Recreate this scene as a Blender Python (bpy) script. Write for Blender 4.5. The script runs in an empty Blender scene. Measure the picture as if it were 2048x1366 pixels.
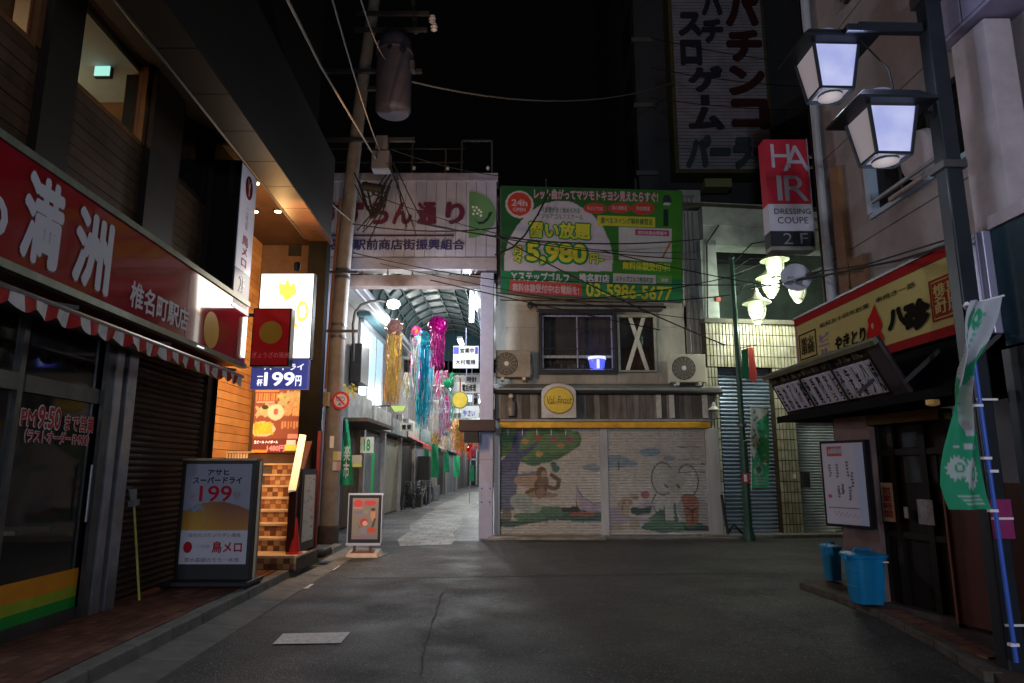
import bpy, bmesh, math, random
import numpy as np
from mathutils import Vector, Matrix
random.seed(7)
sc = bpy.context.scene
COL = sc.collection
R = math.radians

# ---------------------------------------------------------------- camera
CAMH, PITCH, FPX = 1.40, R(10.7), 1365.33
cam_d = bpy.data.cameras.new('camera'); cam = bpy.data.objects.new('camera', cam_d); COL.objects.link(cam)
cam.location = (0, 0, CAMH); cam.rotation_euler = (R(90) + PITCH, 0, 0)
cam_d.lens = 24; cam_d.sensor_width = 36; cam_d.clip_end = 400; cam_d.clip_start = .05
sc.camera = cam

# ---------------------------------------------------------------- night sky
w = bpy.data.worlds.new('World'); sc.world = w; w.use_nodes = True
nt = w.node_tree; bg = nt.nodes['Background']
sky = nt.nodes.new('ShaderNodeTexSky'); sky.sky_type = 'NISHITA'; sky.sun_disc = False
sky.sun_elevation = R(-8); sky.sun_rotation = R(200)
mixn = nt.nodes.new('ShaderNodeMixRGB'); mixn.blend_type = 'ADD'; mixn.inputs[0].default_value = 1
mixn.inputs[2].default_value = (.0008, .0008, .001, 1)
nt.links.new(sky.outputs[0], mixn.inputs[1]); nt.links.new(mixn.outputs[0], bg.inputs[0])
bg.inputs[1].default_value = 1.0
sc.view_settings.view_transform = 'Standard'; sc.view_settings.look = 'None'
sc.view_settings.gamma = 1; sc.view_settings.use_curve_mapping = False
sc.view_settings.exposure = 0.0
sc.cycles.use_denoising = True
sc.cycles.max_bounces = 6; sc.cycles.diffuse_bounces = 3; sc.cycles.glossy_bounces = 3
sc.cycles.transmission_bounces = 4; sc.cycles.sample_clamp_indirect = 4.0

# ---------------------------------------------------------------- measuring helpers
def ray(px, py):
    v = 683 - py
    return Vector((px - 1024, FPX*math.cos(PITCH) - v*math.sin(PITCH), FPX*math.sin(PITCH) + v*math.cos(PITCH)))
CAM = Vector((0, 0, CAMH))
class Fr:
    """upright plane: origin o, u along it, z up, n towards the street side"""
    def __init__(s, o, u):
        s.o = Vector(o); s.u = Vector((u[0], u[1], 0)).normalized(); s.n = s.u.cross(Vector((0, 0, 1))).normalized(); s.v = Vector((0, 0, 1))
    def P(s, a, z, n=0): return s.o + s.u*a + s.v*z + s.n*n
    def hit(s, px, py, n=0):
        d = ray(px, py); k = (s.o + s.n*n - CAM).dot(s.n)/d.dot(s.n); q = CAM + d*k - s.o
        return q.dot(s.u), q.dot(s.v)
def front(Y): return Fr((0, Y, 0), (1, 0))
def left(a): return Fr((a, 0, 0), (-.032, 1))
def right(a): return Fr((a, 0, 0), (.032, -1))
def ground(px, py, z=0):
    d = ray(px, py); return CAM + d*((z - CAMH)/d.z)

# ---------------------------------------------------------------- materials
MATS = {}
def M(name, col=(.5, .5, .5), rough=.6, metal=0, noise=0, scale=6, bump=0, bscale=40, emit=None, es=1, alpha=1, spec=.25, streak=0, trans=0, coat=0):
    if name in MATS: return MATS[name]
    m = bpy.data.materials.new(name); m.use_nodes = True; t = m.node_tree; b = t.nodes['Principled BSDF']
    b.inputs['Base Color'].default_value = (*col, 1); b.inputs['Roughness'].default_value = rough
    b.inputs['Metallic'].default_value = metal; b.inputs['Specular IOR Level'].default_value = spec
    b.inputs['Coat Weight'].default_value = coat
    if trans: b.inputs['Transmission Weight'].default_value = trans
    tc = t.nodes.new('ShaderNodeTexCoord')
    if noise:
        n = t.nodes.new('ShaderNodeTexNoise'); n.inputs['Scale'].default_value = scale; n.inputs['Detail'].default_value = 7
        n.inputs['Roughness'].default_value = .62
        src = tc.outputs['Object']
        if streak:
            mp = t.nodes.new('ShaderNodeMapping'); mp.inputs['Scale'].default_value = (1, 1, 1/streak) if streak > 0 else (-streak**-1, 1, 1)
            t.links.new(src, mp.inputs[0]); src = mp.outputs[0]
        t.links.new(src, n.inputs['Vector'])
        r = t.nodes.new('ShaderNodeValToRGB'); r.color_ramp.elements[0].position = .3; r.color_ramp.elements[1].position = .72
        lo = tuple(max(0, c*(1 - noise)) for c in col); hi = tuple(min(1, c*(1 + noise*.6)) for c in col)
        r.color_ramp.elements[0].color = (*lo, 1); r.color_ramp.elements[1].color = (*hi, 1)
        t.links.new(n.outputs[0], r.inputs[0]); t.links.new(r.outputs[0], b.inputs['Base Color'])
    if bump:
        n2 = t.nodes.new('ShaderNodeTexNoise'); n2.inputs['Scale'].default_value = bscale; n2.inputs['Detail'].default_value = 5
        t.links.new(tc.outputs['Object'], n2.inputs['Vector'])
        bp = t.nodes.new('ShaderNodeBump'); bp.inputs['Strength'].default_value = bump; bp.inputs['Distance'].default_value = .01
        t.links.new(n2.outputs[0], bp.inputs['Height']); t.links.new(bp.outputs[0], b.inputs['Normal'])
    if emit:
        b.inputs['Emission Color'].default_value = (*emit, 1); b.inputs['Emission Strength'].default_value = es
    if alpha < 1: b.inputs['Alpha'].default_value = alpha
    MATS[name] = m; return m
def MV(name, rough=.6, es=0, noise=.12, spec=.25):
    """paint or print whose colours are stored on the mesh"""
    if name in MATS: return MATS[name]
    m = bpy.data.materials.new(name); m.use_nodes = True; t = m.node_tree; b = t.nodes['Principled BSDF']
    a = t.nodes.new('ShaderNodeAttribute'); a.attribute_name = 'paint'
    n = t.nodes.new('ShaderNodeTexNoise'); n.inputs['Scale'].default_value = 9; n.inputs['Detail'].default_value = 8
    tc = t.nodes.new('ShaderNodeTexCoord'); t.links.new(tc.outputs['Object'], n.inputs['Vector'])
    mr = t.nodes.new('ShaderNodeMapRange'); mr.inputs[3].default_value = 1 - noise*2; mr.inputs[4].default_value = 1 + noise
    t.links.new(n.outputs[0], mr.inputs[0])
    mx = t.nodes.new('ShaderNodeMixRGB'); mx.blend_type = 'MULTIPLY'; mx.inputs[0].default_value = 1
    t.links.new(a.outputs['Color'], mx.inputs[1]); t.links.new(mr.outputs[0], mx.inputs[2])
    t.links.new(mx.outputs[0], b.inputs['Base Color']); b.inputs['Roughness'].default_value = rough; b.inputs['Specular IOR Level'].default_value = spec
    if es:
        t.links.new(a.outputs['Color'], b.inputs['Emission Color']); b.inputs['Emission Strength'].default_value = es
    MATS[name] = m; return m

# ---------------------------------------------------------------- mesh builder
class MB:
    def __init__(s): s.V = []; s.F = []; s.C = None; s.smooth = False
    def add(s, vs, fs):
        k = len(s.V); s.V += [Vector(v) for v in vs]; s.F += [tuple(i + k for i in f) for f in fs]; return s
    def hexa(s, c): return s.add(c, [(0,3,2,1), (4,5,6,7), (0,1,5,4), (1,2,6,5), (2,3,7,6), (3,0,4,7)])
    def box(s, fr, a0, a1, z0, z1, n0, n1):
        return s.hexa([fr.P(a0,z0,n0), fr.P(a1,z0,n0), fr.P(a1,z0,n1), fr.P(a0,z0,n1), fr.P(a0,z1,n0), fr.P(a1,z1,n0), fr.P(a1,z1,n1), fr.P(a0,z1,n1)])
    def wbox(s, x0, x1, y0, y1, z0, z1):
        return s.hexa([(x0,y0,z0), (x1,y0,z0), (x1,y1,z0), (x0,y1,z0), (x0,y0,z1), (x1,y0,z1), (x1,y1,z1), (x0,y1,z1)])
    def bar(s, p, q, w, h=None, up=(0,0,1)):
        p, q = Vector(p), Vector(q); d = (q - p).normalized(); u = Vector(up)
        if abs(d.dot(u)) > .95: u = Vector((1, 0, 0))
        a = d.cross(u).normalized()*w/2; b = a.cross(d).normalized()*(h or w)/2
        return s.hexa([p-a-b, p+a-b, p+a+b, p-a+b, q-a-b, q+a-b, q+a+b, q-a+b])
    def tube(s, pts, r, seg=8, cap=True):
        pts = [Vector(p) for p in pts]; rr = r if isinstance(r, (list, tuple)) else [r]*len(pts); k = len(s.V)
        ref = None
        for i, p in enumerate(pts):
            d = (pts[min(i+1, len(pts)-1)] - pts[max(i-1, 0)]).normalized()
            if ref is None: ref = Vector((0,0,1)) if abs(d.z) < .9 else Vector((1,0,0))
            a = d.cross(ref).normalized(); b = d.cross(a).normalized(); ref = a.cross(d) if abs(a.cross(d).length) > .1 else ref
            for j in range(seg):
                t = 2*math.pi*j/seg; s.V.append(p + (a*math.cos(t) + b*math.sin(t))*rr[i])
        for i in range(len(pts) - 1):
            for j in range(seg):
                A = k + i*seg + j; B = k + i*seg + (j+1) % seg; s.F.append((A, B, B+seg, A+seg))
        if cap:
            s.F.append(tuple(k + j for j in range(seg))[::-1]); n = k + (len(pts)-1)*seg; s.F.append(tuple(n + j for j in range(seg)))
        s.smooth = True; return s
    def lathe(s, c, prof, seg=16, ax=(0,0,1)):
        c = Vector(c); ax = Vector(ax).normalized()
        return s.tube_prof([c + ax*z for r, z in prof], [max(r, 1e-4) for r, z in prof], ax, seg)
    def tube_prof(s, pts, rr, ax, seg):
        ref = Vector((0,0,1)) if abs(ax.z) < .9 else Vector((1,0,0)); a = ax.cross(ref).normalized(); b = ax.cross(a); k = len(s.V)
        for p, r in zip(pts, rr):
            for j in range(seg):
                t = 2*math.pi*j/seg; s.V.append(p + (a*math.cos(t) + b*math.sin(t))*r)
        for i in range(len(pts) - 1):
            for j in range(seg):
                A = k + i*seg + j; B = k + i*seg + (j+1) % seg; s.F.append((A, B, B+seg, A+seg))
        s.F.append(tuple(k + j for j in range(seg))[::-1]); n = k + (len(pts)-1)*seg; s.F.append(tuple(n + j for j in range(seg)))
        s.smooth = True; return s
    def prism(s, fr, poly, n0, n1):
        k = len(poly); vs = [fr.P(a, z, n0) for a, z in poly] + [fr.P(a, z, n1) for a, z in poly]
        return s.add(vs, [tuple(range(k))[::-1], tuple(range(k, 2*k))] + [(i, (i+1) % k, (i+1) % k + k, i + k) for i in range(k)])
    def sheet(s, rows):
        nr, nc = len(rows), len(rows[0]); k = len(s.V)
        for r in rows: s.V += [Vector(p) for p in r]
        for i in range(nr-1):
            for j in range(nc-1):
                A = k + i*nc + j; s.F.append((A, A+1, A+1+nc, A+nc))
        return s
def disc(cs, cz, rs, rz, n=24, a0=0, a1=360):
    return [(cs + rs*math.cos(R(a0 + (a1-a0)*i/n)), cz + rz*math.sin(R(a0 + (a1-a0)*i/n))) for i in range(n + (a1-a0 < 360))]
def link(name, me, mat, parent=None, org=Vector(), label=None, kind=None, bevel=0):
    o = bpy.data.objects.new(name, me); COL.objects.link(o)
    if mat: me.materials.clear(); me.materials.append(mat)
    if parent is not None: o.parent = parent
    else: o.location = org
    if label: o['label'] = label
    if kind: o['kind'] = kind
    if bevel:
        b = o.modifiers.new('bevel', 'BEVEL'); b.width = bevel; b.segments = 2; b.limit_method = 'ANGLE'
    return o
def mesh_of(mb, org, fix=True):
    me = bpy.data.meshes.new('m'); me.from_pydata([v - org for v in mb.V], [], mb.F); me.update()
    if fix:
        bm = bmesh.new(); bm.from_mesh(me); bmesh.ops.recalc_face_normals(bm, faces=bm.faces); bm.to_mesh(me); bm.free()
    if mb.smooth:
        me.polygons.foreach_set('use_smooth', [len(p.vertices) < 5 for p in me.polygons]); me.update()
        try: me.set_sharp_from_angle(angle=R(40))
        except Exception: pass
    if mb.C is not None:
        ca = me.color_attributes.new('paint', 'FLOAT_COLOR', 'POINT')
        ca.data.foreach_set('color', np.asarray(mb.C, dtype=np.float32).ravel())
    return me
class Thing:
    def __init__(s, name, label, cat, loc, group=None, kind=None):
        s.o = bpy.data.objects.new(name, None); COL.objects.link(s.o); s.o.empty_display_size = .1
        s.loc = Vector(loc); s.o.location = s.loc
        if kind: s.o['kind'] = kind
        if label: s.o['label'] = label; s.o['category'] = cat
        if group: s.o['group'] = group
    def part(s, name, mb, mat, parent=None, label=None, kind=None, bevel=0):
        return link(name, mesh_of(mb, s.loc), mat, parent or s.o, label=label, kind=kind, bevel=bevel)
    def raw(s, name, me, mat, parent=None, kind=None):
        return link(name, me, mat, parent or s.o, kind=kind)
def solo(name, label, cat, mb, mat, group=None, bevel=0, kind=None):
    lo = Vector((min(v.x for v in mb.V), min(v.y for v in mb.V), min(v.z for v in mb.V))); hi = Vector((max(v.x for v in mb.V), max(v.y for v in mb.V), 0))
    org = Vector(((lo.x+hi.x)/2, (lo.y+hi.y)/2, lo.z))
    o = link(name, mesh_of(mb, org), mat, None, org, label, kind, bevel); o['category'] = cat
    if group: o['group'] = group
    return o
def struct(name, mb, mat, bevel=0):
    return link(name, mesh_of(mb, Vector()), mat, None, kind='structure', bevel=bevel)
def copy_tree(o, parent=None):
    c = o.copy(); COL.objects.link(c)
    if parent is not None: c.parent = parent
    for ch in list(o.children):
        copy_tree(ch, c)
    return c

# ---------------------------------------------------------------- lettering
def glyphs(body, bold, res=2, space=1.0, line=1.0):
    cu = bpy.data.curves.new('t', 'FONT'); cu.body = body; cu.offset = bold; cu.resolution_u = res; cu.align_x = 'CENTER'
    cu.space_character = space; cu.space_line = line
    o = bpy.data.objects.new('t', cu); me = bpy.data.meshes.new_from_object(o); bpy.data.objects.remove(o)
    n = len(me.vertices); co = np.empty(n*3, dtype=np.float32); me.vertices.foreach_get('co', co); co = co.reshape(n, 3)
    fs = [tuple(p.vertices) for p in me.polygons]; bpy.data.meshes.remove(me); return co, fs
def text(th, body, fr, a0, a1, z0, z1, mat, bold=.0, n=.006, name='lettering', parent=None, out=None, outmat=None, slant=0, thick=.0, line=1.0, res=3, warp=None, space=1.0):
    """fits a line of lettering into a rectangle of an upright plane"""
    co, fs = glyphs(body, 0, res, space, line)
    if not len(co): return
    bold = max(bold, 0)*.85
    def fat(r, k):
        if r <= .004: return co, fs
        C_, F_ = [], []
        for i in range(k):
            t = 2*math.pi*i/k; q = co.copy(); q[:, 0] += r*math.cos(t); q[:, 1] += r*math.sin(t); q[:, 2] = i*.03/k; F_ += [tuple(j + len(co)*i for j in f) for f in fs]; C_.append(q)
        if r > .04: q = co.copy(); q[:, 2] = .04; F_ += [tuple(j + len(co)*k for j in f) for f in fs]; C_.append(q)
        return np.vstack(C_), F_
    lo, hi = co.min(0) - bold, co.max(0) + bold
    def put(co, fs, nn, mt, nm, th_):
        u = (co[:, 0] - lo[0])/max(hi[0]-lo[0], 1e-6); v = (co[:, 1] - lo[1])/max(hi[1]-lo[1], 1e-6)
        mb = MB(); mb.V = []
        for i in range(len(u)):
            a = a0 + (a1-a0)*u[i] + slant*(z1-z0)*v[i]; z = z0 + (z1-z0)*v[i]; n2 = nn + co[i, 2]*.05
            p = warp(a, z, n2) if warp else fr.P(a, z, n2)
            mb.V.append(Vector(p))
        mb.F = list(fs)
        if th_:
            me = mesh_of(mb, th.loc, False); o = th.raw(nm, me, mt, parent); md = o.modifiers.new('t', 'SOLIDIFY'); md.thickness = th_; md.offset = 0; return o
        return th.raw(nm, mesh_of(mb, th.loc, False), mt, parent)
    c1, f1 = fat(bold, 12 if bold > .04 and abs(z1-z0) > .15 else 8 if bold > .03 else 5); o = put(c1, f1, n, mat, name, thick)
    if out:
        c2, f2 = fat(bold + out, 12); put(c2, f2, n - .004, outmat, 'lettering_outline', 0)
    return o
def ptext(th, body, fr, pl, pr, mat, **k):
    """lettering between two pixel corners: pl = lower left, pr = upper right, as measured in the photograph"""
    n = k.get('n', .006); a0, z0 = fr.hit(*pl, n); a1, z1 = fr.hit(*pr, n)
    return text(th, body, fr, a0, a1, z0, z1, mat, **k)

# ---------------------------------------------------------------- painting on a mesh
class Paint:
    def __init__(s, base): s.ops = []; s.base = base
    def ell(s, c, x, y, rx, ry, rot=0): s.ops.append(('e', c, x, y, rx, ry, rot)); return s
    def poly(s, c, pts): s.ops.append(('p', c, pts)); return s
    def line(s, c, pts, w): s.ops.append(('l', c, pts, w)); return s
    def rect(s, c, x0, y0, x1, y1): return s.poly(c, [(x0, y0), (x1, y0), (x1, y1), (x0, y1)])
    def run(s, X, Y):
        out = np.tile(np.array(s.base, float), (X.size, 1)) if not callable(s.base) else s.base(X, Y)
        for op in s.ops:
            c = np.array(op[1], float); al = 1.0
            if len(c) == 4: al = c[3]; c = c[:3]
            if op[0] == 'e':
                _, _, x, y, rx, ry, rot = op; dx, dy = X-x, Y-y; ca, sa = math.cos(R(rot)), math.sin(R(rot))
                m = ((dx*ca + dy*sa)/rx)**2 + ((-dx*sa + dy*ca)/ry)**2 < 1
            elif op[0] == 'p':
                m = np.zeros(X.size, bool); P = op[2]
                for i in range(len(P)):
                    x0, y0 = P[i]; x1, y1 = P[i-1]
                    cond = ((y0 > Y) != (y1 > Y))
                    with np.errstate(divide='ignore', invalid='ignore'): xi = (x1-x0)*(Y-y0)/((y1-y0) if y1 != y0 else 1e-9) + x0
                    m ^= cond & (X < xi)
            else:
                m = np.zeros(X.size, bool); P = op[2]; w = op[3]
                for i in range(len(P)-1):
                    x0, y0 = P[i]; x1, y1 = P[i+1]; L = max((x1-x0)**2 + (y1-y0)**2, 1e-9)
                    t = np.clip(((X-x0)*(x1-x0) + (Y-y0)*(y1-y0))/L, 0, 1); m |= (X-x0-t*(x1-x0))**2 + (Y-y0-t*(y1-y0))**2 < w*w
            out[m] = out[m]*(1-al) + c*al
        return out
def painted(fr, a0, a1, z0, z1, nu, nv, paint, depth=None, n=0, zs=None):
    """grid sheet on a plane; depth(z) pushes rows out (corrugation); paint works in 0..1 coordinates"""
    mb = MB(); zs = zs if zs is not None else np.linspace(z0, z1, nv+1); A = np.linspace(a0, a1, nu+1)
    rows = [[fr.P(a, z, n + (depth(i) if depth else 0)) for a in A] for i, z in enumerate(zs)]
    mb.sheet(rows); U, W = np.meshgrid((A-a0)/(a1-a0), (np.array(zs)-z0)/(z1-z0))
    c = paint.run(U.ravel(), W.ravel()); mb.C = np.hstack([c, np.ones((len(c), 1))]); return mb

def lamp(kind, loc, energy, col, size=.1, rot=None, **k):
    d = bpy.data.lights.new('lamp_light', kind); d.energy = energy; d.color = col
    if kind == 'AREA':
        d.size = size
        if 'sy' in k: d.shape = 'RECTANGLE'; d.size_y = k['sy']
    elif kind == 'SPOT': d.spot_size = R(k.get('cone', 120)); d.spot_blend = k.get('blend', .6); d.shadow_soft_size = size
    else: d.shadow_soft_size = size
    o = bpy.data.objects.new('lamp_light', d); COL.objects.link(o); o.location = loc
    if rot is not None: o.rotation_euler = Vector(rot).to_track_quat('-Z', 'Y').to_euler()
    if 'parent' in k: o.parent = k['parent']; o.matrix_parent_inverse = Matrix.Translation(-k['parent'].location)
    return o
# ================================================================ ground, road, pavements
def asphalt(name, c, agg=1.0):
    m = bpy.data.materials.new(name); m.use_nodes = True; t = m.node_tree; b = t.nodes['Principled BSDF']; tc = t.nodes.new('ShaderNodeTexCoord')
    def noise(sc_, det, rough=.6):
        n = t.nodes.new('ShaderNodeTexNoise'); n.inputs['Scale'].default_value = sc_; n.inputs['Detail'].default_value = det; n.inputs['Roughness'].default_value = rough; t.links.new(tc.outputs['Object'], n.inputs['Vector']); return n.outputs[0]
    def mr(src, a, b_, lo, hi):
        r = t.nodes.new('ShaderNodeMapRange'); r.inputs[1].default_value = a; r.inputs[2].default_value = b_; r.inputs[3].default_value = lo; r.inputs[4].default_value = hi; t.links.new(src, r.inputs[0]); return r.outputs[0]
    def mul(a, b_):
        q = t.nodes.new('ShaderNodeMath'); q.operation = 'MULTIPLY'; t.links.new(a, q.inputs[0]); t.links.new(b_, q.inputs[1]); return q.outputs[0]
    big = mr(noise(.55, 6), .3, .7, .62, 1.35); mid = mr(noise(7, 8, .7), .3, .7, .72, 1.25)
    vo = t.nodes.new('ShaderNodeTexVoronoi'); vo.inputs['Scale'].default_value = 85; t.links.new(tc.outputs['Object'], vo.inputs['Vector'])
    sp_ = t.nodes.new('ShaderNodeSeparateColor'); t.links.new(vo.outputs['Color'], sp_.inputs[0])
    st = mr(sp_.outputs[0], .0, 1, .45, 1.6); gl_ = mr(sp_.outputs[1], .93, .97, 1, 3.2)  # a few cells brightened strongly: glints put into the road colour
    v = mul(mul(mul(big, mid), st), gl_)
    cm_ = t.nodes.new('ShaderNodeMixRGB'); cm_.blend_type = 'MULTIPLY'; cm_.inputs[0].default_value = 1; cm_.inputs[1].default_value = (*c, 1)
    cb = t.nodes.new('ShaderNodeCombineXYZ'); [t.links.new(v, cb.inputs[i]) for i in range(3)]; t.links.new(cb.outputs[0], cm_.inputs[2]); t.links.new(cm_.outputs[0], b.inputs['Base Color'])
    t.links.new(mr(noise(1.1, 5), .3, .7, .55, .85), b.inputs['Roughness']); b.inputs['Specular IOR Level'].default_value = .4
    bp = t.nodes.new('ShaderNodeBump'); bp.inputs['Strength'].default_value = .8*agg; bp.inputs['Distance'].default_value = .006
    t.links.new(vo.outputs['Distance'], bp.inputs['Height']); t.links.new(bp.outputs[0], b.inputs['Normal']); MATS[name] = m; return m
asph = asphalt('asphalt', (.037, .035, .0345))
concrete = M('concrete', (.17, .165, .155), .8, noise=.35, scale=5, bump=.3, bscale=60)
concrete2 = M('concrete_light', (.3, .29, .26), .8, noise=.35, scale=3, bump=.3, bscale=60)
struct('ground', MB().sheet([[(-150, -60, 0), (150, -60, 0)], [(-150, 250, 0), (150, 250, 0)]]), asph)
LU = Vector((-.032, 1, 0)).normalized()
def lp(a, Y, z): return Vector((a - .032*Y, Y, z))
# darker and lighter relaid strips in the road
def patch(name, pts, mat, z=.004): struct(name, MB().add([(p[0], p[1], z) for p in pts], [tuple(range(len(pts)))]), mat)
patch('road_patch', [(-1.05, 4.2), (-.55, 4.2), (-1.02, 9.4), (-1.3, 9.4)], asphalt('asphalt_patch', (.036, .035, .034)))
patch('road_patch', [(-2.2, 9.4), (3.4, 9.9), (4.3, 14.4), (-2.9, 14.4)], asphalt('asphalt_old', (.041, .039, .0385)))
crk = M('crack_tar', (.02, .02, .02), .8)
crnd = random.Random(6)
for pts in ([(888, 1180), (872, 1225), (850, 1290), (838, 1366)], [(700, 1130), (790, 1145), (930, 1150), (1050, 1165)]):
    cr3 = []
    for (ax, ay), (bx_, by) in zip(pts, pts[1:]):
        for k_ in range(6): cr3.append(ground(ax + (bx_-ax)*k_/6 + crnd.uniform(-3, 3), ay + (by-ay)*k_/6 + crnd.uniform(-1, 1)))
    mb_ = MB()
    for p_, q_ in zip(cr3, cr3[1:]):
        d_ = (q_ - p_).normalized(); s_ = Vector((-d_.y, d_.x, 0))*crnd.uniform(.002, .006); z_ = Vector((0, 0, .012)); mb_.add([p_-s_+z_, q_-s_+z_, q_+s_+z_, p_+s_+z_], [(0,1,2,3)])
    struct('road_crack', mb_, crk)
white_paint = M('road_paint', (.9, .88, .86), .7, noise=.35, scale=22, bump=.4, bscale=150)
def roadquad(name, pts, mat=white_paint, z=.008):
    q = [ground(px, py) for px, py in pts]; patch(name, q, mat, z)
roadquad('road_marking', [(545, 1290), (682, 1288), (700, 1266), (566, 1269)])
roadquad('road_marking', [(590, 1180), (616, 1178), (628, 1169), (607, 1170)])
roadquad('road_marking', [(640, 1141), (668, 1141), (681, 1132), (652, 1133)])
# gutter slabs, kerb stones, brick paving of the left pavement
g = struct('gutter', MB().sheet([[lp(-2.6, 1, .002), lp(-2.22, 1, .002)], [lp(-2.6, 13, .002), lp(-2.22, 13, .002)]]), concrete)
for i in range(18):
    Y = 2.4 + i*.6
    link('gutter_slab', mesh_of(MB().hexa([lp(-2.6, Y+.006, 0), lp(-2.23, Y+.006, 0), lp(-2.23, Y+.594, 0), lp(-2.6, Y+.594, 0), lp(-2.6, Y+.006, .03), lp(-2.23, Y+.006, .008), lp(-2.23, Y+.594, .008), lp(-2.6, Y+.594, .03)]), Vector()), concrete, g)
k = struct('left_kerb', MB().hexa([lp(-2.74, 1, 0), lp(-2.62, 1, 0), lp(-2.62, 12.6, 0), lp(-2.74, 12.6, 0), lp(-2.74, 1, .09), lp(-2.62, 1, .09), lp(-2.62, 12.6, .09), lp(-2.74, 12.6, .09)]), concrete)
for i in range(17):
    Y = 2.4 + i*.6; j = random.uniform(-.004, .004)
    link('kerb_stone', mesh_of(MB().hexa([lp(-2.76, Y+.006, .0), lp(-2.60+j, Y+.006, .0), lp(-2.60+j, Y+.594, .0), lp(-2.76, Y+.594, .0), lp(-2.76, Y+.006, .125+j), lp(-2.615+j, Y+.006, .125+j), lp(-2.615+j, Y+.594, .125+j), lp(-2.76, Y+.594, .125+j)]), Vector()), concrete, k, bevel=.012)
mortar = M('mortar', (.09, .075, .065), .9, noise=.3, scale=20)
pv = struct('left_pavement', MB().hexa([lp(-4.6, -2, 0), lp(-2.76, -2, 0), lp(-2.76, 12.6, 0), lp(-4.6, 12.6, 0), lp(-4.6, -2, .105), lp(-2.76, -2, .105), lp(-2.76, 12.6, .105), lp(-4.6, 12.6, .105)]), mortar)
brick = [M('paver_a', (.16, .062, .04), .75, noise=.4, scale=12, bump=.3), M('paver_b', (.12, .048, .035), .75, noise=.4, scale=12, bump=.3), M('paver_c', (.2, .085, .055), .75, noise=.4, scale=12, bump=.3)]
bm_me = []
for m in brick:
    me = mesh_of(MB().wbox(-.048, .048, -.097, .097, 0, .015), Vector()); me.materials.append(m); bm_me.append(me)
rest = MB(); cnt = 0
for j in range(11):
    for i in range(44):
        a = -2.82 - j*.1; Y = 3.3 + i*.2 + (j % 2)*.1; dz = random.uniform(0, .004)
        if Y < 9.3 and cnt < 296:
            o = bpy.data.objects.new('brick', random.choice(bm_me)); COL.objects.link(o); o.parent = pv
            o.location = lp(a, Y, .108 + dz - .003); o.rotation_euler.z = .032 + random.uniform(-.01, .01); cnt += 1
        else:
            rest.hexa([lp(a-.048, Y-.097, .105), lp(a+.048, Y-.097, .105), lp(a+.048, Y+.097, .105), lp(a-.048, Y+.097, .105)] + [lp(a+x, Y+y, .12+dz) for x, y in ((-.048, -.097), (.048, -.097), (.048, .097), (-.048, .097))])
link('brick_paving', mesh_of(rest, Vector()), brick[0], pv, kind='stuff')

# ================================================================ LEFT BUILDING (noodle shop below, bar above)
LW = left(-3.6)
LB = Thing('restaurant_building', 'brown timber-clad restaurant building with deep eave along the left pavement', 'building', lp(-3.9, 6, 0))
dkmetal = M('dark_metal', (.025, .023, .022), .45, .3, noise=.3, scale=8)
brownw = M('brown_wall', (.055, .034, .022), .7, noise=.3, scale=6)
siding = [M('siding_a', (.11, .06, .036), .6, noise=.35, scale=3, streak=-8), M('siding_b', (.09, .048, .03), .6, noise=.35, scale=3, streak=-8)]
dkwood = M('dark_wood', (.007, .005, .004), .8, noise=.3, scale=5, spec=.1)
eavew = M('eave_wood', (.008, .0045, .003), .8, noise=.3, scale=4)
def LBp(nm, mb, mt, **k): return LB.part(nm, mb, mt, **k)
def lbox(a0, a1, y0, y1, z0, z1, mb=None):
    return (mb or MB()).hexa([lp(a0,y0,z0), lp(a1,y0,z0), lp(a1,y1,z0), lp(a0,y1,z0), lp(a0,y0,z1), lp(a1,y0,z1), lp(a1,y1,z1), lp(a0,y1,z1)])
ZS, ZT = 4.69, 5.57
bays = [(1.0, 4.9), (5.29, 6.55), (7.21, 8.1)]
# wall backing below the windows, siding boards, posts
wl = LBp('wall', lbox(-3.8, -3.62, -2, 8.97, 2.72, ZS-.03), brownw)
for y0, y1 in bays[:2] + [(7.21, 8.97)]:
    z = 3.42
    while z < ZS - .08:
        b = lbox(-3.63, -3.6 + random.uniform(0, .004), y0, y1, z, z + .098); LBp('siding_board', b, random.choice(siding), parent=wl); z += .105
for y0, y1 in [(4.9, 5.29), (6.55, 7.21), (8.1, 8.97)]:
    LBp('pillar', lbox(-3.85, -3.52, y0, y1, 2.72, ZT - .002), M('post_brown', (.026, .018, .015), .5, noise=.3, scale=5))
LBp('wall', lbox(-3.85, -3.63, 8.12, 8.95, ZS - .03, ZT), brownw)
winframe = M('window_wood', (.22, .1, .04), .45, noise=.3, scale=5)
glass = M('dark_glass', (.02, .025, .03), .06, alpha=.28, spec=.6)
for i, (y0, y1) in enumerate(bays):
    f = MB()
    for q in ((y0, y0+.05), (y1-.06, y1)): lbox(-3.68, -3.59, q[0], q[1], ZS, ZT-.01, f)
    lbox(-3.68, -3.59, y0+.05, y1-.06, ZS-.03, ZS+.02, f)
    fo = LBp('window', f, winframe if i < 2 else dkmetal)
    LBp('pane', lbox(-3.645, -3.64, y0+.05, y1-.06, ZS+.02, ZT-.01), glass, parent=fo)
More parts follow.
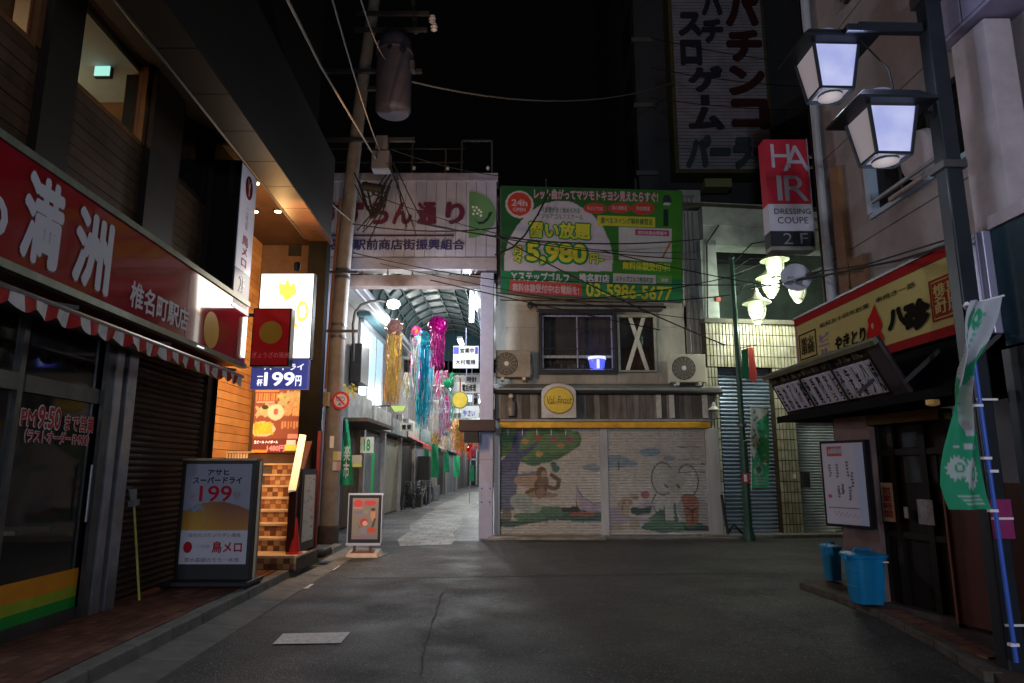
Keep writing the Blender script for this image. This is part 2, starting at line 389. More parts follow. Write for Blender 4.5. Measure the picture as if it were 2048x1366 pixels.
# room behind the upper windows
rm = MB(); y0, y1, a1, a0, z0, z1 = 2.0, 7.15, -3.7, -6.6, 3.7, 5.56
rm.add([lp(a0,y0,z0), lp(a1,y0,z0), lp(a1,y1,z0), lp(a0,y1,z0), lp(a0,y0,z1), lp(a1,y0,z1), lp(a1,y1,z1), lp(a0,y1,z1)], [(0,1,2,3), (4,5,6,7), (0,3,7,4), (0,1,5,4), (2,3,7,6)])
LB.raw('interior_room', mesh_of(rm, LB.loc, False), M('room_plaster', (.42, .2, .09), .8, noise=.25, scale=3))
LBp('ceiling_panel', lbox(-6.58, -3.7, 2.02, 7.1, 5.5, 5.545), M('room_ceiling', (.45, .47, .44), .8, noise=.15, scale=3))
LBp('room_partition', lbox(-5.6, -3.75, 7.0, 7.05, 3.72, 4.98), M('room_pale', (.5, .44, .28), .7))
LBp('room_beam', lbox(-5.6, -3.72, 6.9, 7.05, 4.99, 5.09), dkmetal)
gexit = Thing('exit_sign', 'small glowing green-white exit sign hanging inside the upper window', 'sign', lp(-4.35, 6.4, 5.1))
a0_, z0_ = front(6.4).hit(187, 153); a1_, z1_ = front(6.4).hit(225, 112)
gexit.part('sign_box', MB().box(front(6.4), a0_, a1_, z0_, z1_, -.05, 0), dkmetal)
gexit.part('lit_panel', MB().box(front(6.4), a0_+.006, a1_-.006, z0_+.006, z1_-.006, .001, .006), M('exit_green', (.5, .9, .8), .4, emit=(.45, 1, .88), es=1.5))
gexit.part('hanger', MB().box(front(6.4), (a0_+a1_)/2-.01, (a0_+a1_)/2+.01, z1_, 5.5, -.03, -.01), dkmetal)
lamp('POINT', lp(-4.6, 6.1, 5.15), 3.5, (.5, 1, .86), .12)
lamp('POINT', lp(-4.6, 6.7, 4.85), 8, (1, .8, .45), .04)
s_ = front(6.7).hit(280, 214); sl = MB().lathe(front(6.7).P(s_[0], s_[1]), [(.0, 0), (.03, .0), (.035, .04), (.01, .09), (.01, .5)], 12)
solo('spot_light', 'tiny warm spotlight glowing inside the upper window', 'lamp', sl, M('spot_glow', (1, .9, .7), .4, emit=(1, .85, .6), es=4))
# curtains of the nearest window
cr = MB(); cl = left(-3.72)
rows = []
for z in (4.72, 5.1, 5.5):
    rows.append([lp(-3.74 + .03*math.sin(j*1.15), 2.2 + j*.055, z) for j in range(48)])
cr.sheet(rows); cr.smooth = True
solo('curtain', 'orange gathered curtain drawn behind the nearest upper window', 'curtain', cr, M('curtain_cloth', (.5, .24, .08), .85, noise=.3, scale=4))
lamp('AREA', lp(-4.4, 4.0, 5.4), 60, (1, .62, .3), .8, rot=(.5, 0, -.8))
# roof body, eave beam and soffit
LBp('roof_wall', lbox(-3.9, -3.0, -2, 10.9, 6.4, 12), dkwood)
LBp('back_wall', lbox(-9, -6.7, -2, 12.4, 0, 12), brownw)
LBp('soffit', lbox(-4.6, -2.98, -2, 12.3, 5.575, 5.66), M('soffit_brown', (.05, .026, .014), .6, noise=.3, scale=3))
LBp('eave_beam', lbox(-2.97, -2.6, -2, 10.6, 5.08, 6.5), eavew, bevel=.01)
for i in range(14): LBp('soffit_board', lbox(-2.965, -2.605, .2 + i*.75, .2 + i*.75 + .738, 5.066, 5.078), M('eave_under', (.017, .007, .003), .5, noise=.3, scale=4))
LBp('eave_gutter', MB().tube([lp(-3.02, -2, 5.12), lp(-3.02, 10.6, 5.12)], .03), dkmetal)
# entry recess: left wall boards, back wall, end pillar
rl = LBp('recess_wall', lbox(-4.5, -4.33, 8.97, 12.3, .1, 5.57), brownw)
orange = [M('oak_a', (.52, .27, .1), .5, noise=.25, scale=3, streak=-6), M('oak_b', (.45, .22, .08), .5, noise=.25, scale=3, streak=-6)]
z = .14
while z < 5.5:
    LBp('wall_board', lbox(-4.33, -4.3 + random.uniform(0, .003), 8.98, 12.28, z, z + .125), random.choice(orange), parent=rl); z += .133
LBp('recess_back_wall', MB().box(front(12.3), -6, -3.6, .1, 5.57, -.2, 0), M('recess_brown', (.1, .06, .035), .6, noise=.3, scale=5))
ventf = MB().box(front(12.3), *[front(12.3).hit(578, 512)[0], front(12.3).hit(602, 512)[0]], front(12.3).hit(578, 512)[1], front(12.3).hit(578, 468)[1], .0, .04)
vo = LBp('vent', ventf, dkmetal)
LBp('wall', lbox(-4.5, -3.66, 8.8, 8.97, .1, 5.57), brownw)
pil = LBp('pillar', MB().wbox(-3.30, -3.0, 10.6, 10.81, .1, 5.06), M('pillar_black', (.003, .0025, .002), .8, noise=.3, scale=6, spec=.02))
LBp('pillar_trim', MB().wbox(-2.998, -2.95, 10.62, 10.72, .1, 2.0), M('red_board', (.09, .008, .006), .5, noise=.3, scale=6), label='dark red strip')
LBp('end_wall', MB().wbox(-4.4, -3.62, 12.5, 12.7, .0, 7), dkwood)
LBp('end_wall', MB().hexa([(-3.3,10.82,0), (-3.06,10.82,0), (-3.58,12.7,0), (-3.7,12.7,0), (-3.3,10.82,5.56), (-3.06,10.82,5.56), (-3.58,12.7,5.56), (-3.7,12.7,5.56)]), dkwood)
# recessed warm lights
for px, py, h in ((512, 365, 5.57), (510, 422, 5.57), (556, 422, 5.57)):
    d = ray(px, py); p = CAM + d*((h - CAMH)/d.z)
    dl = Thing('downlight', 'recessed warm downlight in the entry ceiling, ' + {365: 'nearest the street corner', 422: 'left of the pair further in' if px < 530 else 'right of the pair further in'}[py], 'light', p, 'warm downlights over the bar stairs')
    dl.part('trim_ring', MB().lathe(p, [(.085, 0), (.085, -.01), (.06, -.012), (.06, 0)], 20), dkmetal)
    dl.part('bulb', MB().lathe(p, [(.055, -.004), (.05, -.02), (.02, -.03)], 16), M('warm_bulb', (1, .8, .5), .4, emit=(1, .72, .36), es=9))
    lamp('SPOT', p - Vector((0, 0, .05)), 75, (1, .58, .24), .05, rot=(0, 0, -1), cone=150, blend=.8)
lamp('POINT', lp(-3.25, 10.0, 4.7), 45, (1, .56, .22), .06)  # extra warm fill under the soffit, belongs to no fitting
ul = Thing('added_uplight', 'small added warm uplight on top of the glowing beer sign', 'lamp', (-2.98, 9.05, 4.1)); ul.part('can', MB().lathe((-2.98, 9.1, 4.12), [(.04, 0), (.05, .1), (.045, .11)], 12), dkmetal); lamp('SPOT', (-2.98, 9.1, 4.26), 620, (1, .5, .18), .05, rot=(.05, .3, 1), cone=80, blend=.9)  # unseen uplight added to warm the far end of the soffit
# stairs
tile = [M('step_tile_a', (.30, .13, .06), .4, noise=.3), M('step_tile_b', (.5, .3, .14), .4, noise=.3), M('step_tile_c', (.16, .07, .04), .4, noise=.3)]
stone = M('step_nosing', (.62, .47, .3), .5, noise=.2)
stz = .3; Y = 9.33
for i in range(8):
    xr = -2.83 if i == 0 else -3.06 - .25*(Y - 9.5)
    d = .5 if i == 0 else .3
    st = LBp('step', MB().wbox(-4.66, xr, Y + .012, Y + d + .5, .1 if i == 0 else stz - .2, stz - .03), mortar)
    LBp('nosing', MB().wbox(-4.66, xr + .005, Y - .012, Y + d + .02, stz - .03, stz), stone, parent=st)
    for r_ in range(2):
        nx = int((xr + 4.66)/.085)
        for c_ in range(nx):
            x0 = xr - .085*(c_+1)
            if x0 < -4.1: continue
            LBp('tile', MB().wbox(x0 + .002, x0 + .083, Y, Y + .013, stz - .172 + r_*.071, stz - .172 + r_*.071 + .069), tile[(c_//1 + r_ + i) % 2 if random.random() < .8 else 2], parent=st)
    stz += .174; Y = 9.85 + i*.3
LBp('landing', MB().wbox(-4.66, -3.4, 11.9, 12.3, 1.2, 1.51), stone)
sw = MB(); P0, P1 = (-3.03, 9.5), (-3.55, 11.6)
sw.add([(-3.03,9.5,.1), (-2.93,9.5,.1), (-2.93,9.5,1.12), (-3.03,9.5,1.12), (-3.55,11.6,.1), (-3.2,11.6,.1), (-3.2,11.6,2.5), (-3.55,11.6,2.5)], [(0,1,2,3), (4,7,6,5), (0,3,7,4), (1,5,6,2), (3,2,6,7), (0,4,5,1)])
so = LBp('stair_side_wall', sw, M('maroon_panel', (.06, .02, .016), .4, noise=.3))
LBp('handrail_cap', MB().bar((-2.99, 9.5, 1.12), (-3.36, 11.25, 2.38), .10, .05), M('cream_rail_glow', (.9, .75, .5), .4, emit=(1, .78, .45), es=.35), parent=so)  # weak glow in the cap stands for lamplight falling on it
# shopfront wall, roller shutter, frames
SF = left(-3.64)
alum = M('aluminium', (.36, .36, .4), .35, .7, noise=.25, scale=6)
alumd = M('aluminium_dark', (.12, .12, .125), .4, .6, noise=.3, scale=6)
def sfbox(mb, pl, pr, n0, n1):
    a0, z0 = SF.hit(*pl); a1, z1 = SF.hit(*pr); return mb.box(SF, a0, a1, z0, z1, n0, n1)
YS0, YS1 = SF.hit(247, 900)[0], SF.hit(419, 900)[0]
YP0 = SF.hit(196, 1180)[0]
LBp('shopfront_post', lbox(-3.72, -3.60, SF.hit(166, 1100)[0], SF.hit(180, 1100)[0], .12, 2.72), alumd)
LBp('shopfront_post', lbox(-3.72, -3.58, SF.hit(181, 1100)[0], SF.hit(196, 1100)[0], .12, 2.72), alum)
LBp('shopfront_post', lbox(-3.70, -3.56, SF.hit(203, 1100)[0], SF.hit(222, 1100)[0], .12, 2.72), alum)
LBp('shopfront_post', lbox(-3.78, -3.60, YS1, 8.97, .12, 2.72), dkmetal)
sh = LBp('roller_shutter', lbox(-3.78, -3.74, YS0-.35, YS1, .12, 2.72), M('shutter_back', (.03, .02, .017), .7))
shut = M('shutter_brown', (.07, .042, .032), .7, 0, noise=.3, scale=5, streak=-5)
sm = MB(); z = .13
while z < 2.7:
    s_ = MB(); ys = (YS0-.35, YS1); h = .062
    for k_ in range(4):
        pass
    prof = [(-3.735, z), (-3.715, z+.012), (-3.705, z+.032), (-3.715, z+.05), (-3.735, z+h)]
    vs = [lp(a, y, zz) for y in ys for a, zz in prof]; s_.add(vs, [(i, i+1, i+6, i+5) for i in range(4)])
    LBp('slat', s_, shut, parent=sh); z += .066
# glazed shopfront
gl = M('shop_glass', (.02, .026, .03), .04, alpha=.45, spec=.8)
zt1, zt2 = SF.hit(180, 805)[1], SF.hit(180, 775)[1]
for (ya, yb) in ((2.5, SF.hit(18, 900)[0]), (SF.hit(34, 900)[0], SF.hit(166, 1100)[0])):
    fo = MB(); lbox(-3.7, -3.64, yb, yb+.06, .2, 2.7, fo); lbox(-3.7, -3.64, ya, yb, zt1, zt2, fo); lbox(-3.7, -3.64, ya, yb, .12, .22, fo)
    wf = LBp('window', fo, alumd)
    LBp('pane', lbox(-3.672, -3.668, ya, yb, .22, zt1), gl, parent=wf); LBp('pane', lbox(-3.672, -3.668, ya, yb, zt2, 2.7), gl, parent=wf)
    for z0, z1, m in ((.22, .31, M('film_green', (.02, .35, .06), .4, noise=.15)), (.31, .4, M('film_lime', (.4, .5, .04), .4, noise=.15)), (.4, .55, M('film_orange', (.85, .33, .02), .4, noise=.15))):
        LBp('colour_band', lbox(-3.664, -3.661, ya, yb, z0, z1), m, parent=wf)
LBp('shop_interior', lbox(-6.4, -6.3, 1, 8.9, .1, 2.7), M('shop_inner', (.12, .11, .1), .8, noise=.4, scale=2))
LBp('shop_floor', lbox(-6.4, -3.74, 1, 7.0, .1, .13), M('shop_floor_m', (.08, .07, .06), .5, noise=.4))
LBp('shop_counter', lbox(-5.4, -4.9, 3, 6.9, .13, 1.05), M('counter_m', (.16, .13, .11), .5, noise=.4))
lamp('POINT', lp(-4.6, 5.2, 2.2), 7, (.75, .85, 1), .2)  # fill light added to show the shop interior, has no fitting
for i in range(5): LBp('table_edge', lbox(-4.75, -4.3, 3.2 + i*.8, 3.7 + i*.8, .82, .86), M('table_m', (.25, .2, .15), .4))
LBp('inner_poster', lbox(-4.2, -4.19, 4.55, 4.85, 1.6, 2.1), M('inner_paper', (.6, .6, .58), .6)); LBp('inner_shelf', lbox(-5.6, -5.3, 5.2, 6.8, 1.05, 1.9), M('inner_shelf_m', (.2, .2, .22), .5))
lt = Thing('stool', 'round stool dimly seen through the shop glass', 'stool', lp(-4.5, 5.9, .13))
lt.part('seat', MB().lathe(lp(-4.5, 5.9, .55), [(.16, 0), (.17, .03), (.15, .06)], 20), M('stool_seat', (.25, .04, .03), .5))
lt.part('leg', MB().lathe(lp(-4.5, 5.9, .13), [(.14, 0), (.14, .02), (.02, .03), (.02, .42)], 16), alum)
LBp('door_handle', MB().tube([lp(-3.6, 6.28, .95), lp(-3.6, 6.28, 1.45)], .012), alum)
GF = left(-3.655)
red_t = M('sticker_red', (.55, .03, .03), .5); white_t = M('sticker_white', (.9, .87, .9), .6)
hr = Thing('hours_lettering', 'red and white opening hours lettering stuck on the shop glass', 'lettering', lp(-3.655, 5.9, 1.3))
ptext(hr, 'PM', GF, (40, 850), (75, 821), red_t, bold=.03, out=.04, outmat=white_t)
ptext(hr, '9:50', GF, (74, 855), (125, 817), red_t, bold=.035, out=.045, outmat=white_t)
ptext(hr, 'まで営業', GF, (128, 861), (190, 835), red_t, bold=.03, out=.04, outmat=white_t)
ptext(hr, '（ラストオーダー PM9:30）', GF, (48, 885), (180, 868), red_t, bold=.03, out=.04, outmat=white_t, space=.8)
# fascia sign
FA = left(-3.2); a1 = 8.78; zb, zt = 2.73, 3.55
FS = Thing('fascia_sign', 'long red noodle shop fascia sign with large white characters', 'sign', lp(-3.3, 5, 2.7))
FS.part('box', lbox(-3.6, -3.22, 0, a1, zb, zt), M('fascia_back', (.12, .012, .012), .5))
FS.part('panel', lbox(-3.219, -3.2, 0, a1, zb+.03, zt-.03), M('fascia_red', (.38, .012, .026), .1, noise=.06, scale=1.5, coat=.45, spec=.5))
for y_ in (1.6, 3.4, 5.2, 7.0): FS.part('panel_seam', lbox(-3.199, -3.1975, y_, y_+.006, zb+.03, zt-.03), M('seam_dark', (.12, .006, .008), .5))
trim = M('trim_green_grey', (.22, .24, .19), .45, .3, noise=.3, scale=7)
FS.part('trim', lbox(-3.25, -3.18, 0, a1, zt-.028, zt+.03), trim); FS.part('trim', lbox(-3.25, -3.17, 0, a1, zb-.03, zb+.028), trim)
FS.part('lamp_tube', lbox(-3.24, -3.16, 7.25, 7.42, zb-.012, zb+.0), M('led_white', (1, 1, 1), .4, emit=(.9, .95, 1), es=1.2))
wl_ = M('fascia_white', (.8, .78, .9), .6, spec=.1)
out_ = M('fascia_darkred', (.2, .008, .008), .4)
ptext(FS, 'の', FA, (-72, 452), (22, 400), wl_, bold=.045, out=.02, outmat=out_)
ptext(FS, '満', FA, (34, 512), (136, 382), wl_, bold=.045, out=.02, outmat=out_)
ptext(FS, '洲', FA, (140, 560), (231, 452), wl_, bold=.045, out=.02, outmat=out_)
ptext(FS, '椎名町駅店', FA, (258, 612), (379, 620), wl_, bold=.03)
# plain roundel on the far end of the fascia (its mascot is left out)
cs, cz = FA.hit(422, 660)
FS.part('roundel', MB().prism(FA, disc(cs, cz, .21, .21, 28), .002, .006), M('roundel_yellow', (.75, .42, .04), .4))
# projecting box sign
PB = front(8.72); xl, zl = PB.hit(499, 733); xr_, zr_ = PB.hit(584, 616)
PS = Thing('projecting_sign', 'red square box sign projecting from the end of the red fascia', 'sign', (xl, 8.72, zl))
PS.part('box', MB().box(PB, xl, xr_, zl, zr_, -.16, 0), dkmetal, bevel=.006)
PS.part('face', MB().box(PB, xl+.02, xr_-.02, zl+.02, zr_-.02, .001, .008), M('box_red', (.5, .012, .012), .3, noise=.1, emit=(.5, .01, .01), es=.12))
cx, cz = PB.hit(542, 665); PS.part('roundel', MB().prism(PB, disc(cx, cz, .15, .15, 28), .009, .012), MATS['roundel_yellow'])
ptext(PS, 'ぎょうざの満洲', PB, (504, 716), (578, 704), M('pink_letters', (.75, .2, .2), .5, emit=(.6, .12, .12), es=.12), bold=.02, n=.012)
PS.part('bracket', MB().box(PB, xl-.25, xl, zr_-.1, zr_-.06, -.1, -.06), dkmetal)
# awning with striped valance
AW = Thing('awning', 'rolled shop awning with scalloped red and white striped valance', 'awning', lp(-3.05, 5, 2.4))
vz0, vz1 = 2.415, 2.525; av = left(-3.05)
aw_r = M('valance_red', (.55, .03, .03), .8, noise=.3, scale=9); aw_w = M('valance_white', (.85, .82, .82), .8, noise=.3, scale=9)
Y = 1.2; i = 0; red_o = None
while Y < 8.32:
    n_ = 7; rows = [[], []]
    for j in range(n_):
        y = Y + .125*j/(n_-1); sc_ = abs(math.sin(math.pi*(((y - 1.2)/.25) % 1)))
        bul = .012*math.sin(y*9) + .006*math.sin(y*31)
        rows[0].append(lp(-3.05 + bul*1.5, y, vz0 + .045 - .05*sc_)); rows[1].append(lp(-3.05 + bul*.3, y, vz1))
    m_ = MB().sheet(rows); m_.smooth = True
    AW.part('valance_strip', m_, aw_r if i % 2 else aw_w); Y += .125; i += 1
AW.part('front_bar', MB().tube([lp(-3.06, 1, 2.54), lp(-3.06, 8.36, 2.54)], .022), alum)
AW.part('roll_case', MB().tube([lp(-3.45, 1, 2.6), lp(-3.45, 8.6, 2.6)], .07, 12), dkmetal)
for y in (3.2, 4.6, 6.1, 7.8): AW.part('arm', MB().bar(lp(-3.45, y, 2.6), lp(-3.07, y + .35, 2.59), .03), alumd)
# black vertical sign box
vs_ = left(-3.2)
VS = Thing('vertical_sign', 'tall narrow black sign box with white street face and red characters', 'sign', lp(-3.4, 7.6, 3.4))
va0, va1 = vs_.hit(479, 420)[0]-.02, vs_.hit(511, 420)[0]
VZ0, VZ1 = 3.42, 5.33
VS.part('box', lbox(-3.72, -3.21, va0, va1, VZ0, VZ1), M('sign_black', (.012, .012, .013), .4), bevel=.01)
VS.part('face', lbox(-3.209, -3.2, va0+.02, va1-.02, VZ0+.5, VZ1-.03), M('face_white', (.62, .6, .7), .4, emit=(.6, .62, .8), es=.14))
VS.part('face', lbox(-3.209, -3.2, va0+.02, va1-.02, VZ0+.03, VZ0+.495), M('face_grey', (.2, .2, .24), .4, emit=(.4, .4, .6), es=.05))
dred = M('sign_dark_red', (.3, .01, .02), .5); grey_l = M('sign_grey_letters', (.35, .33, .38), .5)
am = (va0+va1)/2
VS.part('emblem', MB().prism(vs_, disc(am, VZ1-.27, .13, .16, 20), .0, .004), dred)
VS.part('emblem_mark', MB().prism(vs_, [(am-.07, VZ1-.16), (am-.03, VZ1-.16), (am, VZ1-.24), (am+.03, VZ1-.16), (am+.07, VZ1-.16), (am+.015, VZ1-.29), (am+.015, VZ1-.38), (am-.015, VZ1-.38), (am-.015, VZ1-.29)], .0045, .006), wl_)
text(VS, '二\n代\n目', vs_, am-.05, am+.05, VZ1-.85, VZ1-.55, grey_l, bold=.01, n=.004)
text(VS, '鳥\nメ\nロ', vs_, am-.11, am+.11, VZ0+.56, VZ1-.93, dred, bold=.02, n=.004)
text(VS, '2F', vs_, am-.1, am+.1, VZ0+.22, VZ0+.42, wl_, bold=.01, n=.004)
VS.part('lower_edge', lbox(-3.25, -3.19, va0, va1, VZ0-.02, VZ0+.005), M('edge_lit', (.9, .92, 1), .4, emit=(.9, .95, 1), es=.6))
# glowing beer sign hung in the entry
BF = front(9.02)
BS = Thing('beer_sign', 'glowing white beer sign with golden emblem above a blue price panel', 'sign', (-3.2, 9.02, 2.6))
bx0, bz0 = BF.hit(512, 716); bx1, bz1 = BF.hit(628, 548)
BS.part('box', MB().box(BF, bx0-.01, bx1+.01, bz0, bz1+.01, -.12, 0), dkmetal)
def wh(X, Y): return np.tile([1.0, .93, .8], (X.size, 1))
pt_ = Paint(wh)
gold = (1, .5, .06)
for k_ in range(7): pt_.ell(gold, .52 + .13*math.sin(k_*.9 - 2.7), .8 + .06*math.cos(k_*.9 - 2.7), .045, .045, k_*30)
pt_.ell(gold, .5, .8, .12, .06).ell(gold, .38, .84, .05, .05, 30).ell(gold, .62, .84, .05, .05, -30).ell(gold, .5, .88, .05, .05).ell(gold, .5, .71, .07, .03).ell(gold, .82, .55, .12, .13).ell(gold, .3, .52, .1, .05).ell((1, .95, .85), .82, .55, .06, .08).ell(gold, .68, .38, .09, .03)
BS.part('lit_panel', painted(BF, bx0, bx1, bz0, bz1, 40, 60, pt_, n=.003), MV('lit_print', .4, es=2.4, noise=0))
cx0, cz0 = BF.hit(500, 778); cx1, cz1 = BF.hit(617, 717)
BS.part('price_panel', MB().box(BF, cx0, cx1, cz0, cz1, -.1, .0), M('price_blue', (.05, .06, .3), .4, emit=(.09, .1, .42), es=.45))
wlet = M('lit_letters', (1, 1, 1), .4, emit=(1, .97, .93), es=1.1)
ptext(BS, '199', BF, (527, 772), (590, 744), wlet, bold=.03); ptext(BS, '円', BF, (590, 772), (603, 751), wlet, bold=.03)
ptext(BS, '一\n杯', BF, (513, 772), (526, 752), wlet, bold=.03, line=.8); ptext(BS, 'ーパードライ', BF, (512, 740), (608, 727), wlet, bold=.03)
lamp('AREA', BF.P((bx0+bx1)/2, (bz0+bz1)/2, .03), 14, (1, .92, .8), bx1-bx0, rot=(.1, -1, -.1), sy=bz1-bz0)
BS.part('added_rear_glow', MB().box(BF, bx0, bx1, bz0, bz1, -.126, -.121), M('added_rear_lit', (1, .9, .75), .4, emit=(1, .85, .62), es=1.6))  # unseen glowing back added so the sign warms the utility pole
lamp('AREA', BF.P((bx0+bx1)/2 + .3, (bz0+bz1)/2, -.2), 230, (1, .6, .32), bx1-bx0, rot=(-.3, 1, -.12), sy=bz1-bz0)  # strong warm light added for the pole and the road behind
# food poster
PF = front(12.27); fx0, fz0 = PF.hit(503, 905); fx1, fz1 = PF.hit(608, 780)
fp = Paint((.30, .09, .05))
fp.rect((.8, .32, .12), 0, .97, .5, 1)
rnd = random.Random(3)
for i in range(9): fp.rect((.62, .25 + .1*rnd.random(), .1), .02 + i*.052, .83, .05 + i*.052, .95)
fp.rect((.55, .42, .3), .03, .79, .4, .82).rect((.85, .25, .2), .22, .73, .42, .79)
for i in range(60): fp.ell((.35+.4*rnd.random(), .3+.25*rnd.random(), .12+.15*rnd.random()), .5+.45*rnd.random(), .76+.2*rnd.random(), .05, .03, rnd.random()*180)
for i in range(50): fp.ell((.55+.2*rnd.random(), .4+.15*rnd.random(), .2+.1*rnd.random()), .05+.33*rnd.random(), .6+.13*rnd.random(), .06, .025, rnd.random()*180)
fp.ell((.05, .06, .03), .22, .72, .07, .04)
for i in range(60): fp.ell((.65+.25*rnd.random(), .3+.2*rnd.random(), .15), .62+.33*rnd.random(), .6+.22*rnd.random()*(.4+rnd.random()), .05, .02, 35)
fp.ell((.88, .68, .45), .45, .64, .17, .13); fp.ell((.7, .12, .1), .45, .65, .05, .05)
fp.ell((.75, .6, .4), .2, .37, .26, .12)
for i in range(80): fp.ell((.85+.1*rnd.random(), .42+.2*rnd.random(), .05), .03+.36*rnd.random(), .30+.15*rnd.random(), .05, .02, rnd.random()*180)
for i in range(6): fp.rect((.62, .3, .12), .58+i*.06, .38+.02*(i%2), .62+i*.06, .5)
fp.rect((.2, .05, .03), 0, 0, 1, .22); fp.rect((.85, .3, .05), 0, 0, .32, .04)
fp.rect((.9, .35, .25), .72, .22, 1, .29)
fp.rect((.9, .85, .1), .68, .03, .95, .13); fp.rect((.95, .9, .8), .7, .13, .9, .2)
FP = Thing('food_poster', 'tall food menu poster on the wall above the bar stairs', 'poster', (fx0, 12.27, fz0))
FP.part('sheet', painted(PF, fx0, fx1, fz0, fz1, 70, 84, fp, n=.012), MV('food_print', .5, es=.35, noise=.05))  # print glows weakly in place of the warm lamplight on it
ptext(FP, '1480円', PF, (533, 903), (570, 890), M('price_pink', (.95, .3, .3), .5, emit=(1, .35, .35), es=.4), bold=.05, n=.018)
ptext(FP, '生ビール ハイボール', PF, (508, 887), (556, 881), wlet, bold=.02, n=.018)
tr = Thing('tray', 'slatted pale wooden crate on the landing ledge behind the beer stand', 'crate', (-4.75, 11.2, 1.5))
tf = front(11.3); t0 = tf.hit(452, 925); t1 = tf.hit(500, 903)
for i in range(8): tr.part('slat', MB().box(tf, t0[0] + .046*i, t0[0] + .046*i + .03, t0[1]+.02, t1[1]-.02, 0, .015), stone)
tr.part('frame', MB().box(tf, t0[0]-.02, t1[0], t1[1]-.02, t1[1], -.2, .03).box(tf, t0[0]-.02, t1[0], t0[1]-.02, t0[1]+.02, -.2, .03), stone)
# ground sign with beer price
GSf = front(7.97); g0 = GSf.hit(345, 1160); g1 = GSf.hit(516, 921)
GS = Thing('standing_light_sign', 'unlit white and amber beer price sign standing on the brick pavement', 'sign', (-3.35, 7.95, .12))
x0, x1, z0, z1 = g0[0], GSf.hit(516, 921)[0] - .02, .2, g1[1]
GS.part('housing', MB().box(GSf, x0, x1, z0, z1, -.17, 0), M('stand_black', (.02, .02, .022), .4), bevel=.008)
GS.part('top_rail', MB().box(GSf, x0-.01, x1+.01, z1, z1+.025, -.18, .01), M('stand_bronze', (.3, .2, .13), .4, .5))
GS.part('side_channel', MB().box(GSf, x1+.001, x1+.03, z0, z1-.01, -.16, -.11), M('stand_alu', (.35, .28, .2), .4, .6))
px0, px1, pz0, pz1 = x0+.05, x1-.04, z0+.17, z1-.04
H_ = pz1 - pz0
def amber(X, Y):
    c = np.tile([.2, .2, .27], (X.size, 1)); c[Y <= .33] = (.4, .4, .47); m = (Y > .33) & (Y < .53 + .09*np.sin(np.clip(X, 0, 1)*3.1)); g = (Y[m]-.33)/.28
    c[m] = np.stack([.36 - .2*g + .03*np.sin(X[m]*6), .14 - .11*g + .07*np.exp(-((X[m]-.25)/.25)**2), np.full(g.shape, .02)], 1); return c
ap = Paint(amber); ap.line((.2, .14, .1, .5), [(.35, .58), (.36, .4), (.28, .34)], .008).line((.1, .2, .4), [(.05, .53), (.12, .57), (.17, .53), (.24, .57), (.3, .54)], .012)
GS.part('face', painted(GSf, px0, px1, pz0, pz1, 44, 80, ap, n=.004), MV('stand_print', .3, noise=.03, spec=.6))
blk = M('ink_black', (.01, .01, .012), .8, spec=.05); rdk = M('ink_red', (.3, .012, .02), .8, spec=.05); gk = M('ink_grey', (.16, .12, .13), .5)
def gt(s, u0, u1, v0, v1, m, **k): text(GS, s, GSf, px0+(px1-px0)*u0, px0+(px1-px0)*u1, pz0+H_*v0, pz0+H_*v1, m, n=.007, **k)
gt('アサヒ', .33, .66, .885, .945, blk, bold=.03); gt('スーパードライ', .12, .86, .80, .87, blk, bold=.03)
gt('199', .23, .72, .62, .78, rdk, bold=.015); gt('杯', .1, .18, .64, .7, gk); gt('税抜\n円', .74, .86, .63, .72, gk, line=.8)
gt('自社のぷりぷりダレ焼鳥', .12, .9, .265, .305, gk, bold=.01); gt('二代目', .24, .44, .16, .19, gk); gt('鳥メロ', .48, .93, .11, .225, rdk, bold=.03)
gt('清水森緑のモモー本焼', .08, .9, .02, .065, gk, bold=.01)
GS.part('emblem', MB().prism(GSf, disc(px0+(px1-px0)*.12, pz0+H_*.165, .05, .062, 18), .005, .008), rdk)
GS.part('base', MB().box(GSf, x0-.08, x1+.05, .15, .2, -.34, .16), MATS['stand_black'], bevel=.01)
for sx in (x0-.04, x1+.01):
    for nn in (-.3, .12): GS.part('caster', MB().tube([GSf.P(sx-.015, .148, nn), GSf.P(sx+.015, .148, nn)], .03, 12), M('rubber', (.02, .02, .02), .8))
# broom
BR = Thing('broom', 'broom with yellow-green handle leaning upside down on the brown shutter', 'broom', lp(-3.5, 7.2, .12))
b0 = lp(-3.5, 7.32, .13); b1 = lp(-3.62, 7.12, 1.02)
dl_ = left(-3.5).hit(278, 1208); b0 = left(-3.5).P(*dl_); ul_ = left(-3.6).hit(268, 1012); b1 = left(-3.6).P(*ul_)
b0.z = max(b0.z, .125)
BR.part('handle', MB().tube([b0, b1], .012), M('handle_lime', (.5, .5, .12), .5, noise=.2))
hd = (b1 - b0).normalized()
BR.part('head', MB().bar(b1, b1 + hd*.06, .12, .05), M('broom_grey', (.2, .2, .22), .6)); br = MB()
for i in range(26):
    o_ = Vector((random.uniform(-.01, .01), random.uniform(-.055, .055), 0)); br.bar(b1 + hd*.06 + o_, b1 + hd*.17 + o_*1.5, .006)
BR.part('bristles', br, M('bristle', (.3, .3, .32), .8), kind='stuff')
# traffic cone on the lowest step
cp = Vector((-2.93, 9.55, .3))
CN = Thing('traffic_cone', 'small red traffic cone on the lowest stair step', 'cone', cp)
CN.part('cone', MB().lathe(cp, [(.075, .02), (.07, .06), (.02, .44), (.012, .47)], 20), M('cone_red', (.6, .03, .03), .5, noise=.2))
CN.part('base', MB().wbox(cp.x-.09, cp.x+.09, 9.46, 9.64, .3, .322), MATS['cone_red'], bevel=.006)
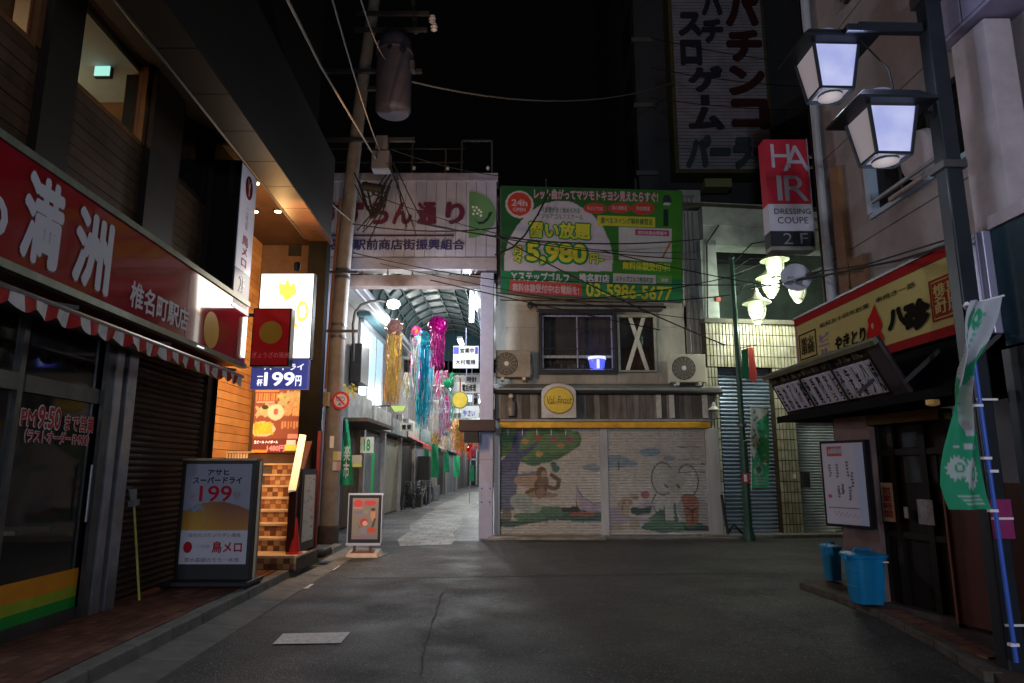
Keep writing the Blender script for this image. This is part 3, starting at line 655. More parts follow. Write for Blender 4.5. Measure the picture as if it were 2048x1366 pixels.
# framed menu on the side of the pillar, weights below
MS = Thing('menu_board', 'narrow framed menu board standing beside the stair entrance', 'menu board', (-2.95, 10.1, .4))
mf = Fr((-2.92, 0, 0), (0, 1)); MS.part('frame', MB().box(mf, 9.7, 10.42, .3, 1.42, -.04, 0), MATS['stand_black'])
mp = Paint((.5, .52, .55)); rr = random.Random(5)
for i in range(40): mp.rect((.1+.5*rr.random(), .12+.3*rr.random(), .15+.4*rr.random()), *(lambda a, b: (a, b, a+.05+.15*rr.random(), b+.02))(rr.random()*.8, rr.random()*.95))
MS.part('sheet', painted(mf, 9.8, 10.34, .42, 1.34, 24, 40, mp, n=.004), MV('menu_print', .5, noise=.05))
WB = solo('sandbag', 'black weight bag at the foot of the dark end pillar', 'weight', MB().wbox(-3.02, -2.76, 10.5, 10.95, .125, .26), M('bag_black', (.02, .02, .022), .6, noise=.4, bump=.6, bscale=14), bevel=.05)
# ================================================================ ARCADE
GT = front(14.7)
steelp = M('arcade_steel', (.40, .41, .56), .5, .1, noise=.12, scale=5)
steeld = M('arcade_beam', (.2, .15, .14), .6, noise=.3, scale=5)
AG = Thing('arcade_gate', 'shopping arcade entrance gate with steel columns and a wide sign panel', 'gate', (-2.2, 14.7, 0))
def gb(px0, py0, px1, py1, n0, n1, nm, mt, fr=GT, th=AG, **k):
    a0, z0 = fr.hit(px0, py0, n1); a1, z1 = fr.hit(px1, py1, n1); return th.part(nm, MB().box(fr, a0, a1, z0, z1, n0, n1), mt, **k)
cxa, cxb = GT.hit(957, 1082)[0], GT.hit(985, 1082)[0]
ZC = GT.hit(970, 545)[1]
col_ = AG.part('column', MB().box(GT, cxa, cxb, 0, ZC, -.3, 0), steelp, bevel=.008)
AG.part('column', MB().wbox(-4.25, -3.95, 14.7, 15.0, 0, ZC), steelp, bevel=.008)
for z in (.75, 1.03):
    for s_ in (cxa + .06, cxb - .06): AG.part('bolt', MB().lathe(GT.P(s_, z, .0), [(.018, 0), (.018, .012), (.008, .016)], 8, ax=GT.n), M('bolt_blue', (.05, .1, .45), .5), parent=col_)
AG.part('column_band', MB().box(GT, cxa-.004, cxb+.004, 1.62, 1.64, -.304, .004), M('band_grey', (.3, .3, .36), .5), parent=col_)
# sign panel: upright corrugated sheets
sx0, sx1 = GT.hit(650, 440)[0], GT.hit(993, 440)[0]
szb, szt = GT.hit(900, 515)[1], GT.hit(900, 362)[1]
panelm = M('sign_sheet', (.37, .37, .46), .55, noise=.22, scale=2.2, streak=3)
n_ = 17; dw = (sx1 - sx0)/n_
for i in range(n_):
    AG.part('sheet_panel', MB().box(GT, sx0 + i*dw + .004, sx0 + (i+1)*dw - .004, szb, szt, -.05, .06 + .003*(i % 2)), panelm)
AG.part('sign_back', MB().box(GT, sx0, sx1, szb-.02, szt+.02, -.35, -.052), steeld)
gb(648, 361, 996, 346, -.36, .1, 'cornice', M('cornice_grey', (.27, .25, .32), .55, noise=.3, scale=4))
gb(648, 538, 993, 515, -.3, .07, 'lower_flashing', M('flashing', (.3, .27, .31), .55, noise=.3, scale=4))
gb(648, 572, 985, 550, -.3, -.02, 'cross_beam', steeld)
for x in range(7): AG.part('hanger', MB().wbox(-3.9 + x*.55, -3.87 + x*.55, 14.75, 14.8, GT.hit(900, 552)[1], GT.hit(900, 536)[1]), steeld)
SG = Thing('street_name_sign', 'arcade name in dark red and navy characters on the pale panel', 'sign', (-2.2, 14.62, 6.2))
mr_ = M('letter_maroon', (.12, .022, .05), .7); nv_ = M('letter_navy', (.03, .03, .1), .6)
for ch, c0 in zip('すずらん通り', (640, 688, 737, 783, 832, 889)):
    ptext(SG, ch, GT, (c0 + 1, 449), (c0 + (42 if ch != 'り' else 41), 404), mr_, bold=.06, n=.075)
ptext(SG, '椎名町駅前商店街振興組合', GT, (632, 500), (930, 478), nv_, bold=.04, n=.075)
a0, z0 = GT.hit(662, 473, .07); a1, z1 = GT.hit(908, 469, .07); SG.part('rule', MB().box(GT, a0, a1, z0, z1, .068, .073), nv_)
hc = GT.hit(938, 429, .07); hr_ = GT.hit(992, 429, .07)[0] - hc[0]; hz = (GT.hit(938, 382, .07)[1] - GT.hit(938, 475, .07)[1])/2
SG.part('half_disc', MB().prism(GT, disc(hc[0], hc[1], hr_, hz, 24, -90, 90), .066, .072), M('emblem_green', (.1, .22, .09), .5))
fl = MB()
for px, py in ((946, 414), (953, 415), (958, 420), (949, 421), (955, 427), (962, 424), (947, 428), (962, 431)):
    q = GT.hit(px, py, .073); fl.prism(GT, disc(q[0], q[1], .03, .03, 9), .072, .076)
SG.part('flowers', fl, M('emblem_white', (.6, .65, .6), .5))
lf = [GT.hit(px, py, .073) for px, py in ((948, 438), (955, 444), (966, 443), (975, 434), (978, 425), (986, 423), (982, 431), (976, 441), (968, 447), (958, 449))]
SG.part('leaf', MB().prism(GT, lf, .072, .0765), M('emblem_dark', (.01, .03, .03), .5))
# roof rail frames above the gate
rail = M('rail_steel', (.06, .06, .055), .5, .4)
RF = Thing('roof_rail', 'thin steel rail frames standing on top of the arcade gate', 'railing', (-2, 14.8, GT.hit(900, 346)[1]))
zt_ = GT.hit(900, 346)[1]
for px0, px1, py in ((924, 984, 282), (826, 828, 275), (892, 894, 300)):
    a0, z1 = GT.hit(px0, py); a1, _ = GT.hit(px1, py)
    if px1 - px0 > 10: RF.part('post', MB().bar(GT.P(a0, zt_), GT.P(a0, z1), .04), rail); RF.part('post', MB().bar(GT.P(a1, zt_), GT.P(a1, z1), .04), rail); RF.part('rail', MB().bar(GT.P(a0, z1), GT.P(a1, z1), .04), rail)
    else: RF.part('post', MB().bar(GT.P(a0, zt_), GT.P(a0, z1), .04), rail)
for z in (.28, .62): RF.part('rail', MB().bar((-4.3, 14.75, zt_ + z), (-1.1, 14.75, zt_ + z), .025), rail)
for px in (829, 896, 976):
    q = GT.hit(px, 342); solo('flood_light', 'little pale lamp head on the gate cornice, ' + {829: 'leftmost', 896: 'middle', 976: 'rightmost'}[px] + ' of three', 'lamp', MB().lathe(GT.P(q[0], q[1], .06), [(.03, 0), (.04, .05), (.02, .09)], 12), M('lamp_pale', (.6, .58, .55), .5), group='lamp heads along the gate cornice')
# paving, walls, vault
struct('arcade_paving', MB().add([(-4.2, 14.3, .006), (-.3, 14.3, .006), (-.3, 70, .006), (-4.2, 70, .006)], [(0, 1, 2, 3)]), M('arcade_floor', (.17, .17, .175), .55, noise=.5, scale=.5, bump=.2, bscale=60))  # broad noise also carries light spots and reflections in the floor colour
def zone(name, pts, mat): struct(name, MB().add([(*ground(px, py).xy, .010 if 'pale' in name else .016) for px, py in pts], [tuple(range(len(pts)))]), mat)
zone('pale_light_paving', [(800, 1093), (795, 1080), (812, 1068), (822, 1062), (818, 1052), (838, 1040), (852, 1028), (870, 1022), (868, 1016), (893, 1004), (905, 1000), (930, 988), (944, 984), (957, 985), (957, 1008), (944, 1016), (934, 1028), (922, 1034), (926, 1044), (915, 1058), (905, 1066), (912, 1078), (902, 1090)], M('pale_light_setts', (.36, .36, .34), .6, noise=.25, scale=1.4, bump=.3, bscale=60))  # paler zone puts lamplight spots and reflections into the paving colour
def jointed(name):
    m = MATS[name]; t = m.node_tree; b = t.nodes['Principled BSDF']; src = b.inputs['Base Color'].links[0].from_socket; tc = t.nodes.new('ShaderNodeTexCoord')
    bt_ = t.nodes.new('ShaderNodeTexBrick'); bt_.inputs['Scale'].default_value = 1.0; bt_.inputs['Brick Width'].default_value = .4; bt_.inputs['Row Height'].default_value = .4; bt_.inputs['Mortar Size'].default_value = .012
    bt_.inputs['Color1'].default_value = (1, 1, 1, 1); bt_.inputs['Color2'].default_value = (.72, .72, .72, 1); bt_.inputs['Mortar'].default_value = (.35, .34, .33, 1); t.links.new(tc.outputs['Object'], bt_.inputs['Vector'])
    n_ = t.nodes.new('ShaderNodeTexNoise'); n_.inputs['Scale'].default_value = 1.7; n_.inputs['Detail'].default_value = 8; n_.inputs['Roughness'].default_value = .7; t.links.new(tc.outputs['Object'], n_.inputs['Vector']); r_ = t.nodes.new('ShaderNodeMapRange'); r_.inputs[1].default_value = .35; r_.inputs[2].default_value = .65; r_.inputs[3].default_value = .5; r_.inputs[4].default_value = 1.15; t.links.new(n_.outputs[0], r_.inputs[0])
    q1 = t.nodes.new('ShaderNodeMixRGB'); q1.blend_type = 'MULTIPLY'; q1.inputs[0].default_value = 1; t.links.new(src, q1.inputs[1]); t.links.new(bt_.outputs['Color'], q1.inputs[2])
    q2 = t.nodes.new('ShaderNodeMixRGB'); q2.blend_type = 'MULTIPLY'; q2.inputs[0].default_value = 1; t.links.new(q1.outputs[0], q2.inputs[1]); t.links.new(r_.outputs[0], q2.inputs[2]); t.links.new(q2.outputs[0], b.inputs['Base Color'])
jointed('arcade_floor'); jointed('pale_light_setts')
# arcade building on the left side
AL = Fr((-4.1, 0, 0), (0, 1)) ; AR = Fr((-.4, 0, 0), (0, -1))
mort = M('mortar_wall', (.17, .16, .15), .85, noise=.35, scale=3, bump=.5, bscale=30)
BL = Thing('arcade_left_building', 'grey rendered row of shops along the left side of the arcade', 'building', (-4.6, 30, 0))
BL.part('wall', MB().wbox(-8, -4.12, 14.9, 75, 0, 7.2), mort)
BLw = M('frost_window', (.35, .5, .56), .3, emit=(.5, .75, .95), es=.42, noise=.15, scale=1)
a0 = AL.hit(717, 700)[0]; a1 = AL.hit(764, 700)[0]
zw0, zw1 = AL.hit(717, 832)[1], AL.hit(717, 642)[1]
wf = MB(); 
for q in np.linspace(a0, a1, 4): wf.box(AL, q-.03, q+.03, zw0, zw1, 0, .05)
wf.box(AL, a0, a1, zw0-.06, zw0, 0, .1); wf.box(AL, a0, a1, zw1, zw1+.1, 0, .12)
wo = BL.part('window', wf, alum)
BL.part('pane', MB().box(AL, a0, a1, zw0, zw1, .0, .02), BLw, parent=wo)
for i in range(22):
    z = zw0 + (zw1-zw0)*i/22; BL.part('glass_louvre', MB().box(AL, a0+.03, a1-.03, z, z+(zw1-zw0)/22-.012, .021, .027), BLw, parent=wo)
BL.part('window_hood', MB().box(AL, a0-.3, a1+3, zw1+.11, zw1+.2, .02, .35), M('teal_metal', (.06, .13, .16), .5, .3))
speak = MB().box(AL, AL.hit(699, 720)[0], AL.hit(716, 720)[0], AL.hit(705, 768)[1], AL.hit(705, 690)[1], .02, .3)
solo('loudspeaker', 'dark speaker box on the grey wall behind the utility pole', 'speaker', speak, dkmetal, bevel=.01)
# signboard band, shop bays
zb0, zb1 = 2.55, 3.25
bays_ = [(15.6, 18.4, 'wood'), (18.6, 21.4, 'grey'), (21.6, 24.6, 'beige'), (24.8, 28, 'dark'), (28.2, 32, 'grey'), (32.2, 36.5, 'beige'), (36.8, 42, 'dark'), (42.4, 50, 'grey')]
cm = {'wood': M('bay_wood', (.1, .06, .03), .6, noise=.3), 'grey': M('bay_grey', (.28, .3, .33), .45, .4, noise=.2), 'beige': M('bay_beige', (.36, .33, .26), .6, noise=.2), 'dark': M('bay_dark', (.03, .03, .03), .4)}
sb = [(.5, .52, .5), (.62, .6, .55), (.35, .37, .38), (.55, .5, .42), (.2, .3, .28), (.6, .55, .2), (.5, .5, .55), (.6, .6, .6)]
for i, (y0, y1, c) in enumerate(bays_):
    s = BL.part('shop_front', MB().box(AL, y0, y1, .02, zb0-.1, .0, .03), cm[c])
    nsl = 14 if c != 'wood' else 5
    for k_ in range(nsl):
        q0 = y0 + (y1-y0)*k_/nsl; BL.part('shutter_panel' if c != 'wood' else 'door_board', MB().box(AL, q0+.02, q0+(y1-y0)/nsl-.01, .06, zb0-.16, .03, .05), cm[c], parent=s)
    BL.part('pillar', MB().box(AL, y1, y1+.2, 0, 3.4, 0, .16), M('bay_pillar', (.4, .38, .36), .6, noise=.2))
    BL.part('shop_sign', MB().box(AL, y0+.1, y1-.05, zb0, zb1 - .1*(i % 3), .03, .34), M('shop_sign_%d' % i, tuple(v*.55 for v in sb[i]), .6, noise=.5, scale=3), bevel=.01)
wr = random.Random(11); sgs = ['大村電機', '化粧品', 'お茶', '薬', '文具', '洋品', '花']
for i, (y0, y1, c) in enumerate(bays_[:7]):
    t_ = Thing('shop_lettering', f'small painted shop characters, signboard number {i+1} along the arcade', 'lettering', (-3.7, (y0+y1)/2, 2.8)) if 0 else None
BL.part('eave_board', MB().box(AL, 15, 18.3, 2.46, 2.54, .0, .95), M('rust_eave', (.12, .08, .06), .7, noise=.4))
aw = Thing('shop_awning', 'small red fabric shop awning in the arcade', 'awning', (-3.6, 25, 2.5))
aw.part('canopy', MB().add([(-4.05, 24.8, 2.75), (-3.2, 24.8, 2.35), (-3.2, 27.4, 2.35), (-4.05, 27.4, 2.75), (-3.2, 24.8, 2.2), (-3.2, 27.4, 2.2)], [(0,1,2,3), (1,4,5,2)]), M('awning_red', (.5, .05, .05), .8))
aw.part('arm', MB().bar((-4.05, 24.85, 2.3), (-3.2, 24.85, 2.32), .03), dkmetal)
aw2 = Thing('shop_awning', 'lime green awning above the bicycles in the arcade', 'awning', (-3.5, 20, 3.6))
q = [front(20).hit(*p) for p in ((782, 812), (812, 812), (806, 822), (790, 824))]
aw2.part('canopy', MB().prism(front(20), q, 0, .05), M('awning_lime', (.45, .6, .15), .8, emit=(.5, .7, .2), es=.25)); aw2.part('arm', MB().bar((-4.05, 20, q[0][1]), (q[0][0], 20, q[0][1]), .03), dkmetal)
BR_ = Thing('arcade_right_building', 'plain grey row of shops along the right side of the arcade', 'building', (0, 30, 0))
BR_.part('wall', MB().wbox(-.38, 4, 15.65, 75, 0, 7.2), mort)
for i in range(9):
    BR_.part('shop_sign', MB().wbox(-.62, -.385, 17 + i*4, 19.6 + i*4, 2.9 + .2*(i % 3), 3.7 + .3*(i % 2)), M('shop_sign_%d' % (i % 8), sb[i % 8], .5))
    BR_.part('shop_front', MB().wbox(-.42, -.385, 16.5 + i*4, 19.9 + i*4, .02, 2.6), [cm['grey'], cm['dark'], cm['beige']][i % 3])
AE = Thing('arcade_end_building', 'dark glazed shop closing the far end of the arcade', 'building', (-2, 68, 0))
AE.part('wall', MB().wbox(-12, 8, 68, 69, 0, 9), M('end_wall_m', (.2, .2, .2), .7, noise=.3))
EF = front(67.9); e0 = EF.hit(924, 968); e1 = EF.hit(954, 897)
do = AE.part('door', MB().box(EF, e0[0], e1[0], .05, e1[1], 0, .06), cm['dark'])
for px in (924, 932, 941, 953): AE.part('frame', MB().box(EF, EF.hit(px, 930)[0]-.06, EF.hit(px, 930)[0]+.06, .05, e1[1], .06, .12), alum, parent=do)
AE.part('frame', MB().box(EF, e0[0], e1[0], 2.4, 2.55, .061, .12), alum, parent=do)
# barrel vault near the entrance, flat ceilings, lower roof beyond
VT = Thing('arcade_roof', 'arched translucent arcade roof on dark ribs with white side ceilings', 'roof', (-2.2, 20, 5.2))
vc, vr, vz = -2.15, 1.25, 5.65
ribm = M('rib_dark', (.05, .08, .085), .5, .3); poly = M('roof_poly', (.05, .068, .065), .35, noise=.3, scale=3)
def vp(t, Y, r=vr): return (vc + r*math.cos(t), Y, vz + r*.72*math.sin(t))
Y = 15.3
while Y < 25.4:
    VT.part('rib', MB().tube([vp(math.pi*i/16, Y) for i in range(17)], .035, 6), ribm)
    for k_ in range(8):
        t0, t1 = math.pi*k_/8 + .02, math.pi*(k_+1)/8 - .02
        VT.part('roof_panel', MB().add([vp(t0, Y+.04, vr+.05), vp(t1, Y+.04, vr+.05), vp(t1, Y+.82, vr+.05), vp(t0, Y+.82, vr+.05)], [(0,1,2,3)]), poly)
    Y += .86
for k_ in range(1, 8): VT.part('purlin', MB().tube([vp(math.pi*k_/8, 15.2), vp(math.pi*k_/8, 25.6)], .025, 6), ribm)
VT.part('end_gable', MB().prism(front(25.7), [(vc + 1.35*math.cos(t), vz + .72*1.35*math.sin(t)) for t in np.linspace(0, math.pi, 16)] + [(vc-1.35, 5.5), (vc+1.35, 5.5)], -.05, 0), M('gable_teal', (.015, .06, .08), .6))
wc = M('white_ceiling', (.36, .38, .39), .6, noise=.15, scale=2)
VT.part('side_ceiling', MB().wbox(-4.1, -3.42, 15.0, 26, 5.55, 5.62), wc)
VT.part('side_ceiling', MB().wbox(-.9, -.38, 15.0, 26, 5.6, 5.67), wc)
for x in (-3.42, -3.6, -.9): VT.part('conduit', MB().tube([(x, 15.1, 5.5), (x, 40, 5.5)], .03, 6), steelp)
VT.part('low_roof', MB().wbox(-4.1, -.38, 25.8, 68, 4.95, 5.05), M('low_roof_m', (.2, .22, .22), .6, noise=.3))
for i in range(10): VT.part('roof_beam', MB().wbox(-4.1, -.38, 26 + i*3.2, 26.15 + i*3.2, 4.6, 4.94), M('roof_beam_m', (.33, .35, .35), .6))
# lights of the arcade
bulbw = M('led_bulb', (1, 1, 1), .3, emit=(.86, .92, 1), es=14)
lf_ = front(14.3); q = lf_.hit(787, 609)
LP = Thing('lane_lamp', 'bright white lamp globe on a curved arm at the arcade mouth', 'street lamp', lf_.P(q[0], q[1]))
gl_ = LP.part('globe', MB().lathe(lf_.P(*q), [(.02, -.09), (.1, -.07), (.145, 0), (.12, .07), (.03, .11)], 20), bulbw)
arm = [lf_.P(*lf_.hit(px, py)) for px, py in ((706, 722), (707, 690), (706, 650), (710, 625), (722, 610), (740, 603), (760, 601), (780, 603))]
LP.part('arm', MB().tube(arm, .03, 8), dkmetal)
lamp('POINT', lf_.P(q[0], q[1] - .2, .1), 300, (.82, .9, 1), .12)
tb = front(17.5)
for (px, py, h, n_, Y_) in ((943, 622, 44, 'nearest the right column', 17.2),):
    f = front(Y_); a, z = f.hit(px, py + h/2); _, z2 = f.hit(px, py - h/2)
    FT = Thing('tube_lamp', 'vertical fluorescent tube lamp glowing inside the arcade ' + n_, 'lamp', f.P(a, z))
    FT.part('tube', MB().tube([f.P(a, z), f.P(a, z2)], .06, 10), bulbw); FT.part('holder', MB().box(f, a-.05, a+.05, z2, z2+.6, -.05, .05), steelp)
    lamp('POINT', f.P(a, (z+z2)/2, .2), 170, (.85, .93, 1), .1)
for i, (x, Y_) in enumerate(((-3.2, 18.5), (-1.6, 21), (-2.4, 26), (-1.5, 31), (-2.6, 37), (-1.6, 44), (-2.3, 52), (-2, 62))):
    z = 5.3 if Y_ < 26 else 4.5
    FT = Thing('ceiling_lamp', 'fluorescent ceiling lamp, %s along the arcade' % ['first', 'second', 'third', 'fourth', 'fifth', 'sixth', 'seventh', 'last'][i], 'lamp', (x, Y_, z), 'ceiling lamps along the arcade')
    FT.part('tube', MB().tube([(x, Y_-.5, z), (x, Y_+.5, z)], .04, 8), bulbw); FT.part('housing', MB().wbox(x-.08, x+.08, Y_-.55, Y_+.55, z+.05, z+.12), steelp)
    lamp('POINT', (x, Y_, z-.25), 200 if Y_ < 30 else 300, (.88, .95, 1) if i % 2 else (1, .97, .9), .15)
# tanabata streamers
def foil(nm, c, met=.3): return M(nm, tuple(max(0, v*1.15 - .06) for v in c), .32, met, noise=.35, scale=14)
FC = {'gold': foil('foil_gold', (.46, .33, .11)), 'blue': foil('foil_blue', (.03, .3, .5)), 'cyan': foil('foil_cyan', (.1, .55, .65)), 'magenta': foil('foil_magenta', (.30, .04, .16)), 'pink': foil('foil_pink', (.8, .12, .35)), 'brown': foil('foil_brown', (.3, .18, .16)),
      'orange': foil('foil_orange', (.85, .35, .08)), 'red': foil('foil_red', (.75, .05, .05)), 'white': foil('foil_white', (.75, .78, .8)), 'green': foil('foil_green', (.1, .5, .25)), 'lilac': foil('foil_lilac', (.6, .5, .8)), 'salmon': foil('foil_salmon', (.85, .55, .42))}
rs = random.Random(21)
def streamer(label, Y, px, py0, py1, wpx, cols, ballpx=0, ballc=None, n=26, flower=None):
    n = int(n*1.9)
    f = front(Y); cx, zt0 = f.hit(px, py0); _, zb_ = f.hit(px, py1); wd = f.hit(px + wpx/2, py0)[0] - cx
    T = Thing('tanabata_streamer', label, 'streamer', (cx, Y, zb_), 'star festival streamers hanging in the arcade')
    zc = zt0
    T.part('cord', MB().tube([(cx, Y, zt0), (cx, Y, 5.5)], .006, 5), dkmetal)
    if ballpx:
        rb = f.hit(px + ballpx/2, py0)[0] - cx; b = MB(); zc = zt0 - rb*1.6
        b.lathe((cx, Y, zt0 - rb), [(rb*math.sin(t)*.86, -rb*math.cos(t)*.9) for t in np.linspace(.1, 3.04, 8)], 14)
        for i in range(110):
            u, v_ = rs.random()*6.283, math.acos(rs.uniform(-1, 1)); d = Vector((math.sin(v_)*math.cos(u), math.sin(v_)*math.sin(u), math.cos(v_)))
            c0 = Vector((cx, Y, zt0 - rb)) + d*rb*rs.uniform(.85, 1.1); s = rb*.22; t1 = d.orthogonal().normalized(); t2 = d.cross(t1); a = rs.random()*6.28
            e1, e2 = (t1*math.cos(a) + t2*math.sin(a))*s, (t2*math.cos(a) - t1*math.sin(a))*s*.8
            b.add([c0 - e1, c0 + d*s*.4 - e2, c0 + e1, c0 + d*s*.4 + e2], [(0,1,2,3)])
        b.smooth = False; T.part('paper_ball', b, FC[ballc or cols[0]])
    per = {}
    for i in range(n):
        c = cols[rs.randrange(len(cols))] if i >= len(cols) else cols[i]; a = rs.random()*6.283; r = wd*math.sqrt(rs.random()); x, y = cx + r*math.cos(a), Y + r*math.sin(a)
        L = (zc - zb_)*rs.uniform(.82, 1.0); w_ = max(.012, wd*.075); st = 8; ph = rs.random()*6; rows = []
        for k_ in range(st+1):
            z = zc - L*k_/st; tw = ph + k_*.7*rs.uniform(.5, 1.2); sway = .03*math.sin(k_*1.1 + ph)
            dx, dy = w_/2*math.cos(tw), w_/2*math.sin(tw); rows.append([(x + sway - dx, y - dy, z), (x + sway + dx, y + dy, z)])
        per.setdefault(c, MB()).sheet(rows)
    for c, m_ in per.items(): T.part('ribbons', m_, FC[c], kind='stuff')
    if flower:
        fm = MB(); c0 = f.P(cx, zt0 + flower[1]); rr = flower[0]
        for k_ in range(10):
            t = k_*.628; fm.add([c0 + Vector((0, -.02, 0)), c0 + Vector((math.cos(t-.28)*rr*.7, -.05, math.sin(t-.28)*rr*.7)), c0 + Vector((math.cos(t)*rr, -.01, math.sin(t)*rr)), c0 + Vector((math.cos(t+.28)*rr*.7, -.05, math.sin(t+.28)*rr*.7))], [(0,1,2,3)])
        T.part('petals', fm, FC[flower[2]]); T.part('flower_centre', MB().lathe(c0 + Vector((0, -.06, 0)), [(.01, -.02), (rr*.32, 0), (.01, .02)], 12, ax=(0, 1, 0)), FC[flower[3]])
streamer('gold streamer with brown paper ball nearest the frosted window', 17.0, 790, 640, 812, 30, ['gold', 'gold', 'brown', 'gold', 'orange'], 34, 'brown', 60)
streamer('deep magenta streamer with large paper ball', 18.0, 876, 633, 740, 27, ['magenta', 'magenta', 'magenta'], 36, 'magenta', 44)
streamer('bright blue streamer with foil ball beside the magenta one', 18.6, 849, 662, 856, 26, ['blue', 'blue', 'cyan'], 32, 'cyan', 54)
streamer('lower magenta and white streamer under the round ball', 19.5, 884, 742, 800, 28, ['magenta', 'pink', 'white'], 0, None, 34)
streamer('multicoloured ribbons below an orange-pink paper flower', 17.6, 832, 676, 800, 20, ['cyan', 'lilac', 'pink', 'white', 'green'], 0, None, 26, (.17, .18, 'pink', 'orange'))
streamer('short red and white striped lantern streamer', 17.8, 829, 700, 740, 16, ['red', 'white'], 17, 'red', 20, (.13, .1, 'green', 'orange'))
streamer('white and lilac streamer hanging low in the middle', 21, 886, 800, 880, 12, ['white', 'lilac', 'pink'], 0, None, 22)
streamer('salmon and white streamer in the middle of the arcade', 22, 873, 800, 872, 12, ['salmon', 'white'], 0, None, 22)
streamer('orange streamer behind the yellow disc sign', 27, 912, 838, 905, 16, ['orange', 'gold', 'salmon'], 0, None, 28)
streamer('small red streamer far inside the arcade', 34, 937, 893, 920, 10, ['red', 'orange'], 9, 'red', 16)
streamer('pink and orange streamer far inside the arcade', 32, 918, 885, 915, 12, ['pink', 'orange'], 0, None, 18)
streamer('orange and green streamer left of the arcade centre', 25, 878, 862, 892, 14, ['orange', 'green', 'red'], 0, None, 20)
streamer('pale green and white streamer beside the shop signs', 20, 905, 745, 850, 14, ['green', 'white', 'cyan'], 10, 'green', 22)
streamer('turquoise streamer behind the brown awning box', 24, 934, 820, 880, 10, ['cyan', 'white'], 0, None, 16)
streamer('pale teal short streamer near the round speaker', 19, 897, 755, 790, 20, ['green', 'salmon', 'cyan'], 22, 'green', 18)
streamer('white streamer far down the arcade', 38, 905, 868, 905, 9, ['white', 'pink'], 0, None, 14)
rq = random.Random(77)
for i, (px_, Y_, y0, y1, cs3, nm) in enumerate(((861, 20.3, 700, 830, ['cyan', 'blue', 'white'], 'pale blue streamer just behind the magenta ball'), (895, 23, 790, 862, ['pink', 'magenta', 'lilac'], 'pink and lilac streamer under the magenta pair'), (842, 24, 770, 868, ['green', 'cyan', 'salmon'], 'green and salmon streamer left of the blue one'), (918, 25, 850, 900, ['gold', 'orange'], 'short gold streamer under the yellow disc sign'), (927, 29, 858, 908, ['orange', 'red', 'gold'], 'orange red streamer beside the box awning'), (900, 30, 852, 900, ['salmon', 'green', 'white'], 'mixed pastel streamer in the far arcade'), (868, 29, 868, 905, ['orange', 'gold'], 'little orange streamer near the red awning'), (942, 36, 885, 916, ['red', 'pink'], 'small pink red streamer near the far door'), (888, 34, 872, 905, ['orange', 'white'], 'small orange white streamer over the banners'), (950, 26, 862, 905, ['pink', 'orange', 'white'], 'streamer hidden beside the right column'), (816, 20, 745, 800, ['white', 'gold'], 'white and gold streamer left of the flower'))):
    streamer(nm, Y_, px_, y0, y1, 15, cs3, 11 if i % 2 else 0, cs3[0], 22)
streamer('gold streamer far down the arcade', 42, 930, 872, 908, 9, ['gold', 'orange'], 0, None, 14)
# hanging signs in the arcade
def hsign(label, Y, px0, py0, px1, py1, mat, th=.08, cat='sign'):
    f = front(Y); a0, z0 = f.hit(px0, py0); a1, z1 = f.hit(px1, py1); T = Thing('hanging_sign', label, cat, f.P((a0+a1)/2, z0))
    T.part('board', MB().box(f, a0, a1, z0, z1, -th, 0), mat); T.part('hanger', MB().bar(f.P((a0+a1)/2, z1, -.04), f.P((a0+a1)/2, z1 + .5, -.04), .02), steelp); return T, f
T, f = hsign('white sign with blue corners and four characters beside the right column', 17.8, 906, 736, 957, 692, M('hs_white', (.72, .75, .78), .4, emit=(.8, .85, .9), es=.25))
ptext(T, '大村電機', f, (911, 729), (951, 719), blk, bold=.02, n=.01)
for p in ((907, 708, 918, 694), (950, 708, 956, 694)):
    a0, z0 = f.hit(p[0], p[1]); a1, z1 = f.hit(p[2], p[3]); T.part('blue_corner', MB().box(f, a0, a1, z0, z1, .001, .006), M('hs_blue', (.08, .1, .5), .4))
for i in range(26):
    pass
ptext(T, '営業中', f, (920, 706), (948, 696), blk, bold=.03, n=.01)
T, f = hsign('white signboard with scribbled black characters under the blue cornered sign', 19.5, 905, 786, 960, 764, M('hs_white2', (.6, .62, .62), .4)); ptext(T, '電話修理', f, (924, 783), (952, 768), blk, bold=.03, n=.01)
T, f = hsign('white signboard with blue swirl low in the arcade', 22, 922, 836, 958, 812, MATS['hs_white2']); ptext(T, 'やさい', f, (926, 832), (950, 820), M('hs_blue', (.08, .1, .5), .4), bold=.03, n=.01)
for i, (Y_, p_, c_, tx) in enumerate(((24, (846, 838, 862, 820), (.6, .6, .62), '理容'), (28, (905, 858, 922, 846), (.62, .55, .4), '茶'), (26, (944, 812, 958, 776), (.5, .5, .55), '眼\n鏡'), (21, (800, 862, 826, 846), (.55, .56, .5), '青果'), (30, (884, 872, 898, 864), (.2, .3, .5), '靴'), (19, (930, 766, 957, 750), (.35, .37, .4), '時計'))):
    T, f = hsign(['pale barber signboard over the left shops', 'tan tea shop signboard in mid arcade', 'grey vertical sign on the right arcade wall', 'cream grocer signboard above the left shutters', 'small blue shoe shop sign far inside', 'grey clock shop board under the blue cornered sign'][i], Y_, *p_, M('hs_c%d' % i, c_, .5, noise=.2, scale=5)); ptext(T, tx, f, (p_[0]+3, p_[1]-2), (p_[2]-3, p_[3]+3), blk, bold=.03, n=.01)
RD = front(15.6); rc = RD.hit(920, 800)
rt = Thing('round_sign', 'round yellow sign with green rim hanging inside the arcade', 'sign', RD.P(*rc))
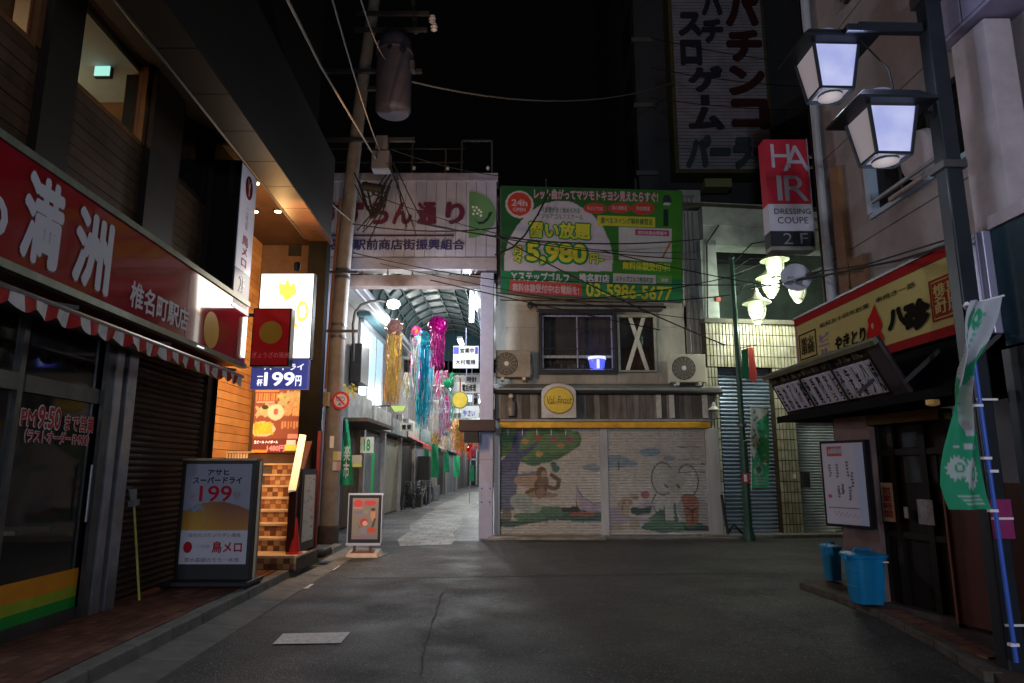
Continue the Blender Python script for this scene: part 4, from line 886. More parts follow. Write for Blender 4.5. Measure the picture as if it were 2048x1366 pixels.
rt.part('disc', MB().prism(RD, disc(rc[0], rc[1], .19, .2, 28), -.03, 0), M('disc_green', (.2, .3, .08), .5)); rt.part('face', MB().prism(RD, disc(rc[0], rc[1], .165, .175, 28), .001, .006), M('disc_yellow', (.75, .62, .08), .5, noise=.2, scale=6))
rt.part('hanger', MB().bar(RD.P(rc[0], rc[1]+.2, -.015), RD.P(rc[0], rc[1]+.5, -.015), .03), M('rust_hang', (.25, .06, .03), .6))
# brown awning box by the right column
bx = Thing('shutter_box', 'dark brown box awning fixed beside the right arcade column', 'awning', (-.6, 14.3, 2.1))
fb = front(14.1); p0, p1 = fb.hit(918, 862), fb.hit(990, 839)
bx.part('box', MB().box(fb, p0[0], p1[0], p0[1], p1[1], -.55, 0), M('box_brown', (.05, .032, .032), .5), bevel=.01)
p2 = fb.hit(928, 884); bx.part('lower_case', MB().box(fb, p0[0]+.1, p1[0]-.35, p2[1], p0[1], -.5, -.06), M('box_black', (.015, .013, .013), .5))
# banners
gban = M('banner_green', (.03, .34, .16), .8, noise=.15, scale=5); gpale = M('banner_pale', (.6, .72, .66), .8, noise=.15, scale=5)
def nobori(label, Y, px, py0, py1, wb, wt, txt=None):
    f = front(Y); T = Thing('banner', label, 'banner', f.P(*f.hit(px, py1)), 'green shop banners along the arcade')
    a, z0 = f.hit(px - wb/2, py1); b, _ = f.hit(px + wb/2, py1); c, z1 = f.hit(px - wt/2 - 1, py0); d, _ = f.hit(px + wt/2 - 1, py0); rows = []; n_ = 10
    for i in range(n_+1):
        t = i/n_; e = t**1.3; L, R_ = a + (c-a)*e, b + (d-b)*e; rows.append([f.P(L + (R_-L)*k_/4, z0 + (z1-z0)*t, .04*math.sin(k_*1.6 + t*5)) for k_ in range(5)])
    m_ = MB().sheet(rows); m_.smooth = True; T.part('cloth', m_, gban); T.part('pole', MB().tube([f.P(a, .02), f.P(a, z1 + .05)], .014, 6), steelp)
    if txt: text(T, txt, f, a + (b-a)*.25, a + (b-a)*.7, z0 + (z1-z0)*.1, z0 + (z1-z0)*.6, gpale, bold=.03, n=.06)
    return T
nobori('tall green banner narrowing upwards beside the utility pole', 14.9, 693, 838, 970, 28, 6, '楽\n市')
for i, (px, y0, y1, Y_) in enumerate(((853, 885, 932, 30), (870, 888, 955, 26), (893, 905, 945, 36), (913, 912, 955, 38), (944, 930, 962, 30))):
    nobori(['green banner left of the tanabata ribbons', 'tallest green banner in mid arcade', 'pale green banner next to a pillar', 'green and white banner near the far door', 'short green banner against the right wall'][i], Y_, px, y0, y1, [12, 16, 12, 14, 9][i], [10, 14, 10, 13, 9][i])
gs_ = Thing('shop_notice', 'white shop notice with green numeral hung beside the wooden shopfront', 'sign', (-3.6, 15.3, 2.2))
f = front(15.3); p0, p1 = f.hit(720, 906), f.hit(748, 874); gs_.part('sheet', MB().box(f, p0[0], p1[0], p0[1], p1[1], -.02, 0), gpale); ptext(gs_, '18', f, (727, 902), (741, 878), gban, bold=.04, n=.004)
gs_.part('green_post', MB().bar(f.P(p1[0], p0[1]), f.P(p1[0], .3), .06), M('post_green', (.03, .4, .15), .5))
np_ = Thing('shop_notice', 'small yellow and white notice beside the green banner', 'sign', (-3.3, 15.2, 1.6))
f = front(15.2); p0, p1 = f.hit(703, 934), f.hit(724, 910); np_.part('sheet', MB().box(f, p0[0], p1[0], p0[1], p1[1], -.02, 0), M('note_pale', (.5, .48, .35), .6)); np_.part('band', MB().box(f, p0[0], p1[0], p0[1], p0[1]+.06, .001, .004), M('note_yellow', (.6, .6, .15), .6))
# bicycles
def bicycle(label, x, Y, rot, col):
    T = Thing('bicycle', label, 'bicycle', (x, Y, 0), 'bicycles parked in the arcade'); ca, sa = math.cos(rot), math.sin(rot)
    def p(l, z, s=0): return Vector((x + l*ca - s*sa, Y + l*sa + s*ca, z))
    fm = M('bike_' + col, {'black': (.03, .03, .03), 'silver': (.4, .4, .42)}[col], .4, .5)
    for l in (-.52, .52):
        wmb = MB(); n_ = 20; wmb.tube([p(l + .31*math.cos(6.2832*i/n_), .33 + .31*math.sin(6.2832*i/n_)) for i in range(n_+1)], .02, 6, False); wo = T.part('wheel', wmb, MATS['rubber'])
        sp = MB()
        for i in range(10): sp.bar(p(l, .33), p(l + .3*math.cos(.628*i), .33 + .3*math.sin(.628*i)), .006)
        T.part('spokes', sp, alum, parent=wo, kind='stuff')
    fr_ = MB()
    for A_, B_ in (((-.52, .33), (-.1, .3)), ((-.52, .33), (-.2, .78)), ((-.1, .3), (-.2, .82)), ((-.1, .3), (.36, .75)), ((-.17, .62), (.36, .72)), ((.36, .95), (.52, .33))): fr_.tube([p(*A_), p(*B_)], .018, 6)
    T.part('frame', fr_, fm); T.part('saddle', MB().bar(p(-.32, .86), p(-.08, .88), .13, .06), MATS['rubber'])
    T.part('handlebar', MB().tube([p(.2, 1.0, -.26), p(.36, 1.0, -.2), p(.38, .98, 0), p(.36, 1.0, .2), p(.2, 1.0, .26)], .014, 6), alum)
    bk = MB()
    for z in (.78, .88, .98):
        bk.tube([p(.45, z, -.15), p(.75, z, -.15), p(.75, z, .15), p(.45, z, .15), p(.45, z, -.15)], .008, 4)
    for l, s in ((.45, -.15), (.75, -.15), (.75, .15), (.45, .15), (.6, -.15), (.6, .15), (.75, 0)): bk.bar(p(l, .72, s*.8), p(l, .98, s), .008)
    T.part('basket', bk, alum)
bicycle('black bicycle with basket nearest in the arcade, by the left shops', -3.75, 25.5, 1.35, 'black')
bicycle('silver bicycle parked just behind the black one', -3.55, 28.0, 1.45, 'silver')
bicycle('black bicycle furthest along the left shops', -3.65, 31.0, 1.5, 'black')
bicycle('bicycle half hidden behind the right arcade column', -.75, 20.5, 1.6, 'black')
for i in range(3): solo('floor_crate', ['low black crate by the left shops', 'grey parcel box by the left shops', 'tall dark locker beside the banners'][i], 'crate', MB().wbox(-4.0, -3.5, [27, 33, 29.4][i], [27.6, 33.8, 30][i], .01, [.5, .7, 2.0][i]), [cm['dark'], cm['grey'], cm['dark']][i], bevel=.01)

# ================================================================ UTILITY POLE
UY = 13.6
def up(z): return Vector((-3.54 + .005*max(0, z - 4)*z, UY, z))
UP = Thing('utility_pole', 'tall round concrete utility pole in front of the arcade mouth', 'utility pole', (-3.54, UY, 0))
polec = M('pole_concrete', (.24, .215, .2), .8, noise=.3, scale=4, bump=.4, bscale=50)
zz = [0, 2, 4, 6, 8, 10, 12, 14]; UP.part('pole', MB().tube([up(z) for z in zz], [.175 - .0045*z for z in zz], 20), polec)
UP.part('base_band', MB().lathe((-3.54, UY, 0), [(.2, 0), (.2, .32), (.185, .36)], 20), M('base_dark', (.06, .05, .045), .8, noise=.4))
for z in (2.75, 4.05, 4.3, 5.3, 5.45): UP.part('clamp_band', MB().lathe(up(z), [(.185 - .004*z, -.03), (.185 - .004*z, .03)], 18), alumd)
for z, L in ((4.15, .75), (5.38, .6)): UP.part('bracket', MB().bar(up(z) + Vector((-L, -.17, 0)), up(z) + Vector((L*.6, -.17, 0)), .05), alumd)
for z in (8.3, 9.9, 10.9, 11.3): UP.part('crossarm', MB().bar(up(z) + Vector((-.8 if z < 10 else -.3, -.15, 0)), up(z) + Vector((1.3, -.15, .0)), .08), M('crossarm_m', (.05, .05, .055), .6, .4))
UP.part('switch_box', MB().box(front(13.3), front(13.3).hit(742, 335)[0], front(13.3).hit(778, 335)[0], front(13.3).hit(760, 337)[1], front(13.3).hit(760, 300)[1], -.3, 0), M('box_grey', (.16, .16, .19), .5), bevel=.015)
UP.part('switch_box', MB().box(front(13.3), front(13.3).hit(748, 335)[0], front(13.3).hit(772, 335)[0], front(13.3).hit(760, 296)[1], front(13.3).hit(760, 268)[1], -.25, -.05), MATS['box_grey'], bevel=.01)
UP.part('cable_riser', MB().tube([up(z) + Vector((-.16, -.1, 0)) for z in (3, 5, 7)], .03, 8), M('riser_copper', (.3, .12, .05), .5))
for q in ((865, 40), (868, 56), (760, 92)):
    c = front(UY).P(*front(UY).hit(*q)); UP.part('insulator', MB().lathe(c, [(.03, -.08), (.07, -.05), (.04, -.02), (.08, .02), (.04, .06), (.06, .09), (.02, .12)], 12), M('porcelain', (.6, .56, .54), .25))
UP.part('cutout_arm', MB().bar(front(UY).P(*front(UY).hit(826, 0)), front(UY).P(*front(UY).hit(832, 66)), .09), MATS['crossarm_m'])
UP.part('sticker', MB().box(front(UY-.18), *[front(UY-.18).hit(660, 880)[0], front(UY-.18).hit(668, 880)[0]], front(UY-.18).hit(660, 896)[1], front(UY-.18).hit(660, 872)[1], 0, .012), white_t)
for i, c in enumerate(((.5, .55, .2), (.6, .5, .5), (.55, .55, .6), (.5, .3, .35))): UP.part('sticker', MB().box(front(UY-.18), front(UY-.18).hit(667 + 8*(i % 2), 900)[0], front(UY-.18).hit(675 + 8*(i % 2), 900)[0], front(UY-.18).hit(660, 921 + 20*(i//2))[1], front(UY-.18).hit(660, 903 + 20*(i//2))[1], 0, .01), M('sticker_%d' % i, c, .6))
tf_ = front(UY - .1); tc_, tz0 = tf_.hit(786, 228); _, tz1 = tf_.hit(786, 72)
TR = Thing('pole_transformer', 'grey cylindrical transformer can hanging from the utility pole', 'transformer', tf_.P(tc_, tz0))
tg = M('transformer_grey', (.10, .10, .145), .5, noise=.2, scale=3); H = tz1 - tz0
TR.part('tank', MB().lathe(tf_.P(tc_, tz0), [(.05, 0), (.33, .01), (.37, .06), (.38, .12), (.38, H*.72), (.37, H*.8), (.33, H*.93), (.2, H), (.05, H)], 28), tg)
TR.part('rim', MB().lathe(tf_.P(tc_, tz0), [(.385, H*.74), (.4, H*.75), (.4, H*.77), (.385, H*.78)], 28), tg)
for px in (780, 805): 
    q = tf_.hit(px, 96, .36); TR.part('bushing', MB().lathe(tf_.P(q[0], q[1], .30), [(.075, 0), (.075, .05), (.035, .06), (.05, .12)], 14, ax=tf_.n), M('bush_dark', (.03, .03, .04), .3))
TR.part('side_lug', MB().wbox(tc_ + .36, tc_ + .46, UY-.3, UY-.1, tz0 + H*.5, tz0 + H*.62), tg, bevel=.01)
TR.part('hanger', MB().bar((tc_ - .75, UY, tz0 + H*.35), (tc_ - .3, UY, tz0 + H*.35), .08), MATS['crossarm_m'])
# no-bicycle-parking roundel
NS = front(UY - .26); nc = NS.hit(681, 801)
RS = Thing('traffic_sign', 'small round red-rimmed no bicycle and pedestrian sign on the utility pole', 'sign', NS.P(*nc))
r_ = NS.hit(699, 801)[0] - nc[0]
sr = M('sign_red_rim', (.5, .02, .03), .5); sw_ = M('sign_white_face', (.55, .5, .56), .5); sbl = M('sign_blue_mark', (.1, .15, .5), .5)
RS.part('rim', MB().prism(NS, disc(*nc, r_, r_, 32), -.015, 0), sr); RS.part('face', MB().prism(NS, disc(*nc, r_*.74, r_*.74, 32), .001, .004), sw_)
bm2 = MB()
for sx in (-.05, .05): 
    pts = disc(nc[0] + sx*.9, nc[1] + .03, .038, .038, 14); 
    for i in range(14): bm2.bar(NS.P(*pts[i], .006), NS.P(*pts[i-1], .006), .012)
bm2.bar(NS.P(nc[0]-.045, nc[1]+.03, .006), NS.P(nc[0], nc[1]+.075, .006), .01); bm2.bar(NS.P(nc[0]+.045, nc[1]+.03, .006), NS.P(nc[0]+.02, nc[1]+.08, .006), .01)
bm2.prism(NS, [(nc[0]-.05, nc[1]-.1), (nc[0]+.03, nc[1]-.1), (nc[0]-.01, nc[1]-.03)], .004, .008)
RS.part('pictogram', bm2, sbl)
q = r_*.62; RS.part('slash', MB().bar(NS.P(nc[0]-q*.8, nc[1]+q*.8, .011), NS.P(nc[0]+q*.8, nc[1]-q*.8, .011), .035, .004, up=(0, 1, 0)), sr)
MB1 = solo('meter_box', 'small tan junction box between the eave pillar and the utility pole', 'box', MB().box(front(13.3), front(13.3).hit(640, 800)[0], front(13.3).hit(657, 800)[0], front(13.3).hit(640, 812)[1], front(13.3).hit(640, 784)[1], -.15, 0), M('tan_box', (.35, .24, .13), .6), bevel=.01)
tw_ = MB(); f = front(13.35)
for i in range(40):
    a = rs.uniform(688, 712); b = rs.uniform(768, 795); q = f.hit(a, b); d = Vector((rs.uniform(-.05, .05), rs.uniform(-.03, .03), rs.uniform(-.05, .05))); c0 = f.P(*q); e = Vector((rs.uniform(-.03, .03), 0, rs.uniform(-.03, .03)))
    tw_.add([c0 - e, c0 + d, c0 + e, c0 - d], [(0,1,2,3)])
tw_.tube([f.P(*f.hit(690, 790)), f.P(*f.hit(700, 770)), f.P(*f.hit(712, 800))], .008, 5)
solo('plastic_flowers', 'small yellow plastic flower spray tied to the utility pole', 'flowers', tw_, M('flower_yellow', (.5, .5, .1), .6, noise=.4))
# folding poster stand in front of the arcade
AF = front(11.75); a0, z0 = AF.hit(695, 1086); a1, z1 = AF.hit(764, 990)
AS = Thing('poster_stand', 'aluminium poster stand on a water base before the arcade', 'sign stand', AF.P((a0+a1)/2, 0))
AS.part('frame', MB().box(AF, a0, a1, z0, z1, -.03, 0), M('frame_black', (.025, .025, .03), .4))
for b in ((a0-.015, a0, z0, z1), (a1, a1+.015, z0, z1), (a0-.015, a1+.03, z1, z1+.03), (a0-.03, a1+.0, z0-.04, z0)): AS.part('rail', MB().box(AF, b[0], b[1], b[2], b[3], -.04, .01), M('alu_bright', (.55, .55, .58), .35, .6))
ps = Paint((.27, .26, .24)); ps.rect((.3, .27, .25), 0, .9, 1, 1).ell((.6, .08, .1), .22, .87, .18, .09).ell((.6, .08, .1), .68, .88, .24, .07).ell((.6, .3, .25), .2, .76, .2, .02)
ps.rect((.22, .22, .36), .05, .6, .4, .7).rect((.3, .32, .33), .45, .62, .6, .69).ell((.6, .33, .2), .8, .58, .09, .14).ell((.08, .06, .06), .8, .72, .09, .04).poly((.1, .1, .1), [(.74, .3), (.84, .5), (.92, .5), (.84, .28)])
ps.ell((.55, .06, .08), .46, .41, .16, .1).ell((.7, .5, .45), .5, .38, .1, .06).poly((.25, .28, .4), [(.3, .12), (.35, .3), (.55, .3), (.6, .12)]).ell((.6, .1, .05), .75, .22, .18, .07).poly((.12, .2, .12), [(.2, .4), (.3, .25), (.33, .28)]).rect((.26, .22, .28), 0, 0, 1, .1)
AS.part('poster', painted(AF, a0+.06, a1-.05, z0+.06, z1-.05, 46, 60, ps, n=.005), MV('stand_poster', .4, noise=.05))
for s in (a0+.12, a1-.16): AS.part('leg', MB().bar(AF.P(s, z0-.04, -.02), AF.P(s, .08, .02), .04), MATS['frame_black'])
AS.part('water_base', MB().add([AF.P(a0-.0, .0, .18), AF.P(a1+.0, .0, .18), AF.P(a1+.05, .0, -.22), AF.P(a0-.05, .0, -.22), AF.P(a0+.03, .07, .14), AF.P(a1-.03, .07, .14), AF.P(a1-.02, .11, -.2), AF.P(a0+.02, .11, -.2)], [(0,3,2,1), (4,5,6,7), (0,1,5,4), (1,2,6,5), (2,3,7,6), (3,0,4,7)]), M('base_tan', (.5, .44, .38), .5, noise=.2), bevel=.012)
AS.part('base_label', MB().add([AF.P(a0+.08, .0745, .133), AF.P(a1-.08, .0745, .133), AF.P(a1-.09, .106, -.1), AF.P(a0+.09, .106, -.1)], [(0,1,2,3)]), M('label_brown', (.16, .06, .05), .5))
patch('manhole_frame', [(-3.0+.6, 11.6), (-2.15, 11.6), (-2.1, 12.2), (-2.35, 12.2)], M('manhole_m', (.2, .19, .17), .7), .012)
# ================================================================ SHUTTERED SHOP BUILDING
FY = front(15)
SB = Thing('shuttered_shop_building', 'two-storey grey shop building with painted roller shutters', 'building', (1.5, 15.2, 0))
def sb(nm, px0, py0, px1, py1, n0, n1, mt, **k):
    a0, z0 = FY.hit(px0, py0, n1); a1, z1 = FY.hit(px1, py1, n1); return SB.part(nm, MB().box(FY, a0, a1, z0, z1, n0, n1), mt, **k)
wallm = M('mortar_grey', (.38, .375, .33), .85, noise=.35, scale=2.2, bump=.4, bscale=45, streak=3)
X0, X1 = FY.hit(989, 900)[0], FY.hit(1436, 900)[0]
XU1 = FY.hit(1402, 600)[0]
ZL = FY.hit(1200, 775)[1]; ZR = FY.hit(1200, 384)[1]
SB.part('wall', MB().box(FY, X0, X1, 0, ZL, -3.5, -.3), wallm)
wa_, wza = FY.hit(1078, 748, -.35); wb_1, wzb = FY.hit(1230, 622, -.35); wc_, wzc = FY.hit(1237, 744, -.35); wd_, wzd = FY.hit(1310, 630, -.35)
zl_, zh_ = min(wza, wzc), max(wzb, wzd)
wm_ = MB().box(FY, X0+.05, wa_, ZL, ZR, -.6, -.35).box(FY, wa_, wd_, ZL, zl_, -.6, -.35).box(FY, wa_, wd_, zh_, ZR, -.6, -.35).box(FY, wd_, XU1, ZL, ZR, -.6, -.35).box(FY, wb_1, wc_, zl_, zh_, -.6, -.35)
wm_.box(FY, wa_, wb_1, zl_, wza, -.6, -.351).box(FY, wc_, wd_, zl_, wzc, -.6, -.351).box(FY, wc_, wd_, wzd, zh_, -.6, -.351)
ww = SB.part('wall', wm_, wallm)
SB.part('wall', MB().box(FY, X0 + .05, XU1, ZL, ZR-.01, -6, -1.9).box(FY, X0+.05, X0+.1, ZL, ZR-.01, -1.9, -.6).box(FY, XU1-.05, XU1, ZL, ZR-.01, -1.9, -.6), wallm)
SB.part('room_floor', MB().box(FY, X0+.1, XU1-.05, ZL, zl_, -1.9, -.6), M('room_dark', (.03, .03, .03), .8))
# sheet cladding panels with joints around the openings
for (px0, px1, py0, py1) in ((992, 1012, 700, 612), (1012, 1074, 655, 612), (1012, 1074, 765, 658), (1074, 1232, 765, 748), (1234, 1316, 765, 748), (1318, 1372, 655, 612), (1318, 1372, 765, 658), (1374, 1400, 765, 380)):
    a0, z0 = FY.hit(px0, py0, -.33); a1, z1 = FY.hit(px1, py1, -.33); SB.part('wall_panel', MB().box(FY, a0, a1, z0, z1, -.349, -.33), wallm, parent=ww)
ledge = M('ledge_metal', (.24, .25, .24), .5, .3, noise=.3, scale=3)
a0, z0 = FY.hit(985, 782); a1, z1 = FY.hit(1440, 770)
SB.part('ledge', MB().add([FY.P(a0, z0, .12), FY.P(a1, z0, .12), FY.P(a1, z0+.05, .12), FY.P(a0, z0+.05, .12), FY.P(a0, z0, -.33), FY.P(a1, z0, -.33), FY.P(a1, z0+.2, -.33), FY.P(a0, z0+.2, -.33)], [(0,1,2,3), (4,7,6,5), (3,2,6,7), (0,4,5,1), (0,3,7,4), (1,5,6,2)]), ledge)
gut = SB.part('gutter', MB().tube([FY.P(a0+.02, z0-.03, .14), FY.P(a1, z0-.05, .14)], .045, 8), M('gutter_black', (.03, .03, .03), .5))
# weathered plank fascia
planks = [M('plank_%d' % i, c, .85, noise=.5, scale=7, streak=5, bump=.5, bscale=60) for i, c in enumerate(((.13, .125, .118), (.19, .18, .17), (.09, .085, .08), (.24, .23, .22)))]
zp0, zp1 = FY.hit(1200, 838)[1], FY.hit(1200, 779)[1]; a = X0 + .02; bk = SB.part('plank_fascia', MB().box(FY, X0, X1, zp0, zp1, -.28, -.02), planks[2])
while a < X1 - .05:
    wdt = random.uniform(.1, .19); b = min(a + wdt, X1); SB.part('plank', MB().box(FY, a+.004, b-.004, zp0 + random.uniform(0, .012), zp1, -.019, random.uniform(0, .014)), random.choice(planks), parent=bk); a = b
whp = M('white_stick', (.6, .6, .55), .6, noise=.3, scale=10)
for px in (1317, 1343, 1409):
    s0, t0 = FY.hit(px-4, 836); s1, t1 = FY.hit(px+4, 787); SB.part('white_batten', MB().box(FY, s0, s1, t0, t1, .015, .04), whp)
FYo = FY; FY = front(14.79)
wb_ = Thing('oval_sign', 'yellow oval shop sign on a white arched board over the shutters', 'sign', FY.P(*FY.hit(1117, 838)))
s0, t0 = FY.hit(1083, 836); s1, t1 = FY.hit(1151, 786); tm = FY.hit(1117, 768)[1]
arch = [(s0, t0), (s1, t0), (s1, t1)] + [((s0+s1)/2 + (s1-s0)/2*math.cos(t), t1 + (tm-t1)*math.sin(t)) for t in np.linspace(.2, 2.94, 12)] + [(s0, t1)]
wb_.part('board', MB().prism(FY, arch, .045, .07), M('board_white', (.55, .54, .52), .6, noise=.3, scale=6))
ec = FY.hit(1117, 801); er = FY.hit(1147, 801)[0] - ec[0]; ez = FY.hit(1117, 774)[1] - ec[1]
wb_.part('rim', MB().prism(FY, disc(*ec, er, ez, 36), .071, .085), M('oval_rim', (.14, .14, .05), .5)); wb_.part('face', MB().prism(FY, disc(*ec, er*.95, ez*.93, 36), .0851, .092), M('oval_yellow', (.68, .5, .05), .5, noise=.12, scale=7))
ptext(wb_, 'Val. Frout', FY, (1092, 808), (1143, 792), M('oval_ink', (.15, .12, .03), .5), bold=.0, n=.098, slant=.1)
wb_.part('underline', MB().tube([FY.P(ec[0] + er*u, ec[1] - ez*(.22 - .1*math.cos(u*3)), .094) for u in np.linspace(-.7, .7, 8)], .006, 4), MATS['oval_ink'])
FY = FYo
# yellow canopy bar and shutter frames
sb('canopy_rail', 1000, 843, 1422, 838, -.2, .1, M('rail_grey', (.3, .3, .29), .5, noise=.3))
sb('canopy_bar', 999, 856, 1421, 844, -.1, .16, M('bar_yellow', (.75, .42, .03), .45, noise=.3, scale=5), bevel=.02)
jamb = M('jamb_white', (.42, .42, .42), .5, .2, noise=.3, scale=3, streak=4)
sb('jamb', 989, 1078, 1000, 857, -.25, .0, jamb); sb('jamb', 1421, 1077, 1436, 857, -.25, .0, jamb, bevel=.008)
sb('jamb', 1204, 1075, 1214, 857, -.25, -.05, jamb)
struct('shop_apron', MB().wbox(X0-.12, FY.hit(1205, 1080)[0], 14.45, 15.26, 0, .055), concrete2, bevel=.01); struct('shop_apron', MB().wbox(FY.hit(1205, 1080)[0]+.01, X1+.2, 14.55, 15.26, 0, .045), concrete, bevel=.01)
# murals
base = (.56, .56, .54)
pA = Paint(base)
pA.poly((.05, .24, .06), [(0, .98), (0, .72), (.1, .74), (.18, .68), (.25, .66), (.33, .66), (.42, .71), (.5, .69), (.57, .7), (.67, .76), (.78, .83), (.8, .9), (.78, .96), (.5, 1), (0, 1)])
for e in ((.3, .76, .13, .09), (.55, .85, .2, .1), (.2, .9, .2, .12), (.68, .9, .1, .07)): pA.ell((.11, .34, .1), *e)
for e in ((.4, .7, .12, .04), (.32, .67, .08, .035)): pA.ell((.04, .25, .13), *e)
for x, y, c in ((.24, .87, (.6, .33, .04)), (.37, .9, (.5, .08, .04)), (.52, .885, (.5, .06, .17)), (.68, .885, (.55, .03, .13)), (.59, .83, (.6, .28, .04)), (.38, .75, (.62, .42, .03))): pA.ell(c, x, y, .037, .028)
pA.poly((.05, .09, .3), [(0, .68), (.1, .78), (.15, 1), (.28, 1), (.19, .86), (.18, .77), (.28, .81), (.35, .87), (.37, .84), (.28, .76), (.2, .7), (.17, .6), (.16, .45), (.15, .25), (0, .25)])
pA.poly((.1, .17, .38), [(0, .55), (.13, .6), (.17, .56), (.15, .36), (.13, .22), (0, .22)])
pA.ell((.5, .36, .26), .3, .5, .17, .07).poly((.16, .24, .45), [(.15, .56), (.4, .59), (.42, .57), (.16, .535)])
pA.ell((.42, .28, .2), .38, .36, .18, .03)
mk = (.2, .12, .05)
pA.ell(mk, .4, .57, .05, .06).ell(mk, .39, .43, .065, .09).ell((.28, .18, .08), .41, .49, .06, .06).ell((.42, .25, .2), .39, .39, .045, .045).ell((.5, .38, .28), .42, .56, .025, .03)
pA.line(mk, [(.44, .45), (.52, .42), (.56, .44), (.57, .5), (.5, .55)], .02).line(mk, [(.35, .42), (.28, .4), (.25, .38)], .018).ell((.03, .25, .22), .54, .61, .04, .035).ell((.05, .2, .18), .52, .65, .03, .03)
pA.ell((.26, .42, .55), .9, .62, .1, .03).ell((.2, .38, .52), .93, .6, .04, .02)
pA.poly((.03, .16, .15), [(0, .07), (.1, .06), (.3, .1), (.55, .13), (.8, .11), (1, .12), (1, .24), (.85, .22), (.6, .25), (.4, .2), (.25, .17), (.15, .12), (0, .14)])
for e in ((.45, .21, .22, .05), (.28, .16, .16, .04)): pA.ell((.08, .28, .15), *e)
for e in ((.2, .3, .11, .08), (.3, .24, .1, .05)): pA.ell((.33, .48, .48), *e)
pA.poly((.44, .38, .55), [(.74, .44), (.73, .36), (.77, .25), (.85, .2), (1, .2), (1, .3), (.92, .28), (.84, .29), (.79, .35)]).poly((.42, .12, .05), [(.735, .33), (.75, .26), (.8, .2), (.93, .2), (.88, .16), (.66, .17), (.68, .2), (.73, .21)]).poly((.02, .05, .07), [(.6, .24), (.75, .26), (.78, .2), (.6, .2)])
pA.line((.2, .18, .3), [(.74, .44), (.8, .34), (.9, .28), (1, .29)], .005)
pA.ell((.1, .09, .08, .75), .06, .17, .05, .07)
pB = Paint(base)
for e in ((.1, .68, .13, .06), (.2, .66, .1, .03), (.42, .77, .1, .04), (.6, .71, .055, .025)): pB.ell((.24, .42, .56), *e)
pB.line((.1, .12, .14), [(.12, .6), (.12, .67)], .006)
eg = (.56, .62, .6); ed = (.1, .15, .15)
pB.ell(eg, .9, .43, .13, .22).ell(eg, .53, .5, .11, .17).ell(eg, .75, .48, .11, .15).ell(eg, .62, .44, .13, .17).line(eg, [(.52, .36), (.47, .28), (.5, .22)], .05)
for c_, x, y, rx, ry in ((ed, .53, .52, .105, .15), (ed, .76, .5, .1, .15)):
    pts = disc(x, y, rx, ry, 26, 40 if x < .6 else -90, 300 if x < .6 else 140); pB.line(c_, pts, .006)
pB.line(ed, disc(.9, .44, .12, .22, 20, -40, 90), .005).line(ed, [(.46, .38), (.42, .3), (.46, .2), (.55, .2), (.6, .3)], .006).line(ed, [(.55, .46), (.57, .44)], .01).line(ed, [(.66, .46), (.68, .44)], .01)
pB.ell((.5, .13, .15), .36, .37, .04, .035)
pB.poly((.05, .22, .15), [(.3, 0.06), (.4, .16), (.5, .24), (.6, .18), (.75, .13), (.95, .1), (.95, .05), (.5, .02)])
for e in ((.5, .12, .14, .06), (.7, .1, .12, .05)): pB.ell((.08, .3, .17), *e)
pB.poly(eg, [(.53, .13), (.54, .27), (.6, .3), (.62, .13)]).poly(eg, [(.66, .12), (.66, .3), (.73, .3), (.73, .12)]).line(ed, [(.64, .13), (.63, .28)], .012).line(ed, [(.53, .13), (.53, .26)], .006)
pB.poly((.45, .4, .55), [(0, .1), (0, .25), (.14, .26), (.32, .17), (.42, .2), (.44, .28), (.38, .32), (.34, .28), (.22, .24), (.18, .18), (.42, .14), (.36, .11), (.2, .12), (.08, .08)]).poly((.03, .12, .1), [(.22, .25), (.26, .26), (.32, .24), (.42, .27), (.4, .2), (.28, .18), (.22, .2)])
cr_ = (.5, .42, .28)
for e in ((.18, .3, .06, .045), (.17, .23, .04, .07), (.12, .28, .025, .035), (.25, .36, .05, .03), (.25, .1, .05, .06), (.1, .07, .1, .025)): pB.ell(cr_, *e)
for e in ((.16, .3, .015, .015), (.22, .3, .02, .014), (.14, .25, .01, .03), (.27, .34, .03, .01)): pB.ell((.35, .2, .12), *e)
pB.ell((.38, .42, .48), .8, .24, .15, .12).ell((.4, .44, .46), .92, .18, .06, .1).poly((.45, .14, .06), [(.7, .34), (.72, .38), (.82, .37), (.86, .3), (.84, .1), (.74, .08), (.72, .2)]).line((.08, .03, .03), [(.74, .25), (.79, .22), (.83, .25)], .008).line((.08, .03, .03), [(.79, .22), (.79, .12)], .006).ell((.5, .15, .12), .73, .34, .04, .03)
pB.poly((.02, .07, .09), [(.7, .08), (.72, .04), (.95, .04), (.92, .09), (.8, .07)])
for i in range(3): pB.line((.3, .26, .22), [(.68, .82 - i*.12), (.75, .815 - i*.12), (.8, .825 - i*.12), (.88 + .05*(i > 1), .82 - i*.12)], .005)
wear = random.Random(2)
for P_ in (pA, pB):
    for i in range(120): P_.ell((.33, .29, .27, .22), wear.random(), wear.random()**1.5, wear.uniform(.01, .05), wear.uniform(.002, .012))
mur = MV('shutter_mural', .6, noise=.16)
for P_ in (pA, pB):
    for k_, op in enumerate(P_.ops):
        c_ = list(op[1]); l_ = sum(c_[:3])/3; c2 = [(v*.66 + l_*.34)*.84 + .47*.13 for v in c_[:3]] + c_[3:]; P_.ops[k_] = (op[0], tuple(c2)) + tuple(op[2:])
